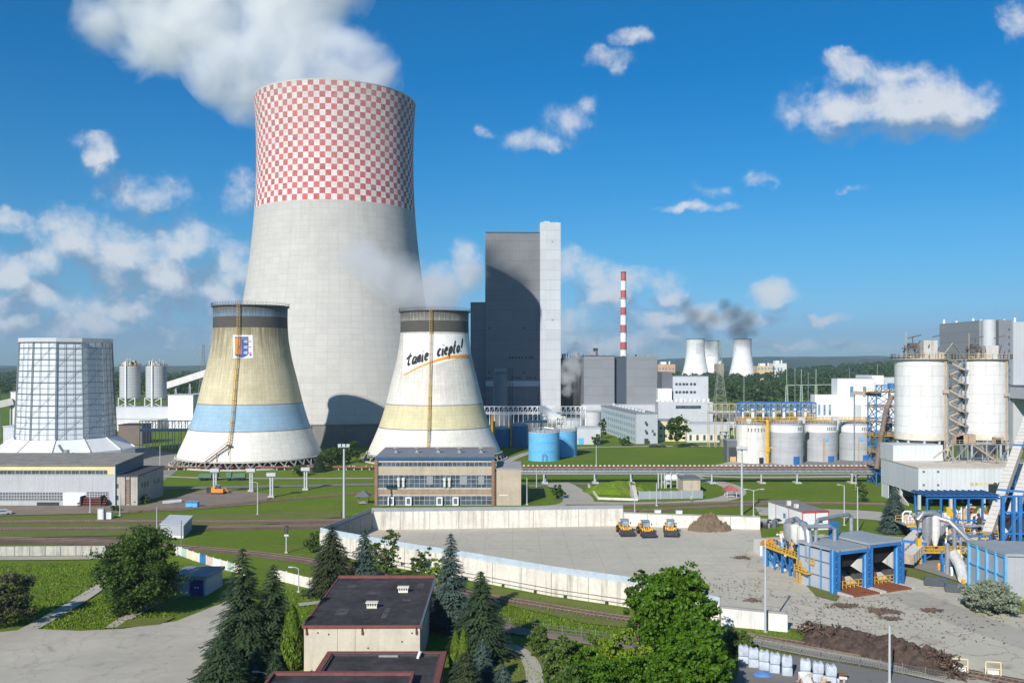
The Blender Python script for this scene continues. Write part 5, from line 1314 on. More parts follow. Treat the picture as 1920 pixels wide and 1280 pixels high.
# blue steel tower with yellow platforms beside the tanks
bt=thing('steel_tower','blue steel lattice tower with tan ducts beside the left white silo','steel tower',(XA(1655,300),300,0)); b=MB(); lattice(b,7,7,0,ZA(735,300),7,.17); lattice(b,4.5,4.5,ZA(735,300),ZA(722,300),1,.15,cx=1); b.build('frame',BLUE,bt)
for y in (735,762,790,815,845,870):
    b=MB(); z=ZA(y,300); b.box(-4.4,4,-4.4,3.8,z-.15,z); rails(b,[(-4.4,-4.4,z),(4,-4.4,z)],1.1); rails(b,[(-4.4,-4.4,z),(-4.4,3.8,z)],1.1); b.build('platform',YEL if y%2 else TANST,bt)
b=MB(); b.tube([(1,-4.8,ZA(740,300)),(-1,-5,ZA(770,300)),(-3,-5,ZA(830,300)),(-4,-5,ZA(875,300))],.8,10); b.cyl((2,0,6),(2,0,22),1.1,n=12); b.build('duct',mat('dark_duct',(.2,.15,.12),.7,.3),bt)
b=MB(); b.cyl((2.5,-2,ZA(728,300)),(2.5,-2,ZA(718,300)),1.6,n=14); b.build('cyclone',BLUE,bt)
tp_=thing('screw_conveyor','tan enclosed screw conveyor from the blue tower towards the white building','conveyor',(0,0,0)); b=MB(); a_=PT(1602,736,310); q_=PT(1650,740,300); b.bar(a_,q_,1.4,1.2); b.build('gallery',TANST,tp_); b=MB(); b.bar((a_.x,a_.y,0),a_,.4); b.build('support',STEEL,tp_)

# inclined twin belt galleries, lower right
def gallery(label,p,q,w=2.4,h=2.2,gap=0.6):
    t=thing('conveyor_gallery',label,'conveyor',(0,0,0)); p=Vector(p); q=Vector(q); d=(q-p); side=Vector((d.y,-d.x,0)).normalized() if abs(d.y)+abs(d.x)>1e-3 else Vector((1,0,0))
    BG=mat('belt_cover',(.60,.58,.52),.7,.08,.5,streak=.25,stain=(.36,.31,.25))
    for s in (-1,1):
        b=MB(); o=side*(s*(w+gap)/2); b.bar(p+o,q+o,w,h); b.build('cover',BG,t)
    b=MB(); n=int(d.length/1.6)
    for i in range(n+1):
        c=p.lerp(q,i/n)
        for s in (-1,1):
            o=side*(s*(w+gap)/2); b.bar(c+o-d.normalized()*.06,c+o+d.normalized()*.06,w+.14,h+.14)
    b.build('cover_joint',TANST,t)
    b=MB()
    for f in (.3,.68): 
        c=p.lerp(q,f); b.bar(c-side*(w+.8)+Vector((0,0,h*.6)),c+side*(w+.8)+Vector((0,0,h*.6)),.35,.6)
        for s in (-1,1): b.bar(c+side*s*(w+.4)-Vector((0,0,c.z)),c+side*s*(w+.4),.4)
    b.build('trestle',BLUE,t)
    return t
gallery('steep pale twin conveyor gallery climbing past the hopper house at the right edge',PT(1868,1005,196),PT(1945,780,232),1.9,1.9,1.6)
gallery('low pale twin conveyor gallery sloping down to the blue hopper sheds',PT(1690,1046,176),PT(1752,985,196),2.0,1.8,.5)

# process island: blue canopy, yellow decks, cyclones
pi=thing('process_island','blue steel process frame with canopy and yellow decks before the hopper house','steel frame',(0,0,0)); Yi=205
xa,xb=XA(1738,Yi),XA(1868,Yi); zc=ZA(932,Yi); b=MB()
for i in range(6):
    x=xa+(xb-xa)*i/5
    for y in (Yi,Yi+6): b.bar((x,y,0),(x,y,zc),.4)
for y in (Yi,Yi+6):
    b.bar((xa,y,zc),(xb,y,zc),.45,.6); b.bar((xa,y,ZA(985,Yi)),(xb,y,ZA(985,Yi)),.35)
b.build('frame',BLUE,pi)
b=MB(); b.prism([(xa-.6,Yi-.8),(xb+.6,Yi-.8),(xb+.6,Yi+7),(xa-.6,Yi+7)],zc+.3,zc+.55)
for i in range(12): x=xa+(xb-xa)*i/11; b.box(x-.12,x+.12,Yi-.8,Yi+7,zc+.55,zc+.8)
b.build('canopy',mat('canopy_blue',(.025,.105,.26),.6,.2,.8,streak=.3,stain=(.1,.11,.13)),pi)
zd=ZA(983,Yi); b=MB(); b.box(xa-5,xb,Yi-1,Yi+6,zd-.25,zd); b.build('deck',STEEL,pi)
b=MB(); rails(b,[(xa-5,Yi-1,zd),(xb,Yi-1,zd)],1.2,1.2,.07); b.box(xa-5,xb,Yi-1.1,Yi-1,zd-.4,zd+.1); rails(b,[(xa-5,Yi+5,zd),(xb,Yi+5,zd)],1.2,1.6,.07); b.build('yellow_railing',YEL,pi)
eq=[WHITE,STEEL,YEL,TANST,LGREY,CHAR,RED,OFFW,mat('machine_green',(.13,.28,.05),.6,.15)]
def clutter(name,label,cat,loc,w,d,h,n,seed,mats=None,scale=1.0):
    r=random.Random(seed); t=thing(name,label,cat,loc); ms=mats or eq
    nm=['vessel','pipe','pump','duct','housing','motor','valve','casing','filter']
    for i in range(n):
        mi=r.randrange(len(ms)); b=MB(); x,y=r.uniform(0,w),r.uniform(0,d); s=r.uniform(.3,1.0)*scale; hh_=r.uniform(.5,1)*h*r.choice((.35,.6,1))
        k=r.random()
        if k<.35: b.lathe([(s*.5,0),(s*.5,hh_),(s*.2,hh_+.3),(.01,hh_+.3)],12,c=(x,y,0))
        elif k<.6: b.prism([(x-s*.6,y-s*.5),(x+s*.6,y-s*.5),(x+s*.6,y+s*.5),(x-s*.6,y+s*.5)],0,[hh_*.5,hh_*.5,hh_*.8,hh_*.8])
        elif k<.85: b.tube([(x,y,0),(x,y,hh_*.8),(x+s*.6,y,hh_),(x+s*2,y+r.uniform(-1,1),hh_)],.16*scale+.05,8)
        else: b.bar((x,y,0),(x+r.uniform(-1.5,1.5),y,hh_),.15)
        b.build(nm[mi%len(nm)],ms[mi],t,split=False)
    return t
clutter('process_plant','cluster of white and yellow pumps and pipes under the blue canopy','machinery',(xa,Yi+.5,zd),xb-xa,4.5,4.4,95,3,scale=1.25)
clutter('process_plant','white pipes and valves on the open yellow deck beside the spruce','machinery',(xa-4.5,Yi,zd),5.5,4,2.6,22,4,[WHITE,TANST,OFFW])
clutter('process_plant','tangle of pumps and ducts at ground level under the deck','machinery',(xa+4,Yi-9,0),xb-xa-6,9,5.5,70,5,[STEEL,CHAR,YEL,TANST,LGREY,OFFW,BLUE])
# lower decks filling the space between canopy and conveyor
for (nm,xl_,xr_,Y_,yd,lab,sd,nn) in (('platform',1762,1872,197,1008,'lower yellow railed deck with pumps in front of the blue canopy',41,60),('platform',1800,1880,186,1040,'lowest yellow railed deck beside the steep conveyor foot',42,50)):
    t=thing(nm,lab,'platform',(XA(xl_,Y_),Y_,0)); L=XA(xr_,Y_)-XA(xl_,Y_); z=ZA(yd,Y_); b=MB(); b.box(0,L,0,5,z-.2,z); b.build('deck',STEEL,t)
    b=MB(); rails(b,[(0,0,z),(L,0,z)],1.2,1,.07); rails(b,[(0,5,z),(L,5,z)],1.2,1,.07); b.box(0,L,-.1,0,z-.35,z+.1); b.build('yellow_railing',YEL,t)
    b=MB()
    for i in range(5): x=L*i/4; b.bar((x,.1,0),(x,.1,z),.35); b.bar((x,4.9,0),(x,4.9,z+3),.35); b.bar((x,.1,.2),(x+L/5,.1,z-.3),.14)
    b.bar((0,4.9,z+3),(L,4.9,z+3),.3); b.build('frame',BLUE,t)
    b=MB(); b.tube([(0,2.5,z+2.2),(L*.3,2.5,z+2.6),(L*.6,2.5,z+2.0),(L,2.5,z+2.4)],.3,8); b.tube([(0,1,z*.5),(L,1,z*.5)],.25,8); b.build('pipe',STEEL,t)
    clutter('process_plant',['machines and small vessels crowded on the lower yellow railed deck','machines crowded on the lowest yellow railed deck by the conveyor foot'][sd-41],'machinery',(XA(xl_,Y_)+.3,Y_+.6,z),L-.6,3.8,2.8,nn//2,sd,[WHITE,YEL,STEEL,TANST,CHAR,OFFW,BLUE])
    clutter('process_plant',['pumps and pipes in the shade under the lower yellow railed deck','pumps and pipes in the shade under the lowest yellow railed deck'][sd-41],'machinery',(XA(xl_,Y_)+.3,Y_+.6,0),L-.6,3.8,z-.6,nn//2,sd+5,[STEEL,CHAR,OFFW,BLUE,TANST])
sheet('gravel_yard',[G(1700,1062),G(1690,1010),G(1900,985),G(2100,1010),G(2100,1110),G(1900,1112),G(1820,1098)],GRAV)
r2=thing('red_vessel','small red vessel on the deck below the blue canopy','vessel',(XA(1833,Yi),Yi-.4,zd)); b=MB(); b.cyl((0,0,0),(0,0,1.9),.7,n=14); b.build('body',RED,r2); b=MB(); b.cyl((0,0,1.9),(0,0,2.6),.3,n=10); b.build('cap',CHAR,r2)
# cyclone stand
Yc2=181; cs=thing('cyclone_stand','blue stand with grey cyclones, yellow platform and bent duct right of the hopper sheds','cyclone stand',(0,0,0))
x0c,x1c=XA(1728,Yc2),XA(1800,Yc2); zp=ZA(1035,Yc2); b=MB()
for x in (x0c,(x0c+x1c)/2,x1c):
    for y in (Yc2,Yc2+4): b.bar((x,y,0),(x,y,zp),.35)
    b.bar((x,Yc2,.5),(x+2.5,Yc2,zp-.3),.15) if x<x1c else None
b.build('frame',BLUE,cs)
b=MB(); b.box(x0c-1,x1c+.5,Yc2-1,Yc2+5,zp,zp+.2); rails(b,[(x0c-1,Yc2-1,zp+.2),(x1c+.5,Yc2-1,zp+.2)],1.2,1,.07); rails(b,[(x0c-1,Yc2-1,zp+.2),(x0c-1,Yc2+5,zp+.2)],1.2,1,.07); b.box(x0c-1.4,x0c-.6,Yc2-1.4,Yc2-.6,0,zp+3); b.build('platform',YEL,cs)
for (px,m,r) in ((1745,STEEL,1.0),(1760,OFFW,1.0)):
    x=XA(px,Yc2); b=MB(); b.lathe([(.35,zp+1),(r,zp+3.6),(r,zp+7),(.4,zp+7.4)],18,c=(x,Yc2+1.5,0)); b.build('cyclone',m,cs,smooth=True)
b=MB(); x=x0c; b.tube([(x,Yc2,zp+.6),(x-.6,Yc2,zp+1.5),(x-.8,Yc2,zp+6.6),(x+.2,Yc2,zp+7.8),(x+3,Yc2+1,zp+7.8),(x+4,Yc2+1.2,zp+7)],.55,12)
b.tube([(XA(1764,Yc2),Yc2+1,zp+6.6),(XA(1780,Yc2),Yc2,zp+6.2),(XA(1802,Yc2),Yc2-3,zp+3),(XA(1830,Yc2),Yc2-8,zp+2.5)],.5,12); b.tube([(XA(1785,Yc2),Yc2-1,zp+5),(XA(1785,Yc2),Yc2-1,zp-1)],.4,10); b.build('duct',STEEL,cs,smooth=True)
clutter('process_plant','white elbows and yellow frames at the foot of the cyclone stand','machinery',(XA(1765,172),168,0),9,7,6,40,8,[OFFW,YEL,STEEL,WHITE,BLUE])
ec=thing('screw_casing','segmented pale screw casing leaning by the blue grey shed','conveyor',(0,0,0)); b=MB(); 
pts=[PT(1806,1085,164),PT(1800,1060,168),PT(1788,1040,172)]; b.tube(pts,[.9,1.0,1.0],12); b.build('casing',OFFW,ec); b=MB(); b.bar((pts[0].x,pts[0].y,0),pts[0],.5); b.bar((pts[2].x,pts[2].y,0),pts[2],.4); b.build('support',YEL,ec)
bc=thing('steel_column','tall blue steel column frame carrying the steep conveyor','steel frame',(0,0,0)); Y2=192; b=MB()
for px in (1880,1900,1912): x=XA(px,Y2); b.bar((x,Y2,0),(x,Y2,ZA(930,Y2)),.65)
for y in (1000,960,930): b.bar((XA(1880,Y2),Y2,ZA(y,Y2)),(XA(1990,Y2),Y2,ZA(y,Y2)),.35)
b.bar((XA(1880,Y2),Y2,2),(XA(1912,Y2),Y2,ZA(960,Y2)),.25); b.build('frame',BLUE,bc)
b=MB(); b.box(XA(1905,Y2),XA(1960,Y2),Y2+1,Y2+7,.1,ZA(975,Y2)); b.build('bunker',CHAR,bc)
fd=thing('flue_duct','dark bunker bay behind the blue column at the right edge','bunker',(XA(1885,225),225,0)); b=MB(); b.box(0,20,0,8,0,ZA(915,225)); b.build('body',CHAR,fd); b=MB(); rails(b,[(0,-.2,ZA(915,225)),(20,-.2,ZA(915,225))],1.2); b.build('railing',STEEL,fd)
# blue posted shed, bottom right
pA=G(1818,1097); pB=G(1887,1128); dv=pB-pA; shd=thing('shed','blue grey clad shed with blue posts at the lower right edge','shed',pB,math.atan2(.0,1)); hA=ZA(1036,pA.y); hB=ZA(1042,pB.y); hB=max(hA,hB)
dl=pA-pB; b=MB(); fw=Vector((9.5,-1.2)); poly=[(0,0),(fw.x,fw.y),(fw.x+dl.x,fw.y+dl.y),(dl.x,dl.y)]
b.prism(poly,0,hB); b.build('wall',mat('shed_grey',(.36,.375,.39),.6,.06,.2,rib=1.2,ribamt=.1),shd)
b=MB(); b.prism([(-.3,-.3),(fw.x,fw.y-.3),(fw.x+dl.x,fw.y+dl.y+.3),(dl.x-.3,dl.y+.3)],hB+.01,hB+.45); b.build('roof',mat('shed_roof',(.30,.33,.34),.55,.08),shd)
b=MB()
for i in range(5):
    c=dl*(i/4); n_=Vector((-abs(dl.y),-dl.x if False else 0,0)); b.bar((c.x-.15,c.y-.05,0),(c.x-.15,c.y-.05,hB+.2),.42)
for z in (hB*.55,hB-.2): b.bar((-.12,0,z),(dl.x-.12,dl.y,z),.25)
b.build('post',LBLUE,shd)
b=MB(); rails(b,[(.4,-1.4,0),(9,-2.4,0)],1.0,1.5,.08); b.build('barrier',YEL,shd)

# ---- hopper sheds with two bays
q0=G(1568,1113); q2=G(1688,1096); ax=(q2-q0); Wh=ax.length; rz=math.atan2(ax.y,ax.x); Hh=ZA(1034,q0.y)
hs=thing('hopper_shed','blue framed tipping shed with two open bays and rusty grates','tipping shed',q0,rz); Dh=9.0
SHG=mat('shed_panel',(.40,.42,.45),.55,.06,.2,streak=.2)
b=MB(); b.box(-.12,.12,.5,Dh,0,Hh-.4); b.build('side_wall',SHG,hs)
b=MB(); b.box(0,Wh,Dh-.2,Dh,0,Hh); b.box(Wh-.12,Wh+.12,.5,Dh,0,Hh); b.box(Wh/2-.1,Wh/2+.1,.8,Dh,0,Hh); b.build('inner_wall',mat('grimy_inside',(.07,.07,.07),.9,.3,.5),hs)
for k in (0,1):
    b=MB(); x0=k*Wh/2; b.prism([(x0-.4,-.3),(x0+Wh/2-.02,-.3),(x0+Wh/2-.02,Dh+.3),(x0-.4,Dh+.3)],[Hh+.55*k]*4,[Hh+.4+.55*k]*4); b.build('roof',mat('shed_roof',(.3,.33,.34)),hs)
    b=MB(); b.box(x0,x0+Wh/2,-.25,.25,Hh-.55+.55*k,Hh+.05+.55*k); b.build('lintel',BLUE,hs)
    xr=x0+Wh/2-.15; xl=x0+.6
    b=MB(); b.add([(x,y,z) for y in (1.4,1.7) for x,z in ((xr,Hh*.80),(xr,Hh*.36),(xr-2.6,Hh*.56))],[(0,1,2),(5,4,3),(0,3,4,1),(1,4,5,2),(2,5,3,0)]); b.build('chute_wall',CONCW,hs)
    b=MB(); hp_=((xl,Hh*.56),(xl,Hh-.5),(xr,Hh-.5),(xr,Hh*.81),(xr-2.7,Hh*.57)); b.add([(x,y,z) for y in (1.5,4.5) for x,z in hp_],[(0,1,2,3,4),(9,8,7,6,5)]+[(q,(q+1)%5,5+(q+1)%5,5+q) for q in range(5)]); b.build('hood',mat('coal_black',(.012,.012,.013),.9,.2),hs)
    b=MB(); b.add([(xl,1.6,.1),(xr,1.6,.1),(xr,Dh-.3,Hh*.5),(xl,Dh-.3,Hh*.5)],[(0,1,2,3)]); b.build('ramp',CONC,hs)
    b=MB(); b.box(x0+.7,x0+Wh/2-.7,-3.2,2.5,.05,.2)
    for i in range(12): y=-3.1+i*.46; b.box(x0+.75,x0+Wh/2-.75,y,y+.14,.2,.34)
    b.build('grate',mat('rust_grate',(.23,.08,.04),.85,.3,1.2),hs)
    b=MB(); b.box(x0+.2,x0+.65,-3.3,2.5,.03,.4); b.box(x0+Wh/2-.65,x0+Wh/2-.2,-3.3,2.5,.03,.4); b.build('kerb',CONC,hs)
    b=MB(); rails(b,[(x0+.6,1.0,.4),(x0+Wh/2-.5,1.0,.4)],1.3,.9,.08); b.build('barrier',YEL,hs)
    b=MB(); c=Vector((x0+2.4,1.6,1.7)); b.cyl(c-Vector((.0,.3,0)),c+Vector((0,.3,0)),1.0,n=20); b.build('drum',RUST,hs)
    b=MB()
    for i in range(6): b.bar((x0+1+i*.8,Dh-.6,Hh*.5),(x0+1.6+i*.8,Dh-1,Hh*.36),.25)
    b.box(x0+.3,x0+Wh/2-.4,Dh-1.6,Dh-.4,Hh*.5,Hh-.4); b.build('crusher',_MC['coal_black'],hs)
for k in (0,1,2):
    x=k*Wh/2; b=MB()
    for s in (-.55,.55):
        for y in (-.15,.7): b.bar((x+s,y,0),(x+s,y,Hh+.3),.3)
    for i in range(6):
        z=i*Hh/6; b.bar((x-.55,-.15,z),(x+.55,-.15,z+Hh/6),.14); b.bar((x-.55,-.15,z),(x+.55,-.15,z),.14)
    b.build('portal_leg',BLUE,hs)
    b=MB(); b.box(x-.5,x+.5,.15,.6,0,Hh); b.build('column_panel',LBLUE,hs)
b=MB()
for y in (.6,3.4,6.2,8.9): b.bar((-.2,y,0),(-.2,y,Hh),.26)
b.build('side_post',mat('side_post_blue',(.07,.27,.52),.5,.12,.8,streak=.3,stain=(.14,.16,.19)),hs)
b=MB()
for z in (2.4,5.0): b.bar((-.2,.5,z),(-.2,Dh,z),.12)
b.build('side_rail',DGREY,hs)
b=MB()
b.tube([(2.0,7,Hh+.4),(2.0,7,Hh+3.4),(3.0,7.4,Hh+4.2),(12.5,9.5,Hh+4.2),(13.2,9.6,Hh+3.6),(13.2,9.6,Hh+1)],.35,10); b.tube([(5.5,6,Hh+.4),(5.5,6,Hh+2.6),(4,6,Hh+3.2),(0,7,Hh+3.2)],.4,10); b.build('roof_duct',STEEL,hs,smooth=True)
b=MB(); b.box(6.0,7.0,6.5,8.0,Hh+.4,Hh+3.6); b.build('roof_post',BLUE,hs)
# machine line to the left of the sheds
mf=thing('loading_machine','blue and yellow machine frame with cyclones running left from the tipping shed','loading machine',G(1530,1101)-Vector((.97,.25,0))*4.8,R(-75.5)); mf.scale=(1,1,.76); b=MB(); Lm=16.5
for i in range(7):
    x=-.5-i*Lm/6
    for y in (5.0,9.5): b.bar((x,y,0),(x,y,5.4),.32)
    b.bar((x,5,5.4),(x,9.5,5.4),.3)
    if i<6: b.bar((x,5,.4),(x-Lm/6,5,5.0),.16); b.bar((x,5,5.4),(x-Lm/6,5,5.4),.34); b.bar((x,9.5,5.4),(x-Lm/6,9.5,5.4),.34); b.bar((x,5,2.6),(x-Lm/6,5,2.6),.22)
b.build('frame',BLUE,mf)
b=MB(); b.box(-Lm-1,0,4.4,9.6,5.45,5.6); rails(b,[(-Lm-1,4.4,5.6),(0,4.4,5.6)],1.2,1,.08); rails(b,[(-Lm-1,4.4,5.6),(-Lm-1,9.6,5.6)],1.2,1,.08); b.box(-Lm-1,0,4.25,4.4,5.2,5.65); b.build('walkway',YEL,mf)
b=MB()
for s in (-4.2,-3.2): b.bar((s,3.6,0),(s,3.6,5.6),.2)
for i in range(14): b.bar((-4.2,3.6,.4*i+.3),(-3.2,3.6,.4*i+.3),.12)
rails(b,[(-4.4,3.2,3.2),(-.6,3.2,3.2)],1.2,1,.09); b.box(-4.6,-.6,3.2,4.4,3.0,3.2); b.build('ladder',YEL,mf)
for x,m in ((-7.6,OFFW),(-5.4,OFFW),(-10.0,STEEL)):
    b=MB(); b.lathe([(.35,6),(1.1,7.6),(1.1,10.6),(.4,11)],16,c=(x,5.6,2.2)); b.build('cyclone',m,mf,smooth=True)
b=MB(); b.tube([(-2.2,4.8,5.6),(-2.3,4.8,11),(-3.0,5.0,12.9),(-5,5.5,13.8),(-8,5.8,14.2),(-11,6,13.0)],.7,12); b.tube([(-2,8,9.6),(-6,8.5,9.9),(-9,8.5,9.9)],.4,10); b.build('duct',STEEL,mf,smooth=True)
b=MB()
for i in range(16): x=rnd.uniform(-Lm,-1); y=rnd.uniform(5,9); z=rnd.choice((0,5.6)); b.box(x,x+rnd.uniform(.6,1.6),y,y+1,z,z+rnd.uniform(.8,2.4))
b.build('machine_box',mat('blue_grey_machine',(.16,.22,.3),.6,.2,.8),mf)
b=MB()
for i in range(14): x=rnd.uniform(-Lm,-1); y=rnd.uniform(4.6,8); b.cyl((x,y,.3),(x+.9,y,.3+rnd.random()*2),.4,n=10)
b.build('motor',mat('pale_motor',(.55,.56,.6),.5,.2),mf)
b=MB()
for i in range(10): x=-Lm-1.5+i*1.4; b.cyl((x,8.6+rnd.random(),8.0+.4*rnd.random()),(x+1.1,8.6,8.2),.55,n=10)
b.box(-Lm-1,-6,8,9.3,6.9,7.7); b.build('screw_drive',mat('dusty_orange',(.58,.33,.14),.7,.25,.8),mf)
b=MB(); b.box(-Lm-2.6,-Lm-.9,5.2,9,0,5.0); b.build('end_panel',LBLUE,mf)
b=MB(); b.cyl((-Lm-3.5,6,5.2),(-Lm-1.8,6,5.9),.75,n=12); b.cyl((-Lm-1.8,6.4,6.3),(-Lm+.4,6.4,6.0),.6,n=12); b.build('end_drive',ORANGE,mf)
DM=[OFFW,STEEL,BLUE,CHAR,WHITE,LBLUE,_MC['dusty_orange']]
for i in range(64):
    b=MB(); x=rnd.uniform(-Lm,-.6); y=rnd.uniform(4.7,9); z=5.6 if rnd.random()<.6 else .1; h=rnd.uniform(.8,4.6) if z>1 else rnd.uniform(.6,3.6); w_=rnd.uniform(.14,.5)
    k=rnd.random()
    if k<.4: b.cyl((x,y,z),(x,y,z+h),w_,n=10)
    elif k<.7: b.bar((x,y,z),(x,y,z+h),w_*.7)
    else: b.tube([(x,y,z),(x,y,z+h*.7),(x-.5,y,z+h*.85),(x-1.6,y,z+h*.8)],w_*.6,8)
    b.build('deck_machine',rnd.choice(DM),mf)
# white cabin with red trim
c0=G(1505,994); c1=G(1553,992); cab=bldg('site_cabin','long white site cabin with red corner trim and one dark window','cabin',c0,math.atan2(c1.y-c0.y,c1.x-c0.x),(c1-c0).length,17,ZA(960,c0.y),WHITE,mat('cabin_roof',(.22,.205,.20),.8,.15),over=.15,thick=.2)
cw=(c1-c0).length; b=MB()
for x in (-.03,cw*.5,cw+.03): b.box(x-.1,x+.1,-.06,.0,0,ZA(960,c0.y))
b.box(-.1,cw+.1,-.2,-.05,ZA(960,c0.y)-.15,ZA(960,c0.y)+.25)
for y in (0,6.5,13): b.box(-.06,-.01,y-.1,y+.1,0,ZA(960,c0.y))
b.build('red_trim',RED,cab); win(cab,'f',cw,17,cw*.62,cw*.78,1.6,2.7,gm=GLASS); win(cab,'l',cw,17,8,9.2,1.5,2.7,gm=GLASSB)
b=MB(); b.box(1,1.8,5,6,ZA(960,c0.y)+.2,ZA(960,c0.y)+1.1); b.box(1.2,2.0,9,9.8,ZA(960,c0.y)+.2,ZA(960,c0.y)+1.3); b.build('roof_vent',OFFW,cab)
g_=G(1430,990); gen=clutter('machinery','small black and grey pump set on the yard edge by the low wall','machinery',(g_.x,g_.y,0),3.6,3,3.2,14,21,[CHAR,STEEL,DGREY])
dk=thing('concrete_block','pale concrete loading block at the yard edge left of the machine frame','block',G(1425,1042)); b=MB(); b.box(0,5.5,0,5,0,2.6); b.build('block',CONCW,dk); b=MB(); b.box(0,5.5,-.06,0,2.2,2.75); b.build('edge',STEEL,dk)

# ================================================================== left hall and pump house
p0=G(215,947); Wl_=95; hy=254.7
hall=thing('workshop_hall','long corrugated grey workshop hall with a yellow strip and window band','hall',(p0.x,p0.y,0)); Dh_=20
HW=mat('corrugated_grey',(.44,.44,.45),.7,.08,.15,streak=.4,stain=(.25,.23,.22),rib=.9,ribamt=.12)
z1=ZA(884,hy); b=MB(); b.box(-Wl_,0,0,Dh_,0,ZA(888,hy)); b.build('wall',HW,hall)
b=MB(); b.prism([(-Wl_,0.02),(0,.02),(0,Dh_),(-Wl_,Dh_)],ZA(888,hy)+.0,[ZA(873,hy)]*2+[12.4]*2); b.build('upper_wall',mat('side_grey',(.2,.205,.22),.7,.08,.2,rib=1.1,ribamt=.15),hall)
b=MB(); b.box(-Wl_,.0,-.06,.01,ZA(881,hy),ZA(873,hy)); b.box(-2.0,0,-.07,.01,ZA(889,hy),ZA(881,hy)); b.build('yellow_strip',mat('cream_yellow',(.70,.60,.32),.75,.08),hall)
b=MB(); b.prism([(-Wl_,-.4),(.35,-.4),(.35,Dh_+.3),(-Wl_,Dh_+.3)],[ZA(873,hy)+.02]*2+[12.45]*2,[ZA(873,hy)+.3]*2+[12.75]*2); b.build('roof',mat('sheet_roof',(.25,.235,.205),.85,.2,.25,rib=1.8,ribamt=.25,streak=.3),hall)
b=MB(); b.box(-Wl_,0,Dh_-.1,Dh_+14,12.5,12.6); 
b=MB(); b.bar((.1,-.1,0),(.1,-.1,ZA(873,hy)),.3); b.build('corner_trim',mat('pale_blue_trim',(.45,.55,.6),.6,.06),hall)
for i in range(20):
    u1=-2-i*2.25; x_=MB(); x_.box(u1-2.1,u1-.15,-.1,0,ZA(888.5,hy),ZA(882,hy)); w_=x_.build('window',GLASS,hall)
    f=MB(); f.box(u1-1.2,u1-1.1,-.14,-.1,ZA(888.5,hy),ZA(882,hy)); f.box(u1-2.2,u1-.1,-.14,-.1,ZA(889,hy)-.05,ZA(888.5,hy)); f.build('frame',LGREY,w_)
def hwin(xa,xb,y0,y1,nx,nz):
    a,b_=XA(xa,hy)-p0.x,XA(xb,hy)-p0.x; x_=MB(); x_.box(a,b_,-.08,0,ZA(y0,hy),ZA(y1,hy)); w_=x_.build('window',mat('grey_glazing',(.13,.135,.145),.3,.25,.8),hall)
    f=MB()
    for i in range(nx+1): c=a+(b_-a)*i/nx; f.box(c-.06,c+.06,-.13,-.08,ZA(y0,hy),ZA(y1,hy))
    for j in range(nz+1): c=ZA(y0,hy)+(ZA(y1,hy)-ZA(y0,hy))*j/nz; f.box(a,b_,-.12,-.08,c-.06,c+.06)
    f.build('frame',LGREY,w_)
hwin(-120,-2,938,922,22,3); hwin(0,118,938,922,22,3); hwin(163,203,934,921,8,3)
b=MB(); a,b_=XA(119,hy)-p0.x,XA(161,hy)-p0.x; b.box(a,b_,-.15,0,0,ZA(923,hy)); b.build('door',mat('door_white',(.78,.79,.8),.5,.04),hall)
b=MB(); b.box(XA(70,hy)-p0.x,XA(110,hy)-p0.x,-.3,0,0,.9); b.build('ramp',CHAR,hall)
an=thing('annex_building','low grey annex with a dark mono pitch roof at the hall corner','annex',(p0.x,p0.y,0)); aw=XA(257,hy)-p0.x
b=MB(); b.prism([(.25,.3),(aw,.3),(aw,19.3),(.25,19.3)],0,[ZA(893,hy)]*2+[ZA(893,hy)+.6]*2); b.build('wall',mat('annex_wall',(.42,.39,.34),.85,.1,.3,streak=.4),an)
b=MB(); b.prism([(.25,0),(aw+.3,0),(aw+.3,19.6),(.25,19.6)],[ZA(893,hy)+.02]*2+[ZA(893,hy)+.62]*2,[ZA(893,hy)+.3]*2+[ZA(893,hy)+.9]*2); b.build('roof',mat('annex_roof',(.06,.063,.07),.8,.2),an)
for (y,) in ((911,),(933,)):
    b=MB(); c=XA(218,hy)-p0.x; b.box(c-.4,c+.5,.22,.32,ZA(y,hy)-.6,ZA(y,hy)+.6); b.build('window',GLASS,an)
for (yy0,z) in ((3,5),(5,5),(7,5),(12,5),(15,5)):
    b=MB(); b.box(aw-.02,aw+.06,yy0,yy0+1,z-.6,z+.9); b.build('window',GLASS,an)
b=MB()
for s in (0,1.3): b.bar((2.9+s,.1,0),(2.9+s,.1,ZA(890,hy)),.12)
for i in range(14): b.bar((2.9,.1,.5*i+.6),(4.2,.1,.5*i+.6),.14)
b.build('ladder',RUST,an)
ps=thing('pipe_stack','stack of rusty pipes leaning below the hall windows','pipe stack',(XA(155,hy),hy-1.6,0)); b=MB()
for r_ in range(4):
    for j in range(5-r_): b.cyl((rnd.uniform(-.6,.3),-.6+j*.45+r_*.2,.22+r_*.62),(7.2+rnd.uniform(-.4,.4),-.6+j*.45+r_*.2,.22+r_*.62),.24,n=8)
b.build('pipe',mat('red_rust_pipe',(.14,.05,.035),.85,.3,1),ps); b=MB(); b.box(.5,.8,-1,1.6,0,2.9); b.box(6,6.3,-1,1.6,0,2.9); b.build('rack',CHAR,ps)

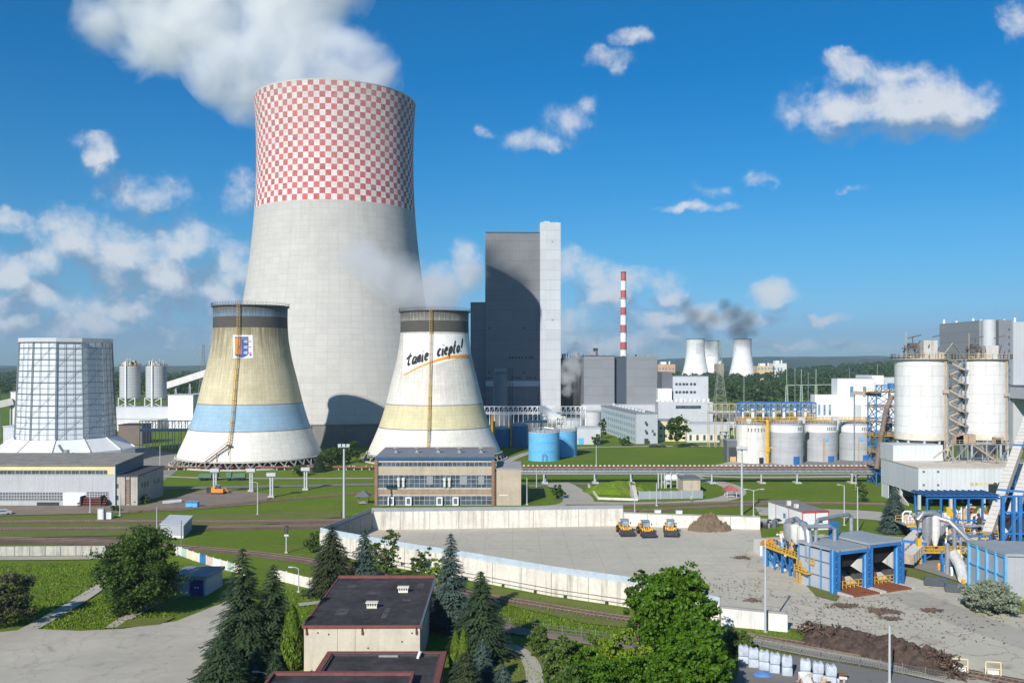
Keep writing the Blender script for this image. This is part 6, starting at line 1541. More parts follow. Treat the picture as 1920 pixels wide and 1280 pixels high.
# pump house in the middle
p0=G(705,947); Wp=XA(925,p0.y)-p0.x; hy=p0.y; zt_=ZA(858,hy)
ph=bldg('pump_house','three storey beige pump house with ribbon windows and blue eaves before the white tower','pump house',p0,0,Wp,21,zt_,BEIGE,mat('bitumen_roof',(.20,.205,.215),.8,.12,.4),over=.3,thick=.25,slope=.8)
b=MB(); b.box(-.3,Wp+.3,-.45,-.3,zt_-.5,zt_+.25); b.build('fascia',mat('eaves_blue',(.02,.09,.22),.6,.1),ph)
BR=mat('brick_pier',(.27,.15,.10),.85,.15,.8)
b=MB(); b.box(-.35,.5,-.4,-.02,0,zt_-.5); b.box(Wp-.5,Wp+.35,-.4,-.02,0,zt_-.5); b.build('corner_pier',BR,ph)
def band(y0,y1,segs,nx,nz):
    for (xa,xb) in segs: win(ph,'f',Wp,21,XA(xa,hy)-p0.x,XA(xb,hy)-p0.x,ZA(y0,hy),ZA(y1,hy),max(1,int(nx*(xb-xa)/210)),nz,gm=GLASS,fm=LGREY,fw=.075,d=.03)
band(874,866,[(709,922)],26,1); band(914,890,[(709,922)],22,3); band(946,929,[(709,922)],22,2)
b=MB(); b.box(.6,Wp-.6,-.16,-.02,ZA(925,hy),ZA(915,hy)); b.build('brick_band',mat('spandrel',(.34,.25,.17),.85,.15,.5,streak=.5),ph)
b=MB(); b.box(.6,Wp-.6,-.18,-.16,ZA(916,hy),ZA(915,hy)); b.build('sill',CONCW,ph)
for px in (729,762,820,850):
    c=XA(px,hy)-p0.x; b=MB(); b.box(c-.2,c+1.5,-.9,-.1,.1,ZA(931,hy)); u=b.build('air_unit',WHITE,ph); b=MB(); b.box(c+.15,c+1.15,-.94,-.9,.5,ZA(933,hy)); b.build('grille',DGREY,u)
for px in (748,757,834,843):
    c=XA(px,hy)-p0.x; b=MB(); b.cyl((c,-.5,ZA(912,hy)),(c,-.5,ZA(900,hy)),.35,n=10); b.cyl((c,-.5,ZA(900,hy)),(c,-.5,ZA(895,hy)),.5,n=10); b.build('vent_stack',OFFW,ph)
for px in (735,776,817,858,900):
    c=XA(px,hy)-p0.x; b=MB(); b.cyl((c,9,zt_+.5),(c,9,zt_+1.9),.35,n=10); b.lathe([(.85,zt_+1.8),(.2,zt_+2.3),(.01,zt_+2.35)],12,c=(c,9,0)); b.box(c-.5,c+.5,8.5,9.5,zt_+.5,zt_+.9); b.build('roof_vent',mat('vent_grey',(.33,.31,.29),.7,.2),ph)
for (xa,xb) in ((800,812),(862,876),(897,908)): panel(ph,'f',Wp,21,XA(xa,hy)-p0.x,XA(xb,hy)-p0.x,ZA(908,hy),ZA(892,hy),MGREY,'blind',d=.2)
pa=bldg('pump_house_annex','blank beige annex block on the right of the pump house','annex',(XA(931,hy),hy,0),0,XA(977,hy)-XA(931,hy),19,ZA(880,hy),BEIGE,mat('annex_flat_roof',(.35,.345,.34),.8,.15),over=.15,thick=.3)
b=MB(); b.box(.8,3.2,-.08,0,ZA(929,hy),ZA(927,hy)); b.build('faded_patch',CONCW,pa); b=MB(); b.box(-.9,-.1,.3,6,0,ZA(884,hy)); b.build('link_wall',mat('link_brown',(.3,.25,.18),.85,.15,.4,streak=.4),pa)
# ================================================================== yard walls and fences
def wall_run(name,label,cat,pts,hs,thick,m,capm=None,capw=None,group=None,joint=6.0,panels=True,caph=.3):
    """pts ground points, hs heights"""
    t=thing(name,label,cat,pts[0]); o=pts[0]; line=[Vector((p.x-o.x,p.y-o.y,0)) for p in pts]; L,Rr=strip_pts(line,thick); n=len(line)
    b=MB(); vs=[(p.x,p.y,0) for p in L]+[(p.x,p.y,hs[i]) for i,p in enumerate(L)]+[(p.x,p.y,hs[i]) for i,p in enumerate(Rr)]+[(p.x,p.y,0) for p in Rr]
    b.add(vs,[(j*n+i,j*n+i+1,(j+1)*n+i+1,(j+1)*n+i) for j in range(3) for i in range(n-1)]+[(0,n,2*n,3*n),(n-1,2*n-1,3*n-1,4*n-1)]); b.build('wall',m,t)
    if panels:
        b=MB()
        for i in range(n-1):
            d=line[i+1]-line[i]; k=max(1,round(d.length/joint))
            for j in range(k):
                f=(j+.0)/k; c=line[i]+d*f; h=hs[i]+(hs[i+1]-hs[i])*f; nn=Vector((-d.y,d.x,0)).normalized()
                for s in (-1,1): b.bar(c+nn*s*(thick/2+.005),c+nn*s*(thick/2+.005)+Vector((0,0,h-.02)),.09,.06)
        b.build('joint',mat('joint_dark',(.2,.185,.165),.9,.2),t)
    if capm:
        L2,R2=strip_pts(line,capw); b=MB()
        b.add([(p.x,p.y,hs[i]+.01) for i,p in enumerate(L2)]+[(p.x,p.y,hs[i]+caph) for i,p in enumerate(L2)]+[(p.x,p.y,hs[i]+caph) for i,p in enumerate(R2)]+[(p.x,p.y,hs[i]+.01) for i,p in enumerate(R2)],
              [(j*n+i,j*n+i+1,((j+1)%4)*n+i+1,((j+1)%4)*n+i) for j in range(4) for i in range(n-1)]+[(0,n,2*n,3*n),(n-1,2*n-1,3*n-1,4*n-1)])
        b.build('coping',capm,t)
    return t
CAP=mat('zinc_coping',(.43,.50,.55),.45,.12,.4)
YW=mat('yard_wall',(.66,.62,.54),.85,.12,.2,streak=.75,stain=(.22,.185,.145))
def seg(a,b,n): return [a.lerp(b,i/n) for i in range(n+1)]
wl=[G(601,1034),G(640,1042),G(700,1054),G(760,1066),G(862,1083),G(925,1095),G(1035,1116),G(1177,1137),G(1350,1172)]
wall_run('retaining_wall','long pale concrete yard wall with pale blue coping, curving behind the spruces','wall',wl,[4.0,4.0,4.0,4.0,4.0,4.0,4.0,3.9,3.2],.5,YW,CAP,.14,caph=1.1)
yw=[o for o in COL.objects if o.get('label','').startswith('long pale concrete yard wall')][0]
oo=wl[0]; ln_=[Vector((p.x-oo.x,p.y-oo.y,0)) for p in wl]; _,RR=strip_pts(ln_,.66); LL,_=strip_pts(ln_,.66); side_=RR if RR[4].y<LL[4].y else LL
for z in (1.25,.55):
    b=MB(); b.tube([p+Vector((0,0,z)) for p in side_],.06,6); b.build('cable',mat('joint_dark',(.2,.185,.165)),yw)
b=MB()
for i in range(len(side_)-1):
    for f in (.2,.75):
        c=side_[i].lerp(side_[i+1],f); b.box(c.x-.35,c.x+.35,c.y-.05,c.y+.1,.0,.45)
b.build('drain_hole',CHAR,yw)
nw=wall_run('retaining_wall','low end piece of the yard wall right of the big green tree','wall',[G(1352,1172),G(1440,1180),G(1477,1184)],[2.7,2.6,2.6],.45,mat('white_wall',(.70,.69,.64),.85,.1,.2,streak=.6,stain=(.3,.27,.22)),mat('wall_top',(.3,.29,.27),.9,.15),.5)
bl=[G(697,993),G(860,990.5),G(1000,988),G(1168,985)]
wall_run('retaining_wall','tall pale back wall of the yard in front of the pump house','wall',bl,[4.4,4.3,4.2,4.2],.6,YW,mat('dull_sheet',(.27,.295,.31),.5,.1,.4),.14,caph=.9)
wall_run('retaining_wall','lower pale wall behind the three yellow loaders','wall',[G(1169,985),G(1260,988),G(1425,992)],[3.1,3.0,2.9],.5,CONCW,mat('wall_top',(.3,.29,.27)),.55)
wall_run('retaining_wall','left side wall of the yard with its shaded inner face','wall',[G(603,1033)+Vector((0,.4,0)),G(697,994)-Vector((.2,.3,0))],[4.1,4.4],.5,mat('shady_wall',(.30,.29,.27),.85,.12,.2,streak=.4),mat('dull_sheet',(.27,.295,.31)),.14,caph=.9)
# fences left
def fence(label,pts,h,step,panelm,postm,name='fence',group=None,solid=True,cat='fence',colors=None):
    t=thing(name,label,cat,pts[0],0,group); o=pts[0]; line=[Vector((p.x-o.x,p.y-o.y,0)) for p in pts]
    groups={}; pb_=MB(); acc=0
    for i in range(len(line)-1):
        d=line[i+1]-line[i]; k=max(1,round(d.length/step))
        for j in range(k):
            p=line[i]+d*(j/k); q=line[i]+d*((j+1)/k); pb_.bar(p,p+Vector((0,0,h+.25)),.18 if solid else .09)
            if solid:
                m=colors[acc%len(colors)] if colors else panelm; mb=groups.setdefault(m.name,(m,MB()))[1]
                mb.bar(p+Vector((0,0,h/2+.05)),q+Vector((0,0,h/2+.05)),.1,h)
            else:
                mb=groups.setdefault(panelm.name,(panelm,MB()))[1]
                for z in np.linspace(.15,h,4): mb.bar(p+Vector((0,0,z)),q+Vector((0,0,z)),.05)
                for f in np.linspace(0,1,9): mb.bar(p.lerp(q,f),p.lerp(q,f)+Vector((0,0,h)),.035)
            acc+=1
    for m,mb in groups.values(): mb.build('panel',m,t,split=solid)
    pb_.build('post',postm,t); return t
DPOST=mat('dark_post',(.2,.19,.175),.8,.15)
fence('stained concrete panel fence with dark posts beside the left meadow path',[G(-60,1043),G(200,1041)],2.0,3.0,mat('stained_panel',(.46,.44,.39),.9,.15,.4,streak=.7),DPOST)
fence('short low wall with coloured panels behind the blue doored shed',[G(330,1038),G(362,1050),G(400,1062),G(440,1073),G(462,1082)],1.7,2.6,CONCW,OFFW,colors=[OFFW,mat('pale_green_panel',(.40,.5,.45),.8,.1),mat('cream_panel2',(.70,.6,.42),.8,.1),mat('cream_panel2',(.70,.6,.42)),BLUE,mat('pink_panel',(.6,.46,.40),.8,.1),WHITE])
fence('pale concrete fence with mesh top between the spruces and dark roofed building',[G(515,1086),G(560,1098),G(610,1110)],1.9,3.0,CONCW,OFFW)
fence('wire fence along the light earth path behind the foreground shrubs',[G(900,1168),G(985,1184),G(1090,1197),G(1200,1216),G(1300,1232)],1.5,2.6,mat('wire',(.16,.16,.15),.6,.1,metal=.3),DPOST,solid=False)
fence('wire fence beside the stacked white bags, bottom right',[G(1390,1206),G(1500,1228),G(1650,1256),G(1780,1280)],1.3,2.6,mat('wire',(.16,.16,.15)),DPOST,solid=False)
fence('grey metal sheet fence before the small beige building',[G(1198,936),G(1318,934)],2.3,3.0,mat('sheet_fence',(.31,.345,.37),.5,.08),GREYP)

# ================================================================== wheel loaders
LY=mat('loader_yellow',(.75,.36,.012),.42,.12,.9,streak=.2,stain=(.2,.12,.05)); TYRE=mat('tyre',(.02,.02,.021),.9,.2,2); BUCK=mat('bucket_steel',(.04,.042,.045),.55,.3,1.2); RIMM=mat('rim_yellow',(.5,.27,.03),.5,.1)
def make_loader(label,loc,rz):
    t=thing('wheel_loader',label,'wheel loader',loc,rz,'yellow wheel loaders parked in the yard')
    b=MB(); pr=[(-4.2,.12),(-4.25,.35),(-3.3,1.45),(-2.95,1.35),(-2.75,.7),(-2.95,.15)]
    n=len(pr); vs=[(-1.65,y,z) for y,z in pr]+[(1.65,y,z) for y,z in pr]
    b.add(vs,[(i,i+1,n+i+1,n+i) for i in range(1,n-1)]+[(n-1,0,n,2*n-1)])
    for s in (-1.65,1.6): b.add([(s,y,z) for y,z in pr]+[(s+.05,y,z) for y,z in pr],[tuple(range(n)),tuple(range(2*n-1,n-1,-1))]+[(i,(i+1)%n,n+(i+1)%n,n+i) for i in range(n)])
    b.box(-1.72,1.72,-4.35,-4.15,.08,.2); bu=b.build('bucket',BUCK,t)
    c=MB()
    for i in range(8): x=-1.5+i*.43; c.box(x-.07,x+.07,-4.6,-4.3,.08,.2)
    c.build('tooth',STEEL,bu)
    b=MB()
    for s in (-.55,.55): b.tube([(s,-2.9,.75),(s,-2.2,1.55),(s,-.7,2.05)],.17,8); b.tube([(s*.4,-2.8,1.2),(s*.4,-1.9,1.95),(s*.4,-.9,1.6)],.11,8)
    b.box(-.75,.75,-2.35,-2.05,1.2,1.5); b.build('lift_arm',LY,t)
    b=MB(); b.box(-.8,.8,-2.2,-.6,.7,1.6); b.box(-.6,.6,-.6,.6,.75,1.3); b.prism([(-1.15,-.9),(1.15,-.9),(1.2,.6),(-1.2,.6)],1.15,1.75); b.build('front_frame',LY,t)
    for s in (-1,1):
        m=MB(); m.tube([(s*1.15,-2.45,1.35),(s*1.15,-2.0,1.8),(s*1.15,-1.2,1.8),(s*1.15,-.75,1.35)],.2,6); m.build('mudguard',LY,t)
    b=MB(); b.prism([(-1.1,.95),(1.1,.95),(1.0,3.5),(-1.0,3.5)],.9,[2.45,2.45,2.2,2.2]); b.box(-1.15,1.15,3.45,3.8,.8,1.6); b.cyl((.6,2.0,2.4),(.6,2.0,3.1),.1,n=8); b.build('engine_hood',LY,t)
    b=MB(); b.prism([(-.85,-.75),(.85,-.75),(.85,.95),(-.85,.95)],1.75,3.25); cab_=b.build('cab',mat('cab_frame',(.05,.05,.05),.5,.1),t)
    b=MB(); b.box(-.72,.72,-.80,-.74,1.95,3.1); b.box(-.88,-.84,-.6,.8,2.0,3.1); b.box(.84,.88,-.6,.8,2.0,3.1); b.build('windscreen',glass('cab_glass',(.12,.17,.19)),cab_)
    b=MB(); b.box(-.95,.95,-.9,1.05,3.25,3.4); b.build('cab_roof',mat('cab_roof',(.3,.31,.3),.5,.1),cab_)
    for s in (-1,1):
        b=MB(); b.bar((s*.85,-.8,2.8),(s*1.25,-.95,2.75),.06); b.box(s*1.25-.13,s*1.25+.13,-1.0,-.93,2.4,2.9); b.build('mirror',CHAR,t)
        b=MB(); b.cyl((s*.75,-2.28,1.75),(s*.75,-2.38,1.75),.14,n=10); b.bar((s*.75,-2.25,1.5),(s*.75,-2.25,1.75),.08); b.build('headlight',WHITE,t)
    for (y) in (-1.6,2.0):
        for s in (-1,1):
            b=MB(); w0,w1=s*.95,s*1.55; prf=[(.5,w0),(.78,w0),(.85,w0+s*.1),(.85,w1-s*.1),(.78,w1),(.5,w1)]; n=24; vs=[]
            for r,x in prf:
                for i in range(n): a=2*math.pi*i/n; vs.append((x,y+r*math.cos(a),.85+r*math.sin(a)))
            b.add(vs,[(j*n+i,j*n+(i+1)%n,(j+1)*n+(i+1)%n,(j+1)*n+i) for j in range(5) for i in range(n)]); w_=b.build('wheel',TYRE,t,smooth=True)
            c=MB(); c.cyl((w0,y,.85),(w1-s*.08,y,.85),.5,n=16); c.cyl((w1-s*.1,y,.85),(w1,y,.85),.2,n=10); c.build('rim',RIMM,w_)
    b=MB()
    for i in range(3): b.box(-1.3,-.9,.0+i*.3,.35+i*.3,.5+i*.35,.56+i*.35)
    b.bar((-1.2,0,.4),(-1.2,1.0,1.7),.06); b.build('step',CHAR,t)
    return t
ld=make_loader('yellow wheel loader nearest the tall back wall, black bucket down',G(1171,1000),R(4)+math.atan2(.0,1))
dup(ld,G(1210,1002.5),R(5),'yellow wheel loader in the middle of the three parked loaders')
dup(ld,G(1257,1001),R(-7),'yellow wheel loader parked alone beside the earth mound')

# earth mound, bark heap
def heap(name,label,cat,c,rx,ry,h,m,seed,nx=60,ny=40,rough=.35,ang=0,edge=.18):
    t=thing(name,label,cat,c,ang); b=MB(); vs=[]
    for j in range(ny+1):
        for i in range(nx+1):
            u=-1+2*i/nx; v=-1+2*j/ny; d=math.sqrt(u*u+v*v)
            n_=mnoise.fractal(Vector((u*3.0+seed,v*3.0,seed)),.8,2,5)
            f=max(0,(1-d if edge<.4 else .55-d*.9)+edge*n_)*(1 if d<1 else 0)
            z=h*(1-(1-min(1,f))**1.6)*(1+rough*mnoise.fractal(Vector((u*6+seed,v*6,2)),.7,2,5))
            vs.append((u*rx,v*ry,z-.05))
    b.add(vs,[(j*(nx+1)+i,j*(nx+1)+i+1,(j+1)*(nx+1)+i+1,(j+1)*(nx+1)+i) for j in range(ny) for i in range(nx)])
    o=b.build('heap',m,t,smooth=False); return t
heap('earth_mound','brown earth mound with weeds against the low wall','mound',G(1330,993),5.2,3.6,3.6,paved('mound_earth',(.21,.15,.10),(.16,.125,.08),0,.8,0,(.09,.12,.03),.5),4)
BARK=mat('bark_brown',(.075,.052,.04),.95,.4,.9,bump=.15)
hp=thing('bark_heap','long dark heap of roots and bark along the railway track','heap',(0,0,0))
line=smooth_line([G(1510,1196),G(1560,1205),G(1640,1224),G(1700,1238),G(1750,1252),G(1790,1264)],8); b=MB(); n=len(line); K=14; vs=[]
for i,p in enumerate(line):
    t_=i/(n-1); hh_=(.55+1.9*math.sin(math.pi*min(1,t_*1.0))**.7)*(1 if t_<.9 else (1-t_)*10*.9+.1); d=(line[min(i+1,n-1)]-line[max(i-1,0)]).normalized(); nn=Vector((-d.y,d.x,0)); wd=3.6
    for k in range(K+1):
        v=-1+2*k/K; z=hh_*(1-v*v)**.8*(1+.5*mnoise.fractal(Vector((p.x*.9,p.y*.9+v*3,1)),.7,2,5)); q=p+nn*(v*wd+.4*mnoise.noise(Vector((p.x,p.y,v*2)))); vs.append((q.x,q.y,max(z,0)-.05))
b.add(vs,[(i*(K+1)+k,i*(K+1)+k+1,(i+1)*(K+1)+k+1,(i+1)*(K+1)+k) for i in range(n-1) for k in range(K)]); b.build('heap_body',BARK,hp)
b=MB()
for i in range(1100):
    p=line[rnd.randrange(1,n-1)]; v=rnd.uniform(-1.05,1.05); d=Vector((rnd.gauss(0,1),rnd.gauss(0,.6),rnd.gauss(0,.5))).normalized()
    q=p+Vector((rnd.uniform(-1,1),v*3.6,max(.1,2.3*(1-v*v)*rnd.uniform(.4,1.05)))); l=rnd.uniform(.35,1.7); b.bar(q-d*l/2,q+d*l/2,rnd.uniform(.05,.18),mi=rnd.choice((0,0,1)))
b.build('loose_root',[BARK,mat('root_light',(.16,.10,.07),.95,.3,1)],hp)
# scattered bark on the concrete (uncountable litter)
b=MB()
for i in range(1300):
    x=rnd.uniform(1330,1890); y=1085+abs(rnd.gauss(0,1))*60+ (x>1600)*10
    if y>1240 or (x>1690 and y<1150) : continue
    if 1425<x<1700 and y<1118: continue
    if (y-1118)/( 80)>1.2 and x<1500: continue
    if x<1478 and y>1125: continue
    p=G(x,y); k=rnd.random(); l=rnd.uniform(.1,.6)*rnd.random()+.08; a=rnd.uniform(0,3.14); d=Vector((math.cos(a),math.sin(a),rnd.uniform(-.05,.2)))*l; b.bar(p+Vector((0,0,.22))-d/2,p+Vector((0,0,.22))+d/2,rnd.uniform(.03,.09))
tag(b.build('bark_litter',mat('litter',(.14,.095,.065),.95,.35,1)),'thin scatter of bark scraps over the lower concrete yard','litter',kind='stuff')
for k,(x,y,rx,ry,n_) in enumerate(((1583,1138,2.4,1.3,110),(1655,1148,2.4,1.5,150),(1668,1162,1.5,.9,60),(1745,1146,1.7,1.0,70),(1410,1128,1.3,.9,40),(1390,1047,1.8,1.2,60))):
    c=G(x,y); b=MB()
    for i in range(n_):
        p=Vector((rnd.gauss(0,.5)*rx,rnd.gauss(0,.5)*ry,.05+abs(rnd.gauss(0,.06)))); a=rnd.uniform(0,3.14); d=Vector((math.cos(a),math.sin(a),rnd.uniform(-.1,.2)))*rnd.uniform(.2,.9); b.bar(p-d/2,p+d/2,rnd.uniform(.06,.22),.07)
    o=b.build('bark_patch',mat('patch_brown',(.15,.10,.07),.95,.35,1)); o.location=c+Vector((0,0,.25)); tag(o,['low brown scatter of bark left of centre below the hopper shed','largest scatter of bark in front of the right grate','small bark scatter behind the tall pole','thin bark scatter near the edge of the pale road','dark scraps near the low white wall','dark smear of scraps behind the big green tree'][k],'bark',kind='stuff')

# ================================================================== foreground buildings
p0=G(567,1258); Wf=16.6-1.0; Yf=p0.y
zf=5.9; fx=lambda x: XA(x,Yf)
Lf=fx(570); Rf=fx(787); Wf=Rf-Lf; Df=ZA(0,1) and (FOC*(CAMH-zf)/(1082-HOR)-FOC*(CAMH-zf)/(1170-HOR))
FB=mat('foreground_render',(.56,.50,.40),.85,.10,.25,streak=.35,stain=(.3,.25,.19),bump=.01)
TAR=mat('tar_roof',(.045,.04,.039),.8,.5,.22,fine=.8,streak=.25,stain=(.11,.105,.1))
CR=mat('brown_red_trim',(.19,.065,.055),.7,.15,.8)
fb=bldg('flat_roofed_building','pale rendered building with a black tar roof in the foreground','building',(Lf,Yf,0),R(.8),Wf,Df,zf-.3,FB,TAR,over=.0,thick=.3)
b=MB(); b.box(-.15,Wf+.15,-.15,-.01,zf-.32,zf+.08); b.box(-.15,Wf+.15,Df+.01,Df+.35,zf-.3,zf+.42); b.box(-.25,-.01,0,Df,zf-.3,zf+.1); b.build('roof_trim',CR,fb)
b=MB(); b.box(Wf+.01,Wf+.3,0,Df,zf-.4,zf+.12); b.build('side_gutter',mat('gutter_blue',(.12,.17,.22),.4,.1,metal=.4),fb)
for (px,py) in ((699,1139),(759,1110)):
    h=CAMH-zf; Y=FOC*h/(py-HOR); x=XA(px,Y)-Lf; y=Y-Yf; b=MB(); b.box(x-.7,x+.7,y-.35,y+.35,zf,zf+.7); b.box(x-.85,x+.85,y-.5,y+.5,zf+.7,zf+.85); v=b.build('roof_vent',mat('vent_cream',(.68,.64,.54),.8,.1),fb)
    b=MB()
    for i in range(4): b.box(x-.6+i*.33,x-.4+i*.33,y-.37,y-.34,zf+.35,zf+.65)
    b.build('louvre',CHAR,v)
b=MB()
for x in (.3,Wf*.5,Wf-.5): b.box(x-.05,x+.05,-.3,-.15,zf-1.1,zf-.1); b.bar((x,-.22,zf-.2),(x+.15,-.22,zf-1.0),.08)
b.build('downpipe_bracket',RUST,fb)
b=MB()
for x in (4.3,6.6): b.box(x,x+.05,-.012,0,.0,zf-.4)
b.build('wall_joint',mat('joint_dark',(.2,.185,.165)),fb)
b=MB()
for (x,z) in ((8.3,3.0),(12.7,3.8),(3.8,2.2),(3.2,4.8),(1.8,5.0),(14,4.9)): b.cyl((x,-.02,z),(x,.0,z),.12,n=8)
b.build('patch_hole',CHAR,fb)
b=MB()
for i in range(1,14): b.box(.1+i*Wf/14,.13+i*Wf/14,.1,Df-.1,zf+.002,zf+.012)
b.build('felt_seam',mat('felt_seam',(.075,.07,.068),.8,.3,.5),fb)
b=MB()
for (x,y,w_,d__) in ((3,5,1.6,3.2),(9.5,3.5,.7,5),(11.4,12,1.2,1.2),(5.5,16,2.2,1.0),(12.8,20,1.0,2.4),(2.2,20,1.4,1.4)): b.box(x,x+w_,y,y+d__,zf+.013,zf+.02)
b.build('roof_patch',mat('felt_patch',(.085,.08,.078),.85,.5,.7),fb)
z2=4.1; Y2=FOC*(CAMH-z2)/(1222-HOR); 
f2x=lambda x,y: XA(x,FOC*(CAMH-z2)/(y-HOR))
L2=f2x(617,1224); R2=f2x(832,1221); Yn=95.0
f2=bldg('flat_roofed_building','lower dark roofed wing with a brown parapet at the bottom edge','building',(L2,Yn,0),0,R2-L2,Y2-Yn,z2-.6,FB,TAR,over=0,thick=.25)
W2_=R2-L2; D2_=Y2-Yn
b=MB()
for (x0,x1,y0,y1) in ((-.35,W2_+.35,D2_-.25,D2_+.4),(-.35,.35,-.3,D2_-.26),(W2_-.35,W2_+.35,-.3,D2_-.26)): b.box(x0,x1,y0,y1,z2-.62,z2)
b.build('parapet',CR,f2)
b=MB(); b.box(.36,.6,0,D2_-.26,z2-.34,z2-.1); b.box(W2_-.6,W2_-.36,0,D2_-.26,z2-.34,z2-.1); b.box(.61,W2_-.61,D2_-.5,D2_-.26,z2-.34,z2-.1); b.build('felt_upstand',mat('felt',(.065,.06,.06),.85,.2),f2)
b=MB(); c=Vector((f2x(780,1238)-L2,D2_-1.4,z2-.35)); b.cyl(c,c+Vector((.25,.3,.7)),.18,n=10); b.cyl(c+Vector((.25,.3,.7)),c+Vector((.3,.35,.78)),.26,n=10); b.build('vent_pipe',OFFW,f2)
b=MB(); b.box(6.2,8.6,D2_-.9,D2_-.6,z2-.33,z2-.12); b.box(5,5.7,2,3.2,z2-.34,z2-.2); b.build('roof_patch',mat('roof_grey',(.3,.29,.28),.8,.1),f2)
b=MB()
for i in range(14): b.box(.7,W2_-.7,.3+i*.55,.33+i*.55,z2-.345,z2-.33)
b.build('felt_seam',mat('felt',(.065,.06,.06)),f2)
z3=4.6; Y3=FOC*(CAMH-z3)/(1262-HOR); f3x=lambda x:XA(x,Y3)
f3=bldg('flat_roofed_building','nearest roof with a red brown edge cut by the bottom frame','building',(f3x(515),Y3-13,0),0,f3x(772)-f3x(515),13,z3-.5,FB,TAR,over=0,thick=.3); w3=f3x(772)-f3x(515)
b=MB(); b.box(-.3,w3+.3,12.9,13.5,z3-.5,z3+.12); b.box(-.3,.0,0,12.9,z3-.5,z3+.1); b.box(w3,w3+.3,0,12.9,z3-.5,z3+.1); b.build('roof_trim',CR,f3)
# shed with blue doors
q=G(320,1118); sd=thing('shed','low grey shed with dark blue double doors by the round tree','shed',G(318,1117)); zr=3.0
A=G(318,1117); B_=G(386,1117); Cc=G(417,1098); w_=(B_-A).length; d_=Cc-B_
poly=[(0,0),(w_,0),(w_+d_.x,d_.y),(d_.x,d_.y)]
b=MB(); b.prism(poly,0,zr); b.build('wall',mat('shed_blue_grey',(.33,.40,.46),.7,.08,.3),sd)
b=MB(); b.prism([(-.3,-.4),(w_+.4,-.4),(w_+d_.x+.4,d_.y+.3),(d_.x-.3,d_.y+.3)],zr+.01,zr+.5); b.build('roof',mat('shed_top',(.20,.245,.28),.7,.12),sd)
for k in (0,1):
    b=MB(); x0=w_*.56+k*w_*.19; b.box(x0,x0+w_*.185,-.08,0,0.05,zr-.25); dr=b.build('door',mat('navy_door',(.012,.02,.19),.5,.1),sd); b=MB(); c=x0+w_*(.15 if k==0 else .035); b.cyl((c,-.1,1.5),(c,-.07,1.5),.14,n=8); b.build('handle',WHITE,dr)
for f in (.25,.5,.75):
    b=MB(); p=Vector((w_,0))+Vector((d_.x,d_.y))*(f-.08); q=Vector((w_,0))+Vector((d_.x,d_.y))*(f+.08); b.add([(p.x+.03,p.y-.02,1.2),(q.x+.03,q.y-.02,1.2),(q.x+.03,q.y-.02,2.3),(p.x+.03,p.y-.02,2.3)],[(0,1,2,3)]); b.build('window',mat('pale_pane',(.5,.52,.54),.2,.1),sd)
# grey shelter by the track
A=G(301,1007); B_=G(344,1009); Cc=G(360,993); bx=thing('shelter','grey metal shelter box beside the railway track','shelter',A); d1=B_-A; d2=Cc-B_; zr=ZA(983,A.y)
b=MB(); b.prism([(0,0),(d1.x,d1.y),(d1.x+d2.x,d1.y+d2.y),(d2.x,d2.y)],0,zr); b.build('wall',mat('shelter_grey',(.35,.37,.39),.55,.06),bx)
b=MB(); b.prism([(-.2,-.2),(d1.x+.2,d1.y-.2),(d1.x+d2.x+.2,d1.y+d2.y+.2),(d2.x-.2,d2.y+.2)],zr+.01,[zr+.15]*2+[zr+.5]*2); b.build('roof',LGREY,bx)
b=MB(); b.bar((0,-.04,.3),(d1.x,d1.y-.04,.3),.1,.5); b.build('plinth',CONCW,bx)

# ================================================================== lamps, masts
def lamp(label,px,pyb,pyt,kind='single',group=None,w=.11,m=GREYP):
    g=G(px,pyb); h=ZA(pyt,g.y); t=thing('lamp_post' if kind!='mast' else 'mast',label,'lamp post' if kind!='mast' else 'mast',g,0,group)
    b=MB(); b.cyl((0,0,0),(0,0,h),w*1.5,w,n=8); b.build('pole',m,t); b=MB(); b.box(-.3,.3,-.3,.3,0,.25); b.build('footing',CONC,t)
    if kind=='flood':
        b=MB(); b.box(-1.5,1.5,-.12,.12,h-.2,h+.05); b.box(-1.4,1.4,-.9,-.1,h+.05,h+.15); b.build('platform',m,t)
        for x in (-1.1,0,1.1):
            b=MB(); b.box(x-.4,x+.4,-.5,-.1,h+.2,h+.85); b.build('floodlight',LGREY,t)
    elif kind=='double':
        for s in (-1,1):
            b=MB(); b.tube([(0,0,h-.3),(s*1.0,0,h+.1),(s*2.2,0,h+.2)],.07,6); b.box(s*2.2-.4,s*2.2+.5,-.2,.2,h+.1,h+.3); b.build('lantern',LGREY,t)
    elif kind=='single':
        b=MB(); b.tube([(0,0,h-.2),(-.3,0,h+.1),(-1.2,0,h+.25)],.06,6); b.box(-1.8,-1.0,-.16,.16,h+.15,h+.32); b.build('lantern',LGREY,t)
    elif kind=='signal':
        b=MB(); b.box(-.35,.35,-.25,.15,h-1.6,h); b.build('signal_head',CHAR,t); b=MB(); b.box(-.45,.45,-.1,.1,h-2.2,h-1.9); b.build('number_plate',WHITE,t)
        b=MB(); [b.cyl((0,-.27,h-.4-.4*i),(0,-.25,h-.4-.4*i),.13,n=10) for i in range(3)]; b.build('lens',DGREY,t)
    return t
lamp('tall floodlight mast left of the pump house',645,970,838,'flood',w=.24)
lamp('tall floodlight mast at the yard edge before the process tanks',1391,965,842,'flood',w=.22)
lamp('slim pale lamp post on the grass strip below the T shaped pillars',483,965,905,'single')
lamp('double armed lamp post right of the red roofed gazebo',1413,967,918,'double')
lamp('curved lamp post left of the spruce by the hopper house',1583,985,910,'single')
lamp('straight lamp post between curved lamp and spruce',1608,1000,912,'mast')
lamp('tall thin pole standing at the low white wall end',1435,1186,1010,'mast',w=.12)
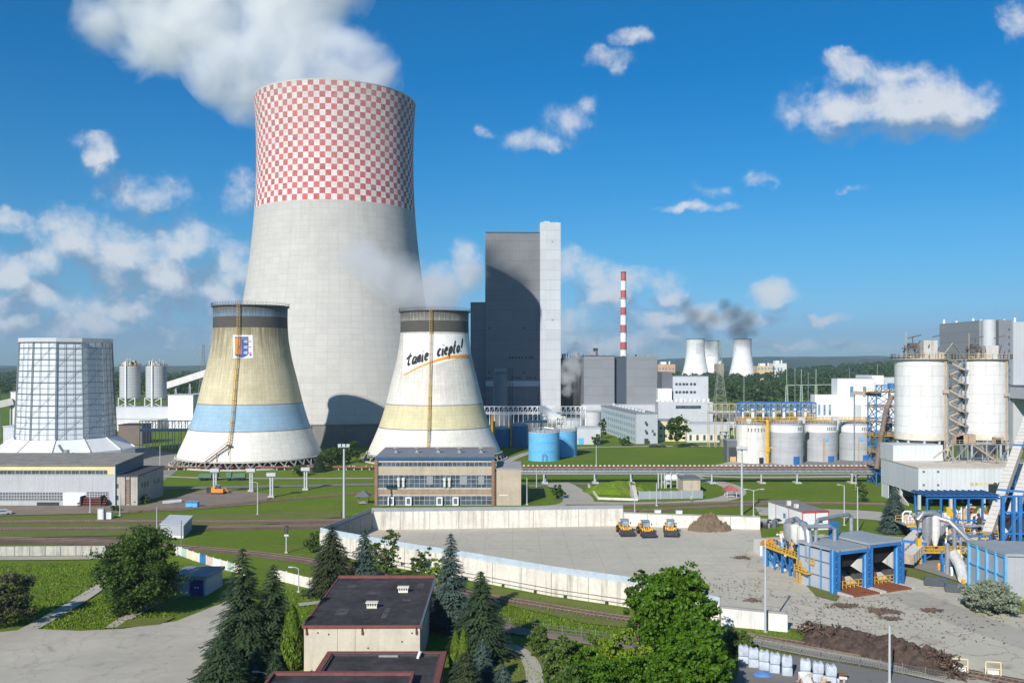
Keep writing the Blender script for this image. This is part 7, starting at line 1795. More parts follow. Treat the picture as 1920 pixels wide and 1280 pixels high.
lamp('thin pole standing before the bark heap at the bottom edge',1668,1284,1172,'mast',w=.12)
lamp('lamp post before the annex of the workshop hall',225,967,925,'mast')
lamp('short lamp post in front of the white hall door',169,961,922,'mast')
lamp('thin pole rising behind the round tree beside the shelter',294,1003,950,'mast',w=.09)
lamp('dark thin pole in front of the grey shelter box',340,1035,975,'mast',w=.09,m=DPOST)
lamp('railway signal post on the grass between two tracks',537,1036,985,'signal',w=.12)
lamp('lamp post in the shade right of the pump house annex',988,946,895,'mast')
lamp('lamp post standing between pump house annex and pipe trestle',1006,915,880,'mast')
lamp('slim post by the road behind the yard wall end',1190,962,935,'mast')
lamp('lamp post on the meadow between panelled tower and crest tower',300,882,835,'mast')
lamp('lamp post by the road in front of the grey sheet fence',1231,948,905,'mast')
lamp('slim post on the lawn right of the foremost blue tank',1118,873,835,'mast')
lamp('bent lamp at the lawn edge before the right steel tower',1605,918,890,'single')
lamp('thin fence light at the left of the coloured panels',332,1040,1022,'single',w=.06)
for (px,pyb,pyt,lab) in ((560,1110,1065,'small street lamp by the pale concrete fence'),(500,1290,1262,'small white globe lamp at the bottom edge near the near roof')):
    lamp(lab,px,pyb,pyt,'single',w=.07)

# ================================================================== small site things
g=G(410,926); ex=thing('mini_excavator','orange machine parked at the foot of the pipe pillar','excavator',g); b=MB(); b.box(-2,1.6,-1,1,.6,1.7); b.box(-2.0,-.9,-.9,.9,1.7,2.2); b.build('body',ORANGE,ex)
b=MB(); b.box(-2,1.8,-1.2,-.7,0,.6); b.box(-2,1.8,.7,1.2,0,.6); b.build('track',CHAR,ex); b=MB(); b.box(-.8,.5,-.6,.6,1.7,2.8); b.build('cab',GLASS,ex); b=MB(); b.tube([(1.4,0,1.4),(2.0,0,1.9),(2.9,0,.6)],.16,8); b.build('boom',ORANGE,ex)
g=G(361,951); bb=thing('skip','small blue skip container on the bare earth','skip',g); b=MB(); b.prism([(-1.6,-.9),(1.6,-.9),(1.6,.9),(-1.6,.9)],.1,1.6); b.build('body',LBLUE,bb); b=MB(); b.box(-1.7,1.7,-1,-.9,1.4,1.7); b.box(-1.7,1.7,.9,1,1.4,1.7); b.build('rim',BLUE,bb)
dup(bb,G(398,924),R(10),'dark skip container behind the pipe pillar on bare earth'); 
last=[o for o in COL.objects if o.get('label')=='dark skip container behind the pipe pillar on bare earth'][0]
for c in last.children: c.data=c.data.copy(); c.data.materials[0]=CHAR
g=G(322,943); pl=thing('panel_pile','slanted pile of white sheets by the hall annex','sheet pile',g,R(25)); b=MB()
for i in range(5): b.add([(-2.4,-.6,.1+.12*i),(2.6,-.6,.3+.12*i),(2.6,.8,.3+.12*i),(-2.4,.8,.1+.12*i),(-2.4,-.6,.18+.12*i),(2.6,-.6,.38+.12*i),(2.6,.8,.38+.12*i),(-2.4,.8,.18+.12*i)],[(0,3,2,1),(4,5,6,7),(0,1,5,4),(1,2,6,5),(2,3,7,6),(3,0,4,7)])
b.build('sheet',WHITE,pl); b=MB(); b.box(-2,2,-.4,.5,0,.1); b.build('bearer',RUST,pl)
def truck(label,g,rz,col):
    t=thing('tank_wagon',label,'wagon',g,rz); b=MB(); b.box(-3.4,3.0,-1.1,1.1,.8,1.0); b.build('chassis',CHAR,t); b=MB(); b.box(-3.3,1.0,-1.1,1.1,1.0,2.2); b.build('load_bed',col,t); b=MB(); b.box(1.3,3.1,-1.1,1.1,.9,2.7); c=b.build('cab',col,t); b=MB(); b.box(3.08,3.14,-.9,.9,1.8,2.5); b.box(1.6,2.7,-1.13,-1.1,1.8,2.5); b.build('window',GLASS,c)
    for x in (-2.4,-1.2,2.2):
        for s in (-1,1): b=MB(); b.cyl((x,s*.75,.5),(x,s*1.12,.5),.5,n=14); b.build('wheel',TYRE,t)
    return t
GRN=mat('truck_green',(.09,.2,.13),.5,.1)
truck('green works truck parked before the crest cooling tower, left one',G(392,900),R(3),GRN)
truck('green works truck parked before the crest cooling tower, right one',G(442,900),R(185),GRN)
def car(label,g,rz,col,name='parked_car'):
    t=thing(name,label,'car',g,rz); b=MB(); prf=[(-2.1,.35),(-2.15,.8),(-1.5,.95),(-.9,1.42),(.7,1.45),(1.3,1.0),(2.0,.85),(2.1,.4)]; n=len(prf); b.add([(x,-.85,z) for x,z in prf]+[(x,.85,z) for x,z in prf],[tuple(range(n)),tuple(range(2*n-1,n-1,-1))]+[(i,(i+1)%n,n+(i+1)%n,n+i) for i in range(n)]); c=b.build('body',col,t)
    b=MB(); b.add([(-1.35,-.87,.98),(.95,-.87,1.0),(.6,-.87,1.36),(-.85,-.87,1.34)],[(0,1,2,3)]); b.add([(-1.52,-.7,.97),(-1.52,.7,.97),(-.95,.7,1.38),(-.95,-.7,1.38)],[(0,1,2,3)]); b.build('window',GLASS,c)
    for x in (-1.3,1.3):
        for s in (-1,1): b=MB(); b.cyl((x,s*.6,.33),(x,s*.88,.33),.33,n=14); b.build('wheel',TYRE,t)
    return t
car('silver car parked at the left edge below the hall',G(6,965),R(20),mat('car_silver',(.6,.62,.65),.3,.05,metal=.5))
c1=car('dark car parked by the grey long range, left one',G(1225,838),R(0),mat('car_dark',(.04,.045,.05),.3,.05)); car('dark car parked by the grey long range, right one',G(1240,838),R(0),mat('car_dark',(.04,.045,.05)))
for (x,y,lab) in ((190,974,'tall pale grey cabinet between rails and hall'),(202,973,'squat white cabinet beside the tall grey cabinet')):
    g=G(x,y); t=thing('equipment_cabinet',lab,'cabinet',g); h=2.9 if x==190 else 1.9; w2=.75 if x==190 else 1.1; b=MB(); b.box(-w2,w2,-.5,.5,.1,h); b.build('body',LGREY if x==190 else WHITE,t); b=MB(); b.box(-w2-.1,w2+.1,-.6,.6,h,h+.1); b.build('lid',STEEL,t); b=MB(); b.box(-.5,.5,-.53,-.5,.3,h-.3); b.build('door',OFFW,t)
def gazebo(label,g,roofm,w=3.5):
    t=thing('gazebo',label,'gazebo',g); b=MB()
    for sx in (-1,1):
        for sy in (-1,1): b.bar((sx*w*.4,sy*w*.4,0),(sx*w*.4,sy*w*.4,2.3),.16)
    b.build('post',OFFW if 'red' in roofm.name else mat('gazebo_wood',(.2,.14,.1),.8,.1),t)
    b=MB(); b.add([(-w*.62,-w*.62,2.25),(w*.62,-w*.62,2.25),(w*.62,w*.62,2.25),(-w*.62,w*.62,2.25),(0,0,4.0)],[(0,1,4),(1,2,4),(2,3,4),(3,0,4),(3,2,1,0)]); b.build('roof',roofm,t)
    b=MB(); b.box(-w*.3,w*.3,-w*.3,-w*.1,.4,.5); b.box(-w*.25,w*.25,.1,.9,.7,.8); b.build('bench',OFFW,t); return t
gazebo('small gazebo with a dark grey pyramid roof left of the pump house',G(681,944),mat('slate_roof',(.12,.13,.145),.7,.1))
gazebo('small gazebo with a red pyramid roof beside the pipe bridge',G(1370,932),mat('faded_red_roof',(.36,.11,.09),.8,.2,1))
p0=G(1270,926); bldg('transformer_house','small beige house with a dark flat roof behind the grey sheet fence','building',p0+Vector((2.0,1.5,0)),0,XA(1315,p0.y)-p0.x-2,9,ZA(900,p0.y),BEIGE,mat('dark_flat',(.16,.16,.16),.8,.1),over=.3)
t=thing('pipe_cluster','white tank with vertical pipes behind the small beige house','tank',G(1258,915)); b=MB(); b.cyl((-2,1,3.2),(4.5,1,3.2),1.1,n=18); b.build('tank',WHITE,t); b=MB()
for x in (-4,-3,-2,0,2): b.cyl((x,0,0),(x,0,5),.22,n=8)
for x in (-1.5,4): b.box(x-.2,x+.2,.3,1.7,0,2.4)
b.build('pipe',GREYP,t)
heap('grass_mound','grassy embankment mound between the road and small beige house','mound',G(1160,922),11.5,7,3.4,GRASSM,9,40,30,.2)
st_=thing('garden_stair','concrete steps climbing over the grassy mound','stairs',G(1192,936)); b=MB()
for i in range(9): b.box(-.8,.8,i*.8,i*.8+.8,0,.4+i*.36)
b.build('step',CONC,st_); b=MB(); rails(b,[(-.9,0,.3),(-.9,7,3.4)],1); b.build('handrail',GREYP,st_)
lw_=wall_run('garden_wall','low white kerb wall at the foot of the grassy mound','wall',[G(1103,912),G(1122,936),G(1196,938)],[.9,.7,.6],.35,CONCW,panels=False)
t=thing('stone','round white boulder on the grass right of the pump house','boulder',G(1052,934)); b=MB(); b.lathe([(.01,0),(.7,.1),(.85,.5),(.55,.95),(.01,1.1)],10); b.build('rock',WHITE,t)
for (x,y,lab) in ((1233,963,'white concrete base block behind the middle loader'),(1273,964,'pale slab behind the right loader'),(1449,957,'small blue box by the double armed lamp')):
    t=thing('utility_box',lab,'box',G(x,y)); b=MB(); w2=.8 if x!=1449 else .45; b.box(-w2,w2,-.5,.5,0,1.0 if x!=1449 else 1.7); b.build('body',WHITE if x!=1449 else LBLUE,t); b=MB(); b.box(-w2-.06,w2+.06,-.56,.56,1.0 if x!=1449 else 1.7,1.1 if x!=1449 else 1.8); b.build('lid',LGREY,t)
for (x,y,lab) in ((1755,1098,'dark bin trailer left of the long black trough on the grass verge'),(1795,1110,'long black trough lying before the blue posted shed')):
    g=G(x,y); t=thing('trough',lab,'trough',g,R(-22)); b=MB(); b.prism([(-2,-.8),(2,-.8),(2,.8),(-2,.8)],.15,1.3); b.build('body',mat('trough_dark',(.07,.085,.10),.6,.15),t); b=MB(); b.box(-1.8,1.8,-.6,.6,1.3,1.42); b.build('lid',mat('trough_lid',(.10,.12,.14),.5,.1),t)
# yellow signal frames bottom right
fr_=None
for (x,y,lab) in ((1800,1262,'pale yellow buffer frame with a worker standing beside it'),(1862,1268,'pale yellow buffer frame at the far right end of the track')):
    g=G(x,y); t=thing('buffer_stop',lab,'buffer stop',g,R(-12)); b=MB()
    for s in (-.9,.9): b.bar((s,0,0),(s,0,1.9),.16); b.bar((s,0,.2),(s,1.2,.1),.12)
    b.bar((-.9,0,1.9),(.9,0,1.9),.16); b.bar((-.9,0,1.0),(.9,0,1.0),.14); b.build('frame',mat('pale_yellow',(.66,.56,.32),.7,.1),t); b=MB(); b.box(-.7,.7,-.12,-.05,.3,.85); b.build('board',OFFW,t)
# white bags in two rows
BAGM=mat('woven_bag',(.44,.49,.56),.75,.2,1.4,streak=.3,stain=(.25,.27,.3)); 
def bag_mesh():
    bm=bmesh.new(); bmesh.ops.create_cube(bm,size=1)
    bmesh.ops.bevel(bm,geom=bm.edges[:],offset=.14,segments=3,profile=.5,affect='EDGES'); bmesh.ops.subdivide_edges(bm,edges=bm.edges[:],cuts=1)
    for v in bm.verts:
        v.co.x*=1.02+.08*math.cos(v.co.z*3); v.co.y*=1.02+.08*math.cos(v.co.z*3); v.co+=Vector((mnoise.noise(v.co*3),mnoise.noise(v.co*3+Vector((5,0,0))),0))*.035
        v.co.x*=1.25; v.co.y*=1.1; v.co.z=(v.co.z+.5)*1.25
    me=bpy.data.meshes.new('bag'); bm.to_mesh(me); bm.free(); me.materials.append(BAGM); me.polygons.foreach_set('use_smooth',[True]*len(me.polygons)); return me
bme=bag_mesh(); RowName='bulk bags stacked by the track'
def bag(label,loc,rz):
    t=thing('bulk_bag',label,'bulk bag',loc,rz,RowName); o=bpy.data.objects.new('sack',bme); link(o,t)
    b=MB()
    for sx in (-1,1):
        for sy in (-1,1): b.tube([(sx*.5,sy*.4,1.2),(sx*.35,sy*.3,1.42),(sx*.2,sy*.4,1.2)],.035,4)
    b.build('loop',WHITE,t); return t
first=bag('white bulk bag on the ground at the left end of the longer bag row',G(1394,1246),R(-14)); k_=0
ORD=['first','second','third','fourth','fifth','sixth']
for row,(xs,y0,dy,rn) in enumerate((((1394,1413,1433,1453,1476),1246,5.2,'longer'),((1510,1534,1558),1274,5.5,'shorter'))):
    for i,x in enumerate(xs):
        for lev in (0,1):
            if row==0 and i==0 and lev==0: continue
            lab='white bulk bag, %s %s from the left in the %s bag row'%(ORD[i],'on top' if lev else 'at the bottom',rn)
            g=G(x,y0+i*dy); g.z=lev*1.27; dup(first,g,R(-14+rnd.uniform(-5,5)),lab)
t=thing('tarpaulin','blue crumpled tarpaulin by the longer bag row','tarpaulin',G(1430,1268)); b=MB(); vs=[]
for j in range(13):
    for i in range(13): u,v=i/6-1,j/6-1; vs.append((u*1.3,v*1.0,.05+.75*max(0,1-u*u)*max(0,1-v*v)+.12*mnoise.noise(Vector((u*3,v*3,1)))))
b.add(vs,[(j*13+i,j*13+i+1,(j+1)*13+i+1,(j+1)*13+i) for j in range(12) for i in range(12)]); b.build('cloth',mat('tarp_blue',(.09,.2,.45),.5,.15,1),t)
clutter('scrap_pile','rusty scrap and bars behind the shorter bag row','scrap',G(1508,1292),5,3,1.6,26,31,[RUST,TANST,OFFW,RUST])
# people
def person(label,loc,rz,pose,top,trousers,helmet):
    SK=mat('skin',(.45,.26,.18),.6,.05)
    me=bpy.data.meshes.new('person'); V=[(0,0,.95),(0,0,1.2),(0,0,1.42),(0,0,1.53),(0,-.02,1.68)]; Rd=[(.16,.12),(.15,.11),(.17,.11),(.06,.06),(.10,.11)]; E=[(0,1),(1,2),(2,3),(3,4)]
    def chain(st,pts,rs):
        p=st
        for q,r in zip(pts,rs): V.append(q); Rd.append((r,r)); E.append((p,len(V)-1)); p=len(V)-1
    s=pose
    for k in (-1,1):
        chain(0,[(k*.10,0,.88),(k*.12,-.04-.10*s*k,.48),(k*.13,.02-.16*s*k,.08),(k*.13,-.13-.16*s*k,.05)],[.10,.07,.05,.045])
        chain(2,[(k*.21,0,1.40),(k*.27,.03+.08*s*k,1.12),(k*.27,-.10+.10*s*k,.88),(k*.26,-.14+.1*s*k,.79)],[.075,.05,.038,.04])
    me.from_pydata(V,E,[]); me.update(); o=bpy.data.objects.new('person',me); link(o); o.location=loc; o.rotation_euler=(0,0,rz); tag(o,label,'person')
    md=o.modifiers.new('skin','SKIN'); 
    for i,sv in enumerate(me.skin_vertices[0].data): sv.radius=Rd[i]; sv.use_root=(i==0)
    o.modifiers.new('sub','SUBSURF').render_levels=2
    m,nt,bs=new_mat('person_clothes'); oc=_n(nt,'ShaderNodeTexCoord').outputs['Object']; sp=_n(nt,'ShaderNodeSeparateXYZ'); nt.links.new(oc,sp.inputs[0])
    c=mixc(nt,math_(nt,'GREATER_THAN',sp.outputs[2],.93),trousers,top); c=mixc(nt,math_(nt,'GREATER_THAN',sp.outputs[2],1.5),c,(.45,.26,.18)); c=mixc(nt,math_(nt,'LESS_THAN',sp.outputs[2],.1),c,(.02,.02,.02)); nt.links.new(c,bs.inputs[0]); _set(bs,'Roughness',.8); me.materials.append(m)
    b=MB(); b.lathe([(.13,1.72),(.125,1.80),(.08,1.86),(.01,1.88)],14); b.cyl((0,-.05,1.71),(0,-.05,1.73),.15,n=12); b.build('helmet',helmet,o)
    b=MB()
    for k in (-1,1): b.cyl((k*.04,-.125,1.70),(k*.04,-.13,1.70),.012,n=6)
    b.bar((0,-.12,1.69),(0,-.15,1.65),.03); b.box(-.03,.03,-.13,-.122,1.615,1.625); b.build('face',CHAR,o)
    return o
person('person in a yellow hi-vis jacket walking by the grey sheet fence',G(1296,942),R(30),1,(.6,.62,.03),(.06,.08,.2),WHITE)
person('person in dark green clothes standing beside the yellow buffer frame',G(1791,1258),R(-40),.3,(.05,.14,.07),(.04,.07,.06),WHITE)
# ================================================================== trees
BARKT=mat('tree_bark',(.11,.08,.055),.95,.3,1.5,bump=.05)
F_DEEP=foliage('leaves_deep',(.028,.066,.010),(.065,.12,.018),(.11,.17,.028),.7)
F_BRIGHT=foliage('leaves_bright',(.030,.085,.004),(.08,.18,.008),(.14,.25,.012),.7)
F_YELLOW=foliage('leaves_yellow',(.11,.19,.010),(.19,.28,.016),(.27,.34,.03),.9)
F_MID=foliage('leaves_mid',(.045,.09,.016),(.095,.155,.03),(.16,.21,.05),.8)
F_SPR=foliage('needles_dark',(.028,.055,.025),(.065,.105,.045),(.10,.14,.065),.8)
F_BLUE=foliage('needles_blue',(.045,.080,.062),(.10,.15,.12),(.16,.21,.18),.8)
F_THU=foliage('thuja_green',(.07,.12,.010),(.12,.19,.018),(.16,.24,.02),1.2)
F_SIL=foliage('leaves_silver',(.16,.20,.13),(.27,.31,.21),(.36,.40,.28),.9)
def tree_thing(name,label,cat,loc,group=None): return thing(name,label,cat,loc,0,group)
def deciduous(label,px,pyb,h,r,fol,crown_lo=.18,leaf=.42,clumps=150,per=70,seed=1,name='tree',cat='tree',zr=None,group=None,lean=0,gap=.0,shape=1.0):
    rg=np.random.default_rng(seed); rr=random.Random(seed); g=G(px,pyb) if not isinstance(px,Vector) else px
    t=tree_thing(name,label,cat,g,group)
    zc=h*(crown_lo+1)/2; hz=h*(1-crown_lo)/2
    # a few big lobes give the outline its bumps
    nl=11; lob=[]
    for i in range(nl):
        th=2*math.pi*i/nl*1.618; ph=math.acos(1-2*(i+.5)/nl); k=rr.uniform(.5,.72)
        lob.append((math.sin(ph)*math.cos(th)*r*k, math.sin(ph)*math.sin(th)*r*k, zc+math.cos(ph)*hz*k, rr.uniform(.42,.62)))
    cs=[]
    clumps=int(clumps*1.35)
    while len(cs)<clumps:
        L=lob[rr.randrange(nl)]; d=rg.normal(size=3); d/=np.linalg.norm(d); q=rr.uniform(.5,1.14)
        p=np.array([L[0]+d[0]*r*L[3]*q, L[1]+d[1]*r*L[3]*q, L[2]+d[2]*hz*L[3]*q*shape])
        if p[2]<h*crown_lo*.8 or p[2]>h: continue
        cs.append(p)
    cs=np.array(cs); Q=[]; per0=per
    for p in cs:
        s=rr.choice((.35,.55,.8,1.0,1.25))*r*.165; per=max(14,int(per0*(s/(r*.165))**1.6*rr.uniform(.6,1.1)))
        d=rg.normal(size=(per,3)); d/=np.linalg.norm(d,axis=1)[:,None]; C=p+d*(s*rg.uniform(.3,1.25,per)[:,None])*np.array([1.1,1.1,.6])
        Q.append(rand_quads(C,leaf*rr.uniform(.65,1.1)))
    quads_obj('crown',np.concatenate(Q),fol,t)
    b=MB(); tr=max(.09,h*.017); top=Vector((lean,0,h*.72)); mid=Vector((lean*.4+rr.uniform(-.15,.15),rr.uniform(-.15,.15),h*.35)); b.tube([(0,0,-.1),(0,0,.4),mid,top],[tr*1.5,tr*1.1,tr*.8,tr*.25],8)
    for i in range(9):
        p=cs[rr.randrange(len(cs))]; s=mid.lerp(top,rr.uniform(0,.7)) if i>3 else Vector((0,0,h*crown_lo*.8)).lerp(mid,.6); m_=s.lerp(Vector(p),.5)+Vector((0,0,.1*h*.3)); b.tube([s,m_,Vector(p)],[tr*.5,tr*.32,tr*.1],6)
    b.build('trunk',BARKT,t,smooth=True); return t
def spruce(label,px,pyb,h,R0,fol,seed=1,name='spruce',lo=.04,group=None,dens=1.0,needle=.42,z0=0):
    rg=np.random.default_rng(seed); rr=random.Random(seed); g=G(px,pyb) if not isinstance(px,Vector) else px
    t=tree_thing(name,label,'spruce',g,group); Q=[]; z=h*lo; tw=rr.random()*6
    while z<h*.985:
        f=z/h; L=R0*1.18*(1-f)**.78*rr.uniform(.84,1.1)+.14; nb=int((6+13*(1-f))*dens)
        tw+=2.4
        for k in range(nb):
            a=tw+2*math.pi*k/nb+rr.uniform(-.25,.25); l=L*rr.choice((.55,.8,.95,1.0,1.1,1.2)); n=max(2,int(l/.2)); s=np.linspace(.18,1,n)
            dz=-.10*l*s-.12*l*s*s; rad=l*s
            for side in (-1,0,1):
                wig=side*.30*l*s*(1-s*.55)*rg.uniform(.6,1.1,n)
                X=rad*math.cos(a)-wig*math.sin(a); Y=rad*math.sin(a)+wig*math.cos(a); Z=z+dz-abs(side)*.05*l*s+rg.normal(0,.05,n)
                C=np.stack([X,Y,Z],1)
                u=np.array([math.cos(a+side*.7),math.sin(a+side*.7),-.18]); v=np.array([-math.sin(a),math.cos(a),0]) ; ln=needle*1.15*rg.uniform(.7,1.25,n)[:,None]; wd=ln*.5
                up=np.stack([rg.normal(0,.25,n),rg.normal(0,.25,n),rg.normal(-.25,.3,n)],1)*ln
                Q.append(np.stack([C-u*ln*.5-v*wd*.5,C-u*ln*.4+v*wd*.5,C+u*ln*.6+v*wd*.3+up*.5,C+u*ln*.6-v*wd*.35+up*.5],1))
        z+=max(.2,h*.030)*rr.uniform(.8,1.2)
    C=np.array([[0,0,h*.97]]*6)+rg.normal(0,.05,(6,3)); Q.append(rand_quads(C,.3))
    quads_obj('crown',np.concatenate(Q),fol,t)
    b=MB(); b.cyl((0,0,-.1),(0,0,h*.98),h*.016,.02,n=8); b.build('trunk',BARKT,t); return t
def thuja(label,px,pyb,h,r,fol,seed=1,group=None,name='thuja'):
    rg=np.random.default_rng(seed); g=G(px,pyb) if not isinstance(px,Vector) else px; t=tree_thing(name,label,'thuja',g,group)
    n=int(2600*h/6); f=rg.uniform(.02,1,n)**.9; prof=r*np.minimum(1,(1-f)*2.2)**.6*np.minimum(1,f*6+.45); th=rg.uniform(0,6.283,n); q=rg.uniform(.72,1.06,n)+.1*np.sin(th*5+f*20)
    C=np.stack([prof*q*np.cos(th),prof*q*np.sin(th),f*h],1)
    u=np.stack([rg.normal(0,.3,n),rg.normal(0,.3,n),np.ones(n)],1); u/=np.linalg.norm(u,axis=1)[:,None]; v=np.stack([-np.sin(th)+rg.normal(0,.5,n),np.cos(th)+rg.normal(0,.5,n),np.zeros(n)],1); ln=rg.uniform(.25,.5,n)[:,None]
    quads_obj('crown',np.stack([C-u*ln*.5-v*ln*.2,C-u*ln*.5+v*ln*.2,C+u*ln*.5+v*ln*.12,C+u*ln*.5-v*ln*.12],1),fol,t)
    b=MB(); b.cyl((0,0,-.1),(0,0,h*.8),.12,.03,n=6); b.build('trunk',BARKT,t); return t
def size(pyb,npx): return npx*FOC*CAMH/(pyb-HOR)/FOC      # metres for a pixel length at a ground row

# big round tree left, its neighbours
deciduous('big round dark green broadleaf tree beside the blue doored shed',255,1152,size(1152,158)*.98,size(1152,70),F_DEEP,.015,.34,520,86,5)
deciduous('dusky bush at the left edge of the meadow',12,1172,size(1172,96),size(1172,52),foliage('leaves_dusky',(.045,.06,.02),(.09,.10,.04),(.15,.14,.07),.9),.02,.34,120,60,6,name='bush',cat='bush')
spruce('tallest dark spruce of the left group, in front of the car park',455,1250,size(1250,226),size(1250,62),F_SPR,11)
spruce('dark spruce standing right behind the tallest one of the left group',512,1242,size(1242,188),size(1242,52),F_SPR,12)
spruce('lower spruce at the bottom edge beside the car park',416,1310,size(1310,128),size(1310,56),F_SPR,13)
spruce('small young spruce below the left spruce group by the thuja',516,1292,size(1292,66),size(1292,24),F_SPR,14,needle=.3)
spruce('small spruce in the shade under the left spruce group',486,1278,size(1278,70),size(1278,34),F_SPR,15,needle=.3)
thuja('bright green columnar thuja left of the flat roofed building',548,1256,size(1256,122),size(1256,19),F_THU,16)
spruce('broad spruce with brownish tips behind the dark tar roof',622,1112,size(1112,132),size(1112,50),foliage('needles_mixed',(.020,.042,.018),(.06,.085,.035),(.13,.13,.06),.8),17)
spruce('slender bluish spruce behind the middle of the dark tar roof',684,1105,size(1105,118),size(1105,30),F_BLUE,18)
deciduous('airy young birch like tree behind the dark tar roof',724,1105,size(1105,112),size(1105,30),F_MID,.15,.30,70,46,19,gap=.3)
deciduous('young broadleaf tree by the yard wall behind the roof vents',790,1100,size(1100,74),size(1100,22),F_MID,.12,.3,50,46,20)
deciduous('bright yellow green shrub beside the tall blue spruce',822,1108,size(1108,66),size(1108,22),F_YELLOW,.05,.3,50,50,21,name='shrub',cat='shrub')
spruce('tall blue green spruce right of the dark tar roof',845,1178,size(1178,180),size(1178,40),F_BLUE,22)
spruce('broad dark green spruce in front of the yard wall',902,1232,size(1232,164),size(1232,54),F_SPR,23,dens=1.2)
thuja('yellowish thuja right of the lower roof, left one of the pair',855,1280,size(1280,96),size(1280,12),F_THU,24,group=None)
thuja('yellowish thuja right of the lower roof, leaning to the spruce',869,1286,size(1286,104),size(1286,12),F_THU,25)
spruce('mixed brownish spruce at the bottom edge beside the lower roof',872,1330,size(1330,112),size(1330,46),foliage('needles_mixed',(.020,.042,.018),(.06,.085,.035)),26)
spruce('small bluish spruce at the bottom edge by the curved path',942,1310,size(1310,66),size(1310,26),F_BLUE,27,needle=.3)
spruce('narrow bluish spruce below the broad dark one',905,1292,size(1292,94),size(1292,26),F_BLUE,28,needle=.34)
# big green tree and shrubs right of it
deciduous('big bright green broadleaf tree in front of the yard wall',1262,1268,size(1268,216),size(1268,72),F_BRIGHT,.07,.40,420,80,31)
deciduous('slim poplar like tree at the left side of the big green tree',1196,1235,size(1235,178),size(1235,26),F_DEEP,.05,.34,90,60,32)
deciduous('leafy tree low at the bottom edge right of the big green tree',1305,1322,size(1322,160),size(1322,54),F_BRIGHT,.03,.42,230,80,33)
for k,(x,yb,hp_,wp,f,lab) in enumerate(((1150,1290,110,44,F_YELLOW,'yellow green shrub left of the big green tree'),(1090,1300,96,52,F_BRIGHT,'bright shrub thicket by the wire fence, middle one'),(1052,1305,112,34,F_MID,'mid green shrub right of the curved path'),(1010,1232,62,18,F_MID,'loose shrub with long shoots near the wire fence'),(1185,1300,90,44,F_YELLOW,'yellow green shrub at the foot of the big green tree'),(1235,1325,106,56,F_BRIGHT,'dense bright shrub at the bottom edge below the big tree'),(1130,1330,92,60,F_BRIGHT,'bright shrub at the bottom edge, below the thicket'),(1060,1342,92,44,F_DEEP,'dark shrub at the bottom edge right of the curved path'),(1385,1225,40,26,F_MID,'dusky shrub between the big tree and the railway track'))):
    deciduous(lab,x,yb,size(yb,hp_),size(yb,wp),f,.0,.34,int(60+wp*1.4),60,40+k,name='shrub',cat='shrub')
deciduous('pale silvery bush before the blue posted shed',1857,1148,size(1148,56),size(1148,47),F_SIL,.0,.3,190,70,61,name='bush',cat='bush')
spruce('blue grey spruce beside the hopper house',1677,998,size(998,88),size(998,25),F_BLUE,62,dens=1.1,needle=.55)
deciduous('small green tree left of the hopper house by the lamp posts',1614,942,size(942,40),size(942,12),F_MID,.05,.5,40,40,63)
deciduous('round bush on the grass before the left end of the yard wall',588,1034,size(1034,34),size(1034,17),F_MID,.0,.38,60,50,64,name='bush',cat='bush')
deciduous('tall park tree on the lawn before the low workshop',1270,840,size(840,62),size(840,20),F_DEEP,.22,.8,90,50,65)
deciduous('dark tree behind the low workshop left of the pale bridge',1296,800,8,6,F_DEEP,.1,.9,40,40,66)
deciduous('dark tree clump behind the low workshop at its right end',1352,806,8,7,F_DEEP,.1,.9,50,40,67)
deciduous('small tree left of the low pump building lane',1117,834,size(834,20),size(834,8),F_MID,.1,.7,30,36,68)
deciduous('dark shrub at the corner of the grey long range',1172,836,size(836,18),size(836,12),F_DEEP,.0,.7,30,36,69,name='shrub',cat='shrub')
deciduous('conical dark tree beside the low whitish pump building',1131,822,size(822,38),size(822,9),F_DEEP,.05,.7,40,40,70)
deciduous('dark shrub group under the right side of the crest tower',620,872,size(872,30),size(872,22),F_DEEP,.0,.6,60,46,71,name='shrub',cat='shrub')
deciduous('dark tree between the two old cooling towers behind the mast',655,868,size(868,40),size(868,20),F_DEEP,.0,.6,60,46,72)
spruce('small spruce at the right leg ring of the crest tower',598,884,size(884,32),size(884,11),F_SPR,73,needle=.8)
deciduous('light shrub in front of the crest tower legs',560,892,size(892,22),size(892,15),F_MID,.0,.6,40,40,74,name='shrub',cat='shrub')
deciduous('round shrub on the lawn right of the pump house annex',1047,935,size(935,28),size(935,13),F_DEEP,.0,.5,50,46,75,name='shrub',cat='shrub')
deciduous('small weed bush at the annex foot by the hall corner',216,958,1.7,1.5,F_MID,0,.35,24,40,76,name='bush',cat='bush')
deciduous('shady shrub at the foot of the annex side wall',268,944,2.2,2.4,F_MID,0,.35,30,40,77,name='bush',cat='bush')
deciduous('low tree line bush behind the grey tanks under the blue frame',1420,800,9,8,F_DEEP,.0,.8,50,40,78,name='bush',cat='bush')
deciduous('tree behind the blue portal frame left of the white building',1475,796,9,8,F_DEEP,.0,.8,50,40,79)

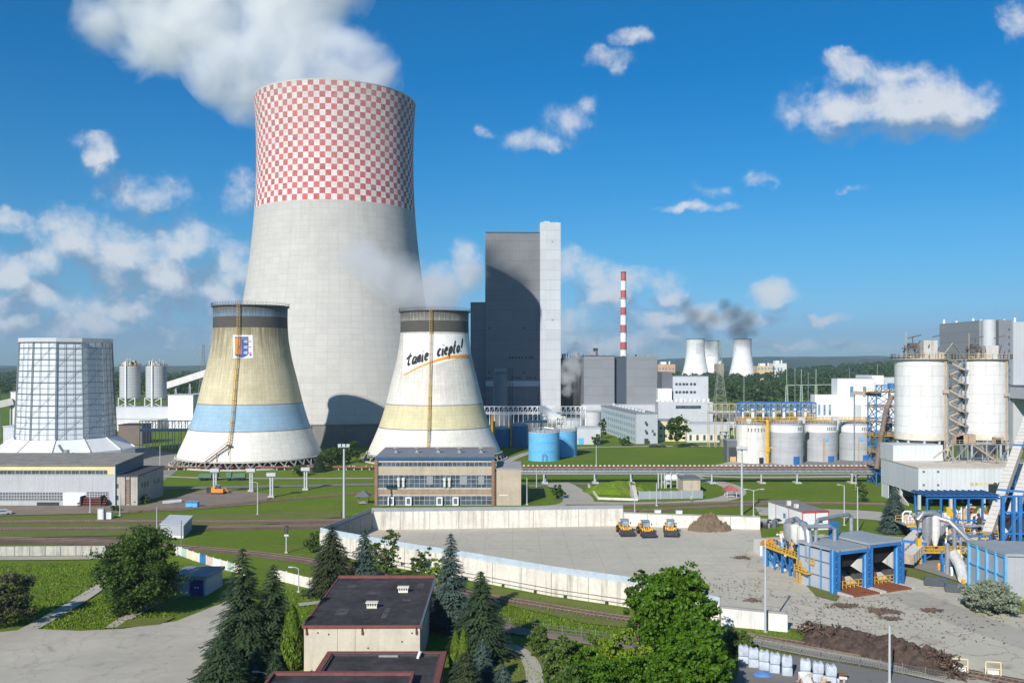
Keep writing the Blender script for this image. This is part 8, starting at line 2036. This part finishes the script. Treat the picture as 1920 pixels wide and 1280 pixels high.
# rough grass blades near the camera: uncountable
def grass_tufts(name,polys,n,hgt,m,label):
    C=[]
    for poly in polys:
        xs=[p[0] for p in poly]; ys=[p[1] for p in poly]; k=0; N=int(n*len(poly)/len(poly)/len(polys))
        while k<N:
            x=rnd.uniform(min(xs),max(xs)); y=1/(1/ min(ys)+(1/max(ys)-1/min(ys))*rnd.random())
            ins=False
            for i in range(len(poly)):
                (xa,ya),(xb,yb)=poly[i],poly[(i+1)%len(poly)]
                if (ya>y)!=(yb>y) and x<(xb-xa)*(y-ya)/(yb-ya)+xa: ins=not ins
            if ins: g=G(x,y); C.append((g.x,g.y,hgt*.4))
            k+=1
    C=np.array(C); k=len(C); th=NR.uniform(0,6.283,k); u=np.stack([np.cos(th),np.sin(th),np.zeros(k)],1)*NR.uniform(.05,.16,k)[:,None]; v=np.stack([NR.normal(0,.25,k),NR.normal(0,.25,k),np.ones(k)],1)*(hgt*NR.uniform(.4,1.2,k))[:,None]
    B=C.copy(); B[:,2]=-.02
    o=quads_obj(name,np.stack([B-u,B+u,B+u*.5+v,B-u*.6+v],1),m); tag(o,label,'grass',kind='stuff')
F_GR=foliage('grass_blades',(.095,.18,.010),(.15,.24,.016),(.21,.24,.04),.12)
grass_tufts('grass',[[(-60,1058),(190,1056),(175,1110),(60,1165),(-60,1175)],[(60,1178),(200,1110),(330,1155),(220,1180)],[(530,1105),(800,1100),(800,1180),(560,1250)],[(905,1105),(1180,1152),(1180,1210),(930,1165)],[(880,1230),(960,1212),(1050,1300),(860,1330)],[(1350,1180),(1480,1188),(1520,1206),(1380,1196)],[(1000,1206),(1180,1226),(1380,1250),(1380,1320),(1010,1320)]],42000,.30,F_GR,'rough meadow grass in the foreground')

# ================================================================== steam and smoke
def plume(name,label,blobs,dens,col=(1,1,1),nscale=.03,amp=1.1,gain=3.0,thr=.25,aniso=.25,step=.5,absorb=None,detail=4):
    """blobs: world (x,y,z,r). Real volume: soft metaball field broken up by noise."""
    b=MB(); bm=bmesh.new()
    for (x,y,z,r) in blobs:
        bmesh.ops.create_icosphere(bm,subdivisions=2,radius=r*1.02,matrix=Matrix.Translation((x,y,z)))
    me=bpy.data.meshes.new(name); bm.to_mesh(me); bm.free(); o=bpy.data.objects.new(name,me); link(o)
    rm=o.modifiers.new('merge','REMESH'); rm.mode='VOXEL'; rm.voxel_size=max(1.0,min(r for *_,r in blobs)/4)
    m=bpy.data.materials.new(name); m.use_nodes=True; nt=m.node_tree; nt.nodes.remove(nt.nodes['Principled BSDF']); out=nt.nodes['Material Output']
    P=_n(nt,'ShaderNodeNewGeometry').outputs['Position']
    nz=_n(nt,'ShaderNodeTexNoise'); nt.links.new(P,nz.inputs['Vector']); _set(nz,'Scale',nscale); _set(nz,'Detail',detail); _set(nz,'Roughness',.62); _set(nz,'Distortion',.4)
    f=None
    for (x,y,z,r) in blobs:
        s=_n(nt,'ShaderNodeVectorMath',operation='DISTANCE'); nt.links.new(P,s.inputs[0]); s.inputs[1].default_value=(x,y,z)
        v=_n(nt,'ShaderNodeMath',operation='MULTIPLY_ADD'); v.use_clamp=True; nt.links.new(s.outputs['Value'],v.inputs[0]); v.inputs[1].default_value=-1/r; v.inputs[2].default_value=1.0
        f=v.outputs[0] if f is None else math_(nt,'SMOOTH_MAX',f,v.outputs[0],.15)
    d=math_(nt,'ADD',f,math_(nt,'MULTIPLY',math_(nt,'SUBTRACT',nz.outputs[0],.5),amp))
    d=math_(nt,'MULTIPLY',math_(nt,'SUBTRACT',d,thr),gain,clamp=True)
    d=math_(nt,'MULTIPLY',math_(nt,'MULTIPLY',d,mrange(nt,f,.0,.15)),dens)
    pv=_n(nt,'ShaderNodeVolumePrincipled'); _set(pv,'Color',c4(col)); _set(pv,'Anisotropy',aniso); nt.links.new(d,pv.inputs['Density'])
    if absorb: _set(pv,'Absorption Color',c4(absorb))
    nt.links.new(pv.outputs[0],out.inputs['Volume']); 
    me.materials.append(m)
    try: m.cycles.volume_step_rate=step
    except Exception: pass
    try: m.volume_intersection_method='FAST'
    except Exception: pass
    tag(o,label,'steam',kind='stuff'); return o
def pb_(x,y,rp,Y): return (XA(x,Y),Y,ZA(y,Y),rp*Y/FOC)
Yb_=495
plume('steam_plume','thick white steam rising from the giant chequered cooling tower and drifting left',
  [pb_(560,170,100,495),pb_(640,150,120,490),pb_(705,140,62,480),pb_(692,108,56,478),pb_(660,95,50,480),pb_(560,80,120,500),pb_(520,10,150,505),pb_(590,-60,130,505),pb_(440,110,110,515),pb_(400,40,120,525),pb_(470,180,70,515),pb_(300,60,110,530),pb_(250,-10,110,535),pb_(190,40,70,540),pb_(350,-60,140,530)],
  .085,nscale=.034,amp=2.4,gain=1.25,thr=.22,step=.22,detail=8,aniso=0)
plume('steam_plume','thin steam haze drifting from the white old cooling tower rim across the giant tower',
  [pb_(815,560,62,380),pb_(770,530,70,392),pb_(850,545,50,385),pb_(720,505,60,400),pb_(680,480,55,408),pb_(880,520,46,384)],
  .12,nscale=.05,amp=1.8,gain=1.5,thr=.17,step=.4,detail=6)
plume('steam_puff','white steam puff before the sooty bunker building',
  [pb_(1062,705,26,628),pb_(1075,685,28,626),pb_(1084,668,18,626),pb_(1066,730,20,628)],.12,nscale=.11,amp=1.9,gain=2.2,thr=.22,step=.4,detail=5)
plume('dark_plume','dark shaded steam above the right far white cooling tower',
  [pb_(1392,646,18,1990),pb_(1392,634,26,1985),pb_(1386,616,36,1985),pb_(1398,606,36,1985),pb_(1376,590,34,1985),pb_(1360,572,24,1985),pb_(1412,622,22,1985)],.034,col=(.17,.185,.22),nscale=.03,amp=1.25,gain=1.3,thr=.2,step=.4,detail=5)  # far tower's steam, its shade put into a dark volume colour
plume('dark_plume','fainter dark shaded steam above the left and middle far cooling towers',
  [pb_(1328,642,16,2130),pb_(1325,632,24,2120),pb_(1318,612,30,2120),pb_(1300,592,32,2120),pb_(1335,600,26,2120),pb_(1285,575,26,2120)],.022,col=(.2,.22,.26),nscale=.03,amp=1.25,gain=1.3,thr=.2,step=.4,detail=5)  # steam again, shade painted in by the dark volume colour
plume('dark_plume','bluish dark smoke wisp over the sooty bunker building',
  [pb_(1075,655,14,650),pb_(1079,643,15,650),pb_(1068,660,12,650)],.05,col=(.1,.12,.17),nscale=.1,amp=1.2,gain=1.6,thr=.3,step=.5)

# ================================================================== air
if HAZE:
    b=MB(); b.box(-8600,8600,-320,8600,-1.2,330); hz=b.build('haze',[]) if False else None
    me=bpy.data.meshes.new('haze'); me.from_pydata([(-8600,-320,-1.2),(8600,-320,-1.2),(8600,8600,-1.2),(-8600,8600,-1.2),(-8600,-320,330),(8600,-320,330),(8600,8600,330),(-8600,8600,330)],[],[(0,3,2,1),(4,5,6,7),(0,1,5,4),(1,2,6,5),(2,3,7,6),(3,0,4,7)]); me.update()
    o=bpy.data.objects.new('haze',me); link(o); tag(o,kind='stuff'); o['label']='pale summer haze in the air over the whole site'; o.display_type='WIRE'
    m=bpy.data.materials.new('haze_air'); m.use_nodes=True; nt=m.node_tree; nt.nodes.remove(nt.nodes['Principled BSDF']); pv=_n(nt,'ShaderNodeVolumePrincipled'); _set(pv,'Color',(.62,.78,1.0,1)); _set(pv,'Density',HAZE); _set(pv,'Anisotropy',.2); nt.links.new(pv.outputs[0],nt.nodes['Material Output'].inputs['Volume']); me.materials.append(m)
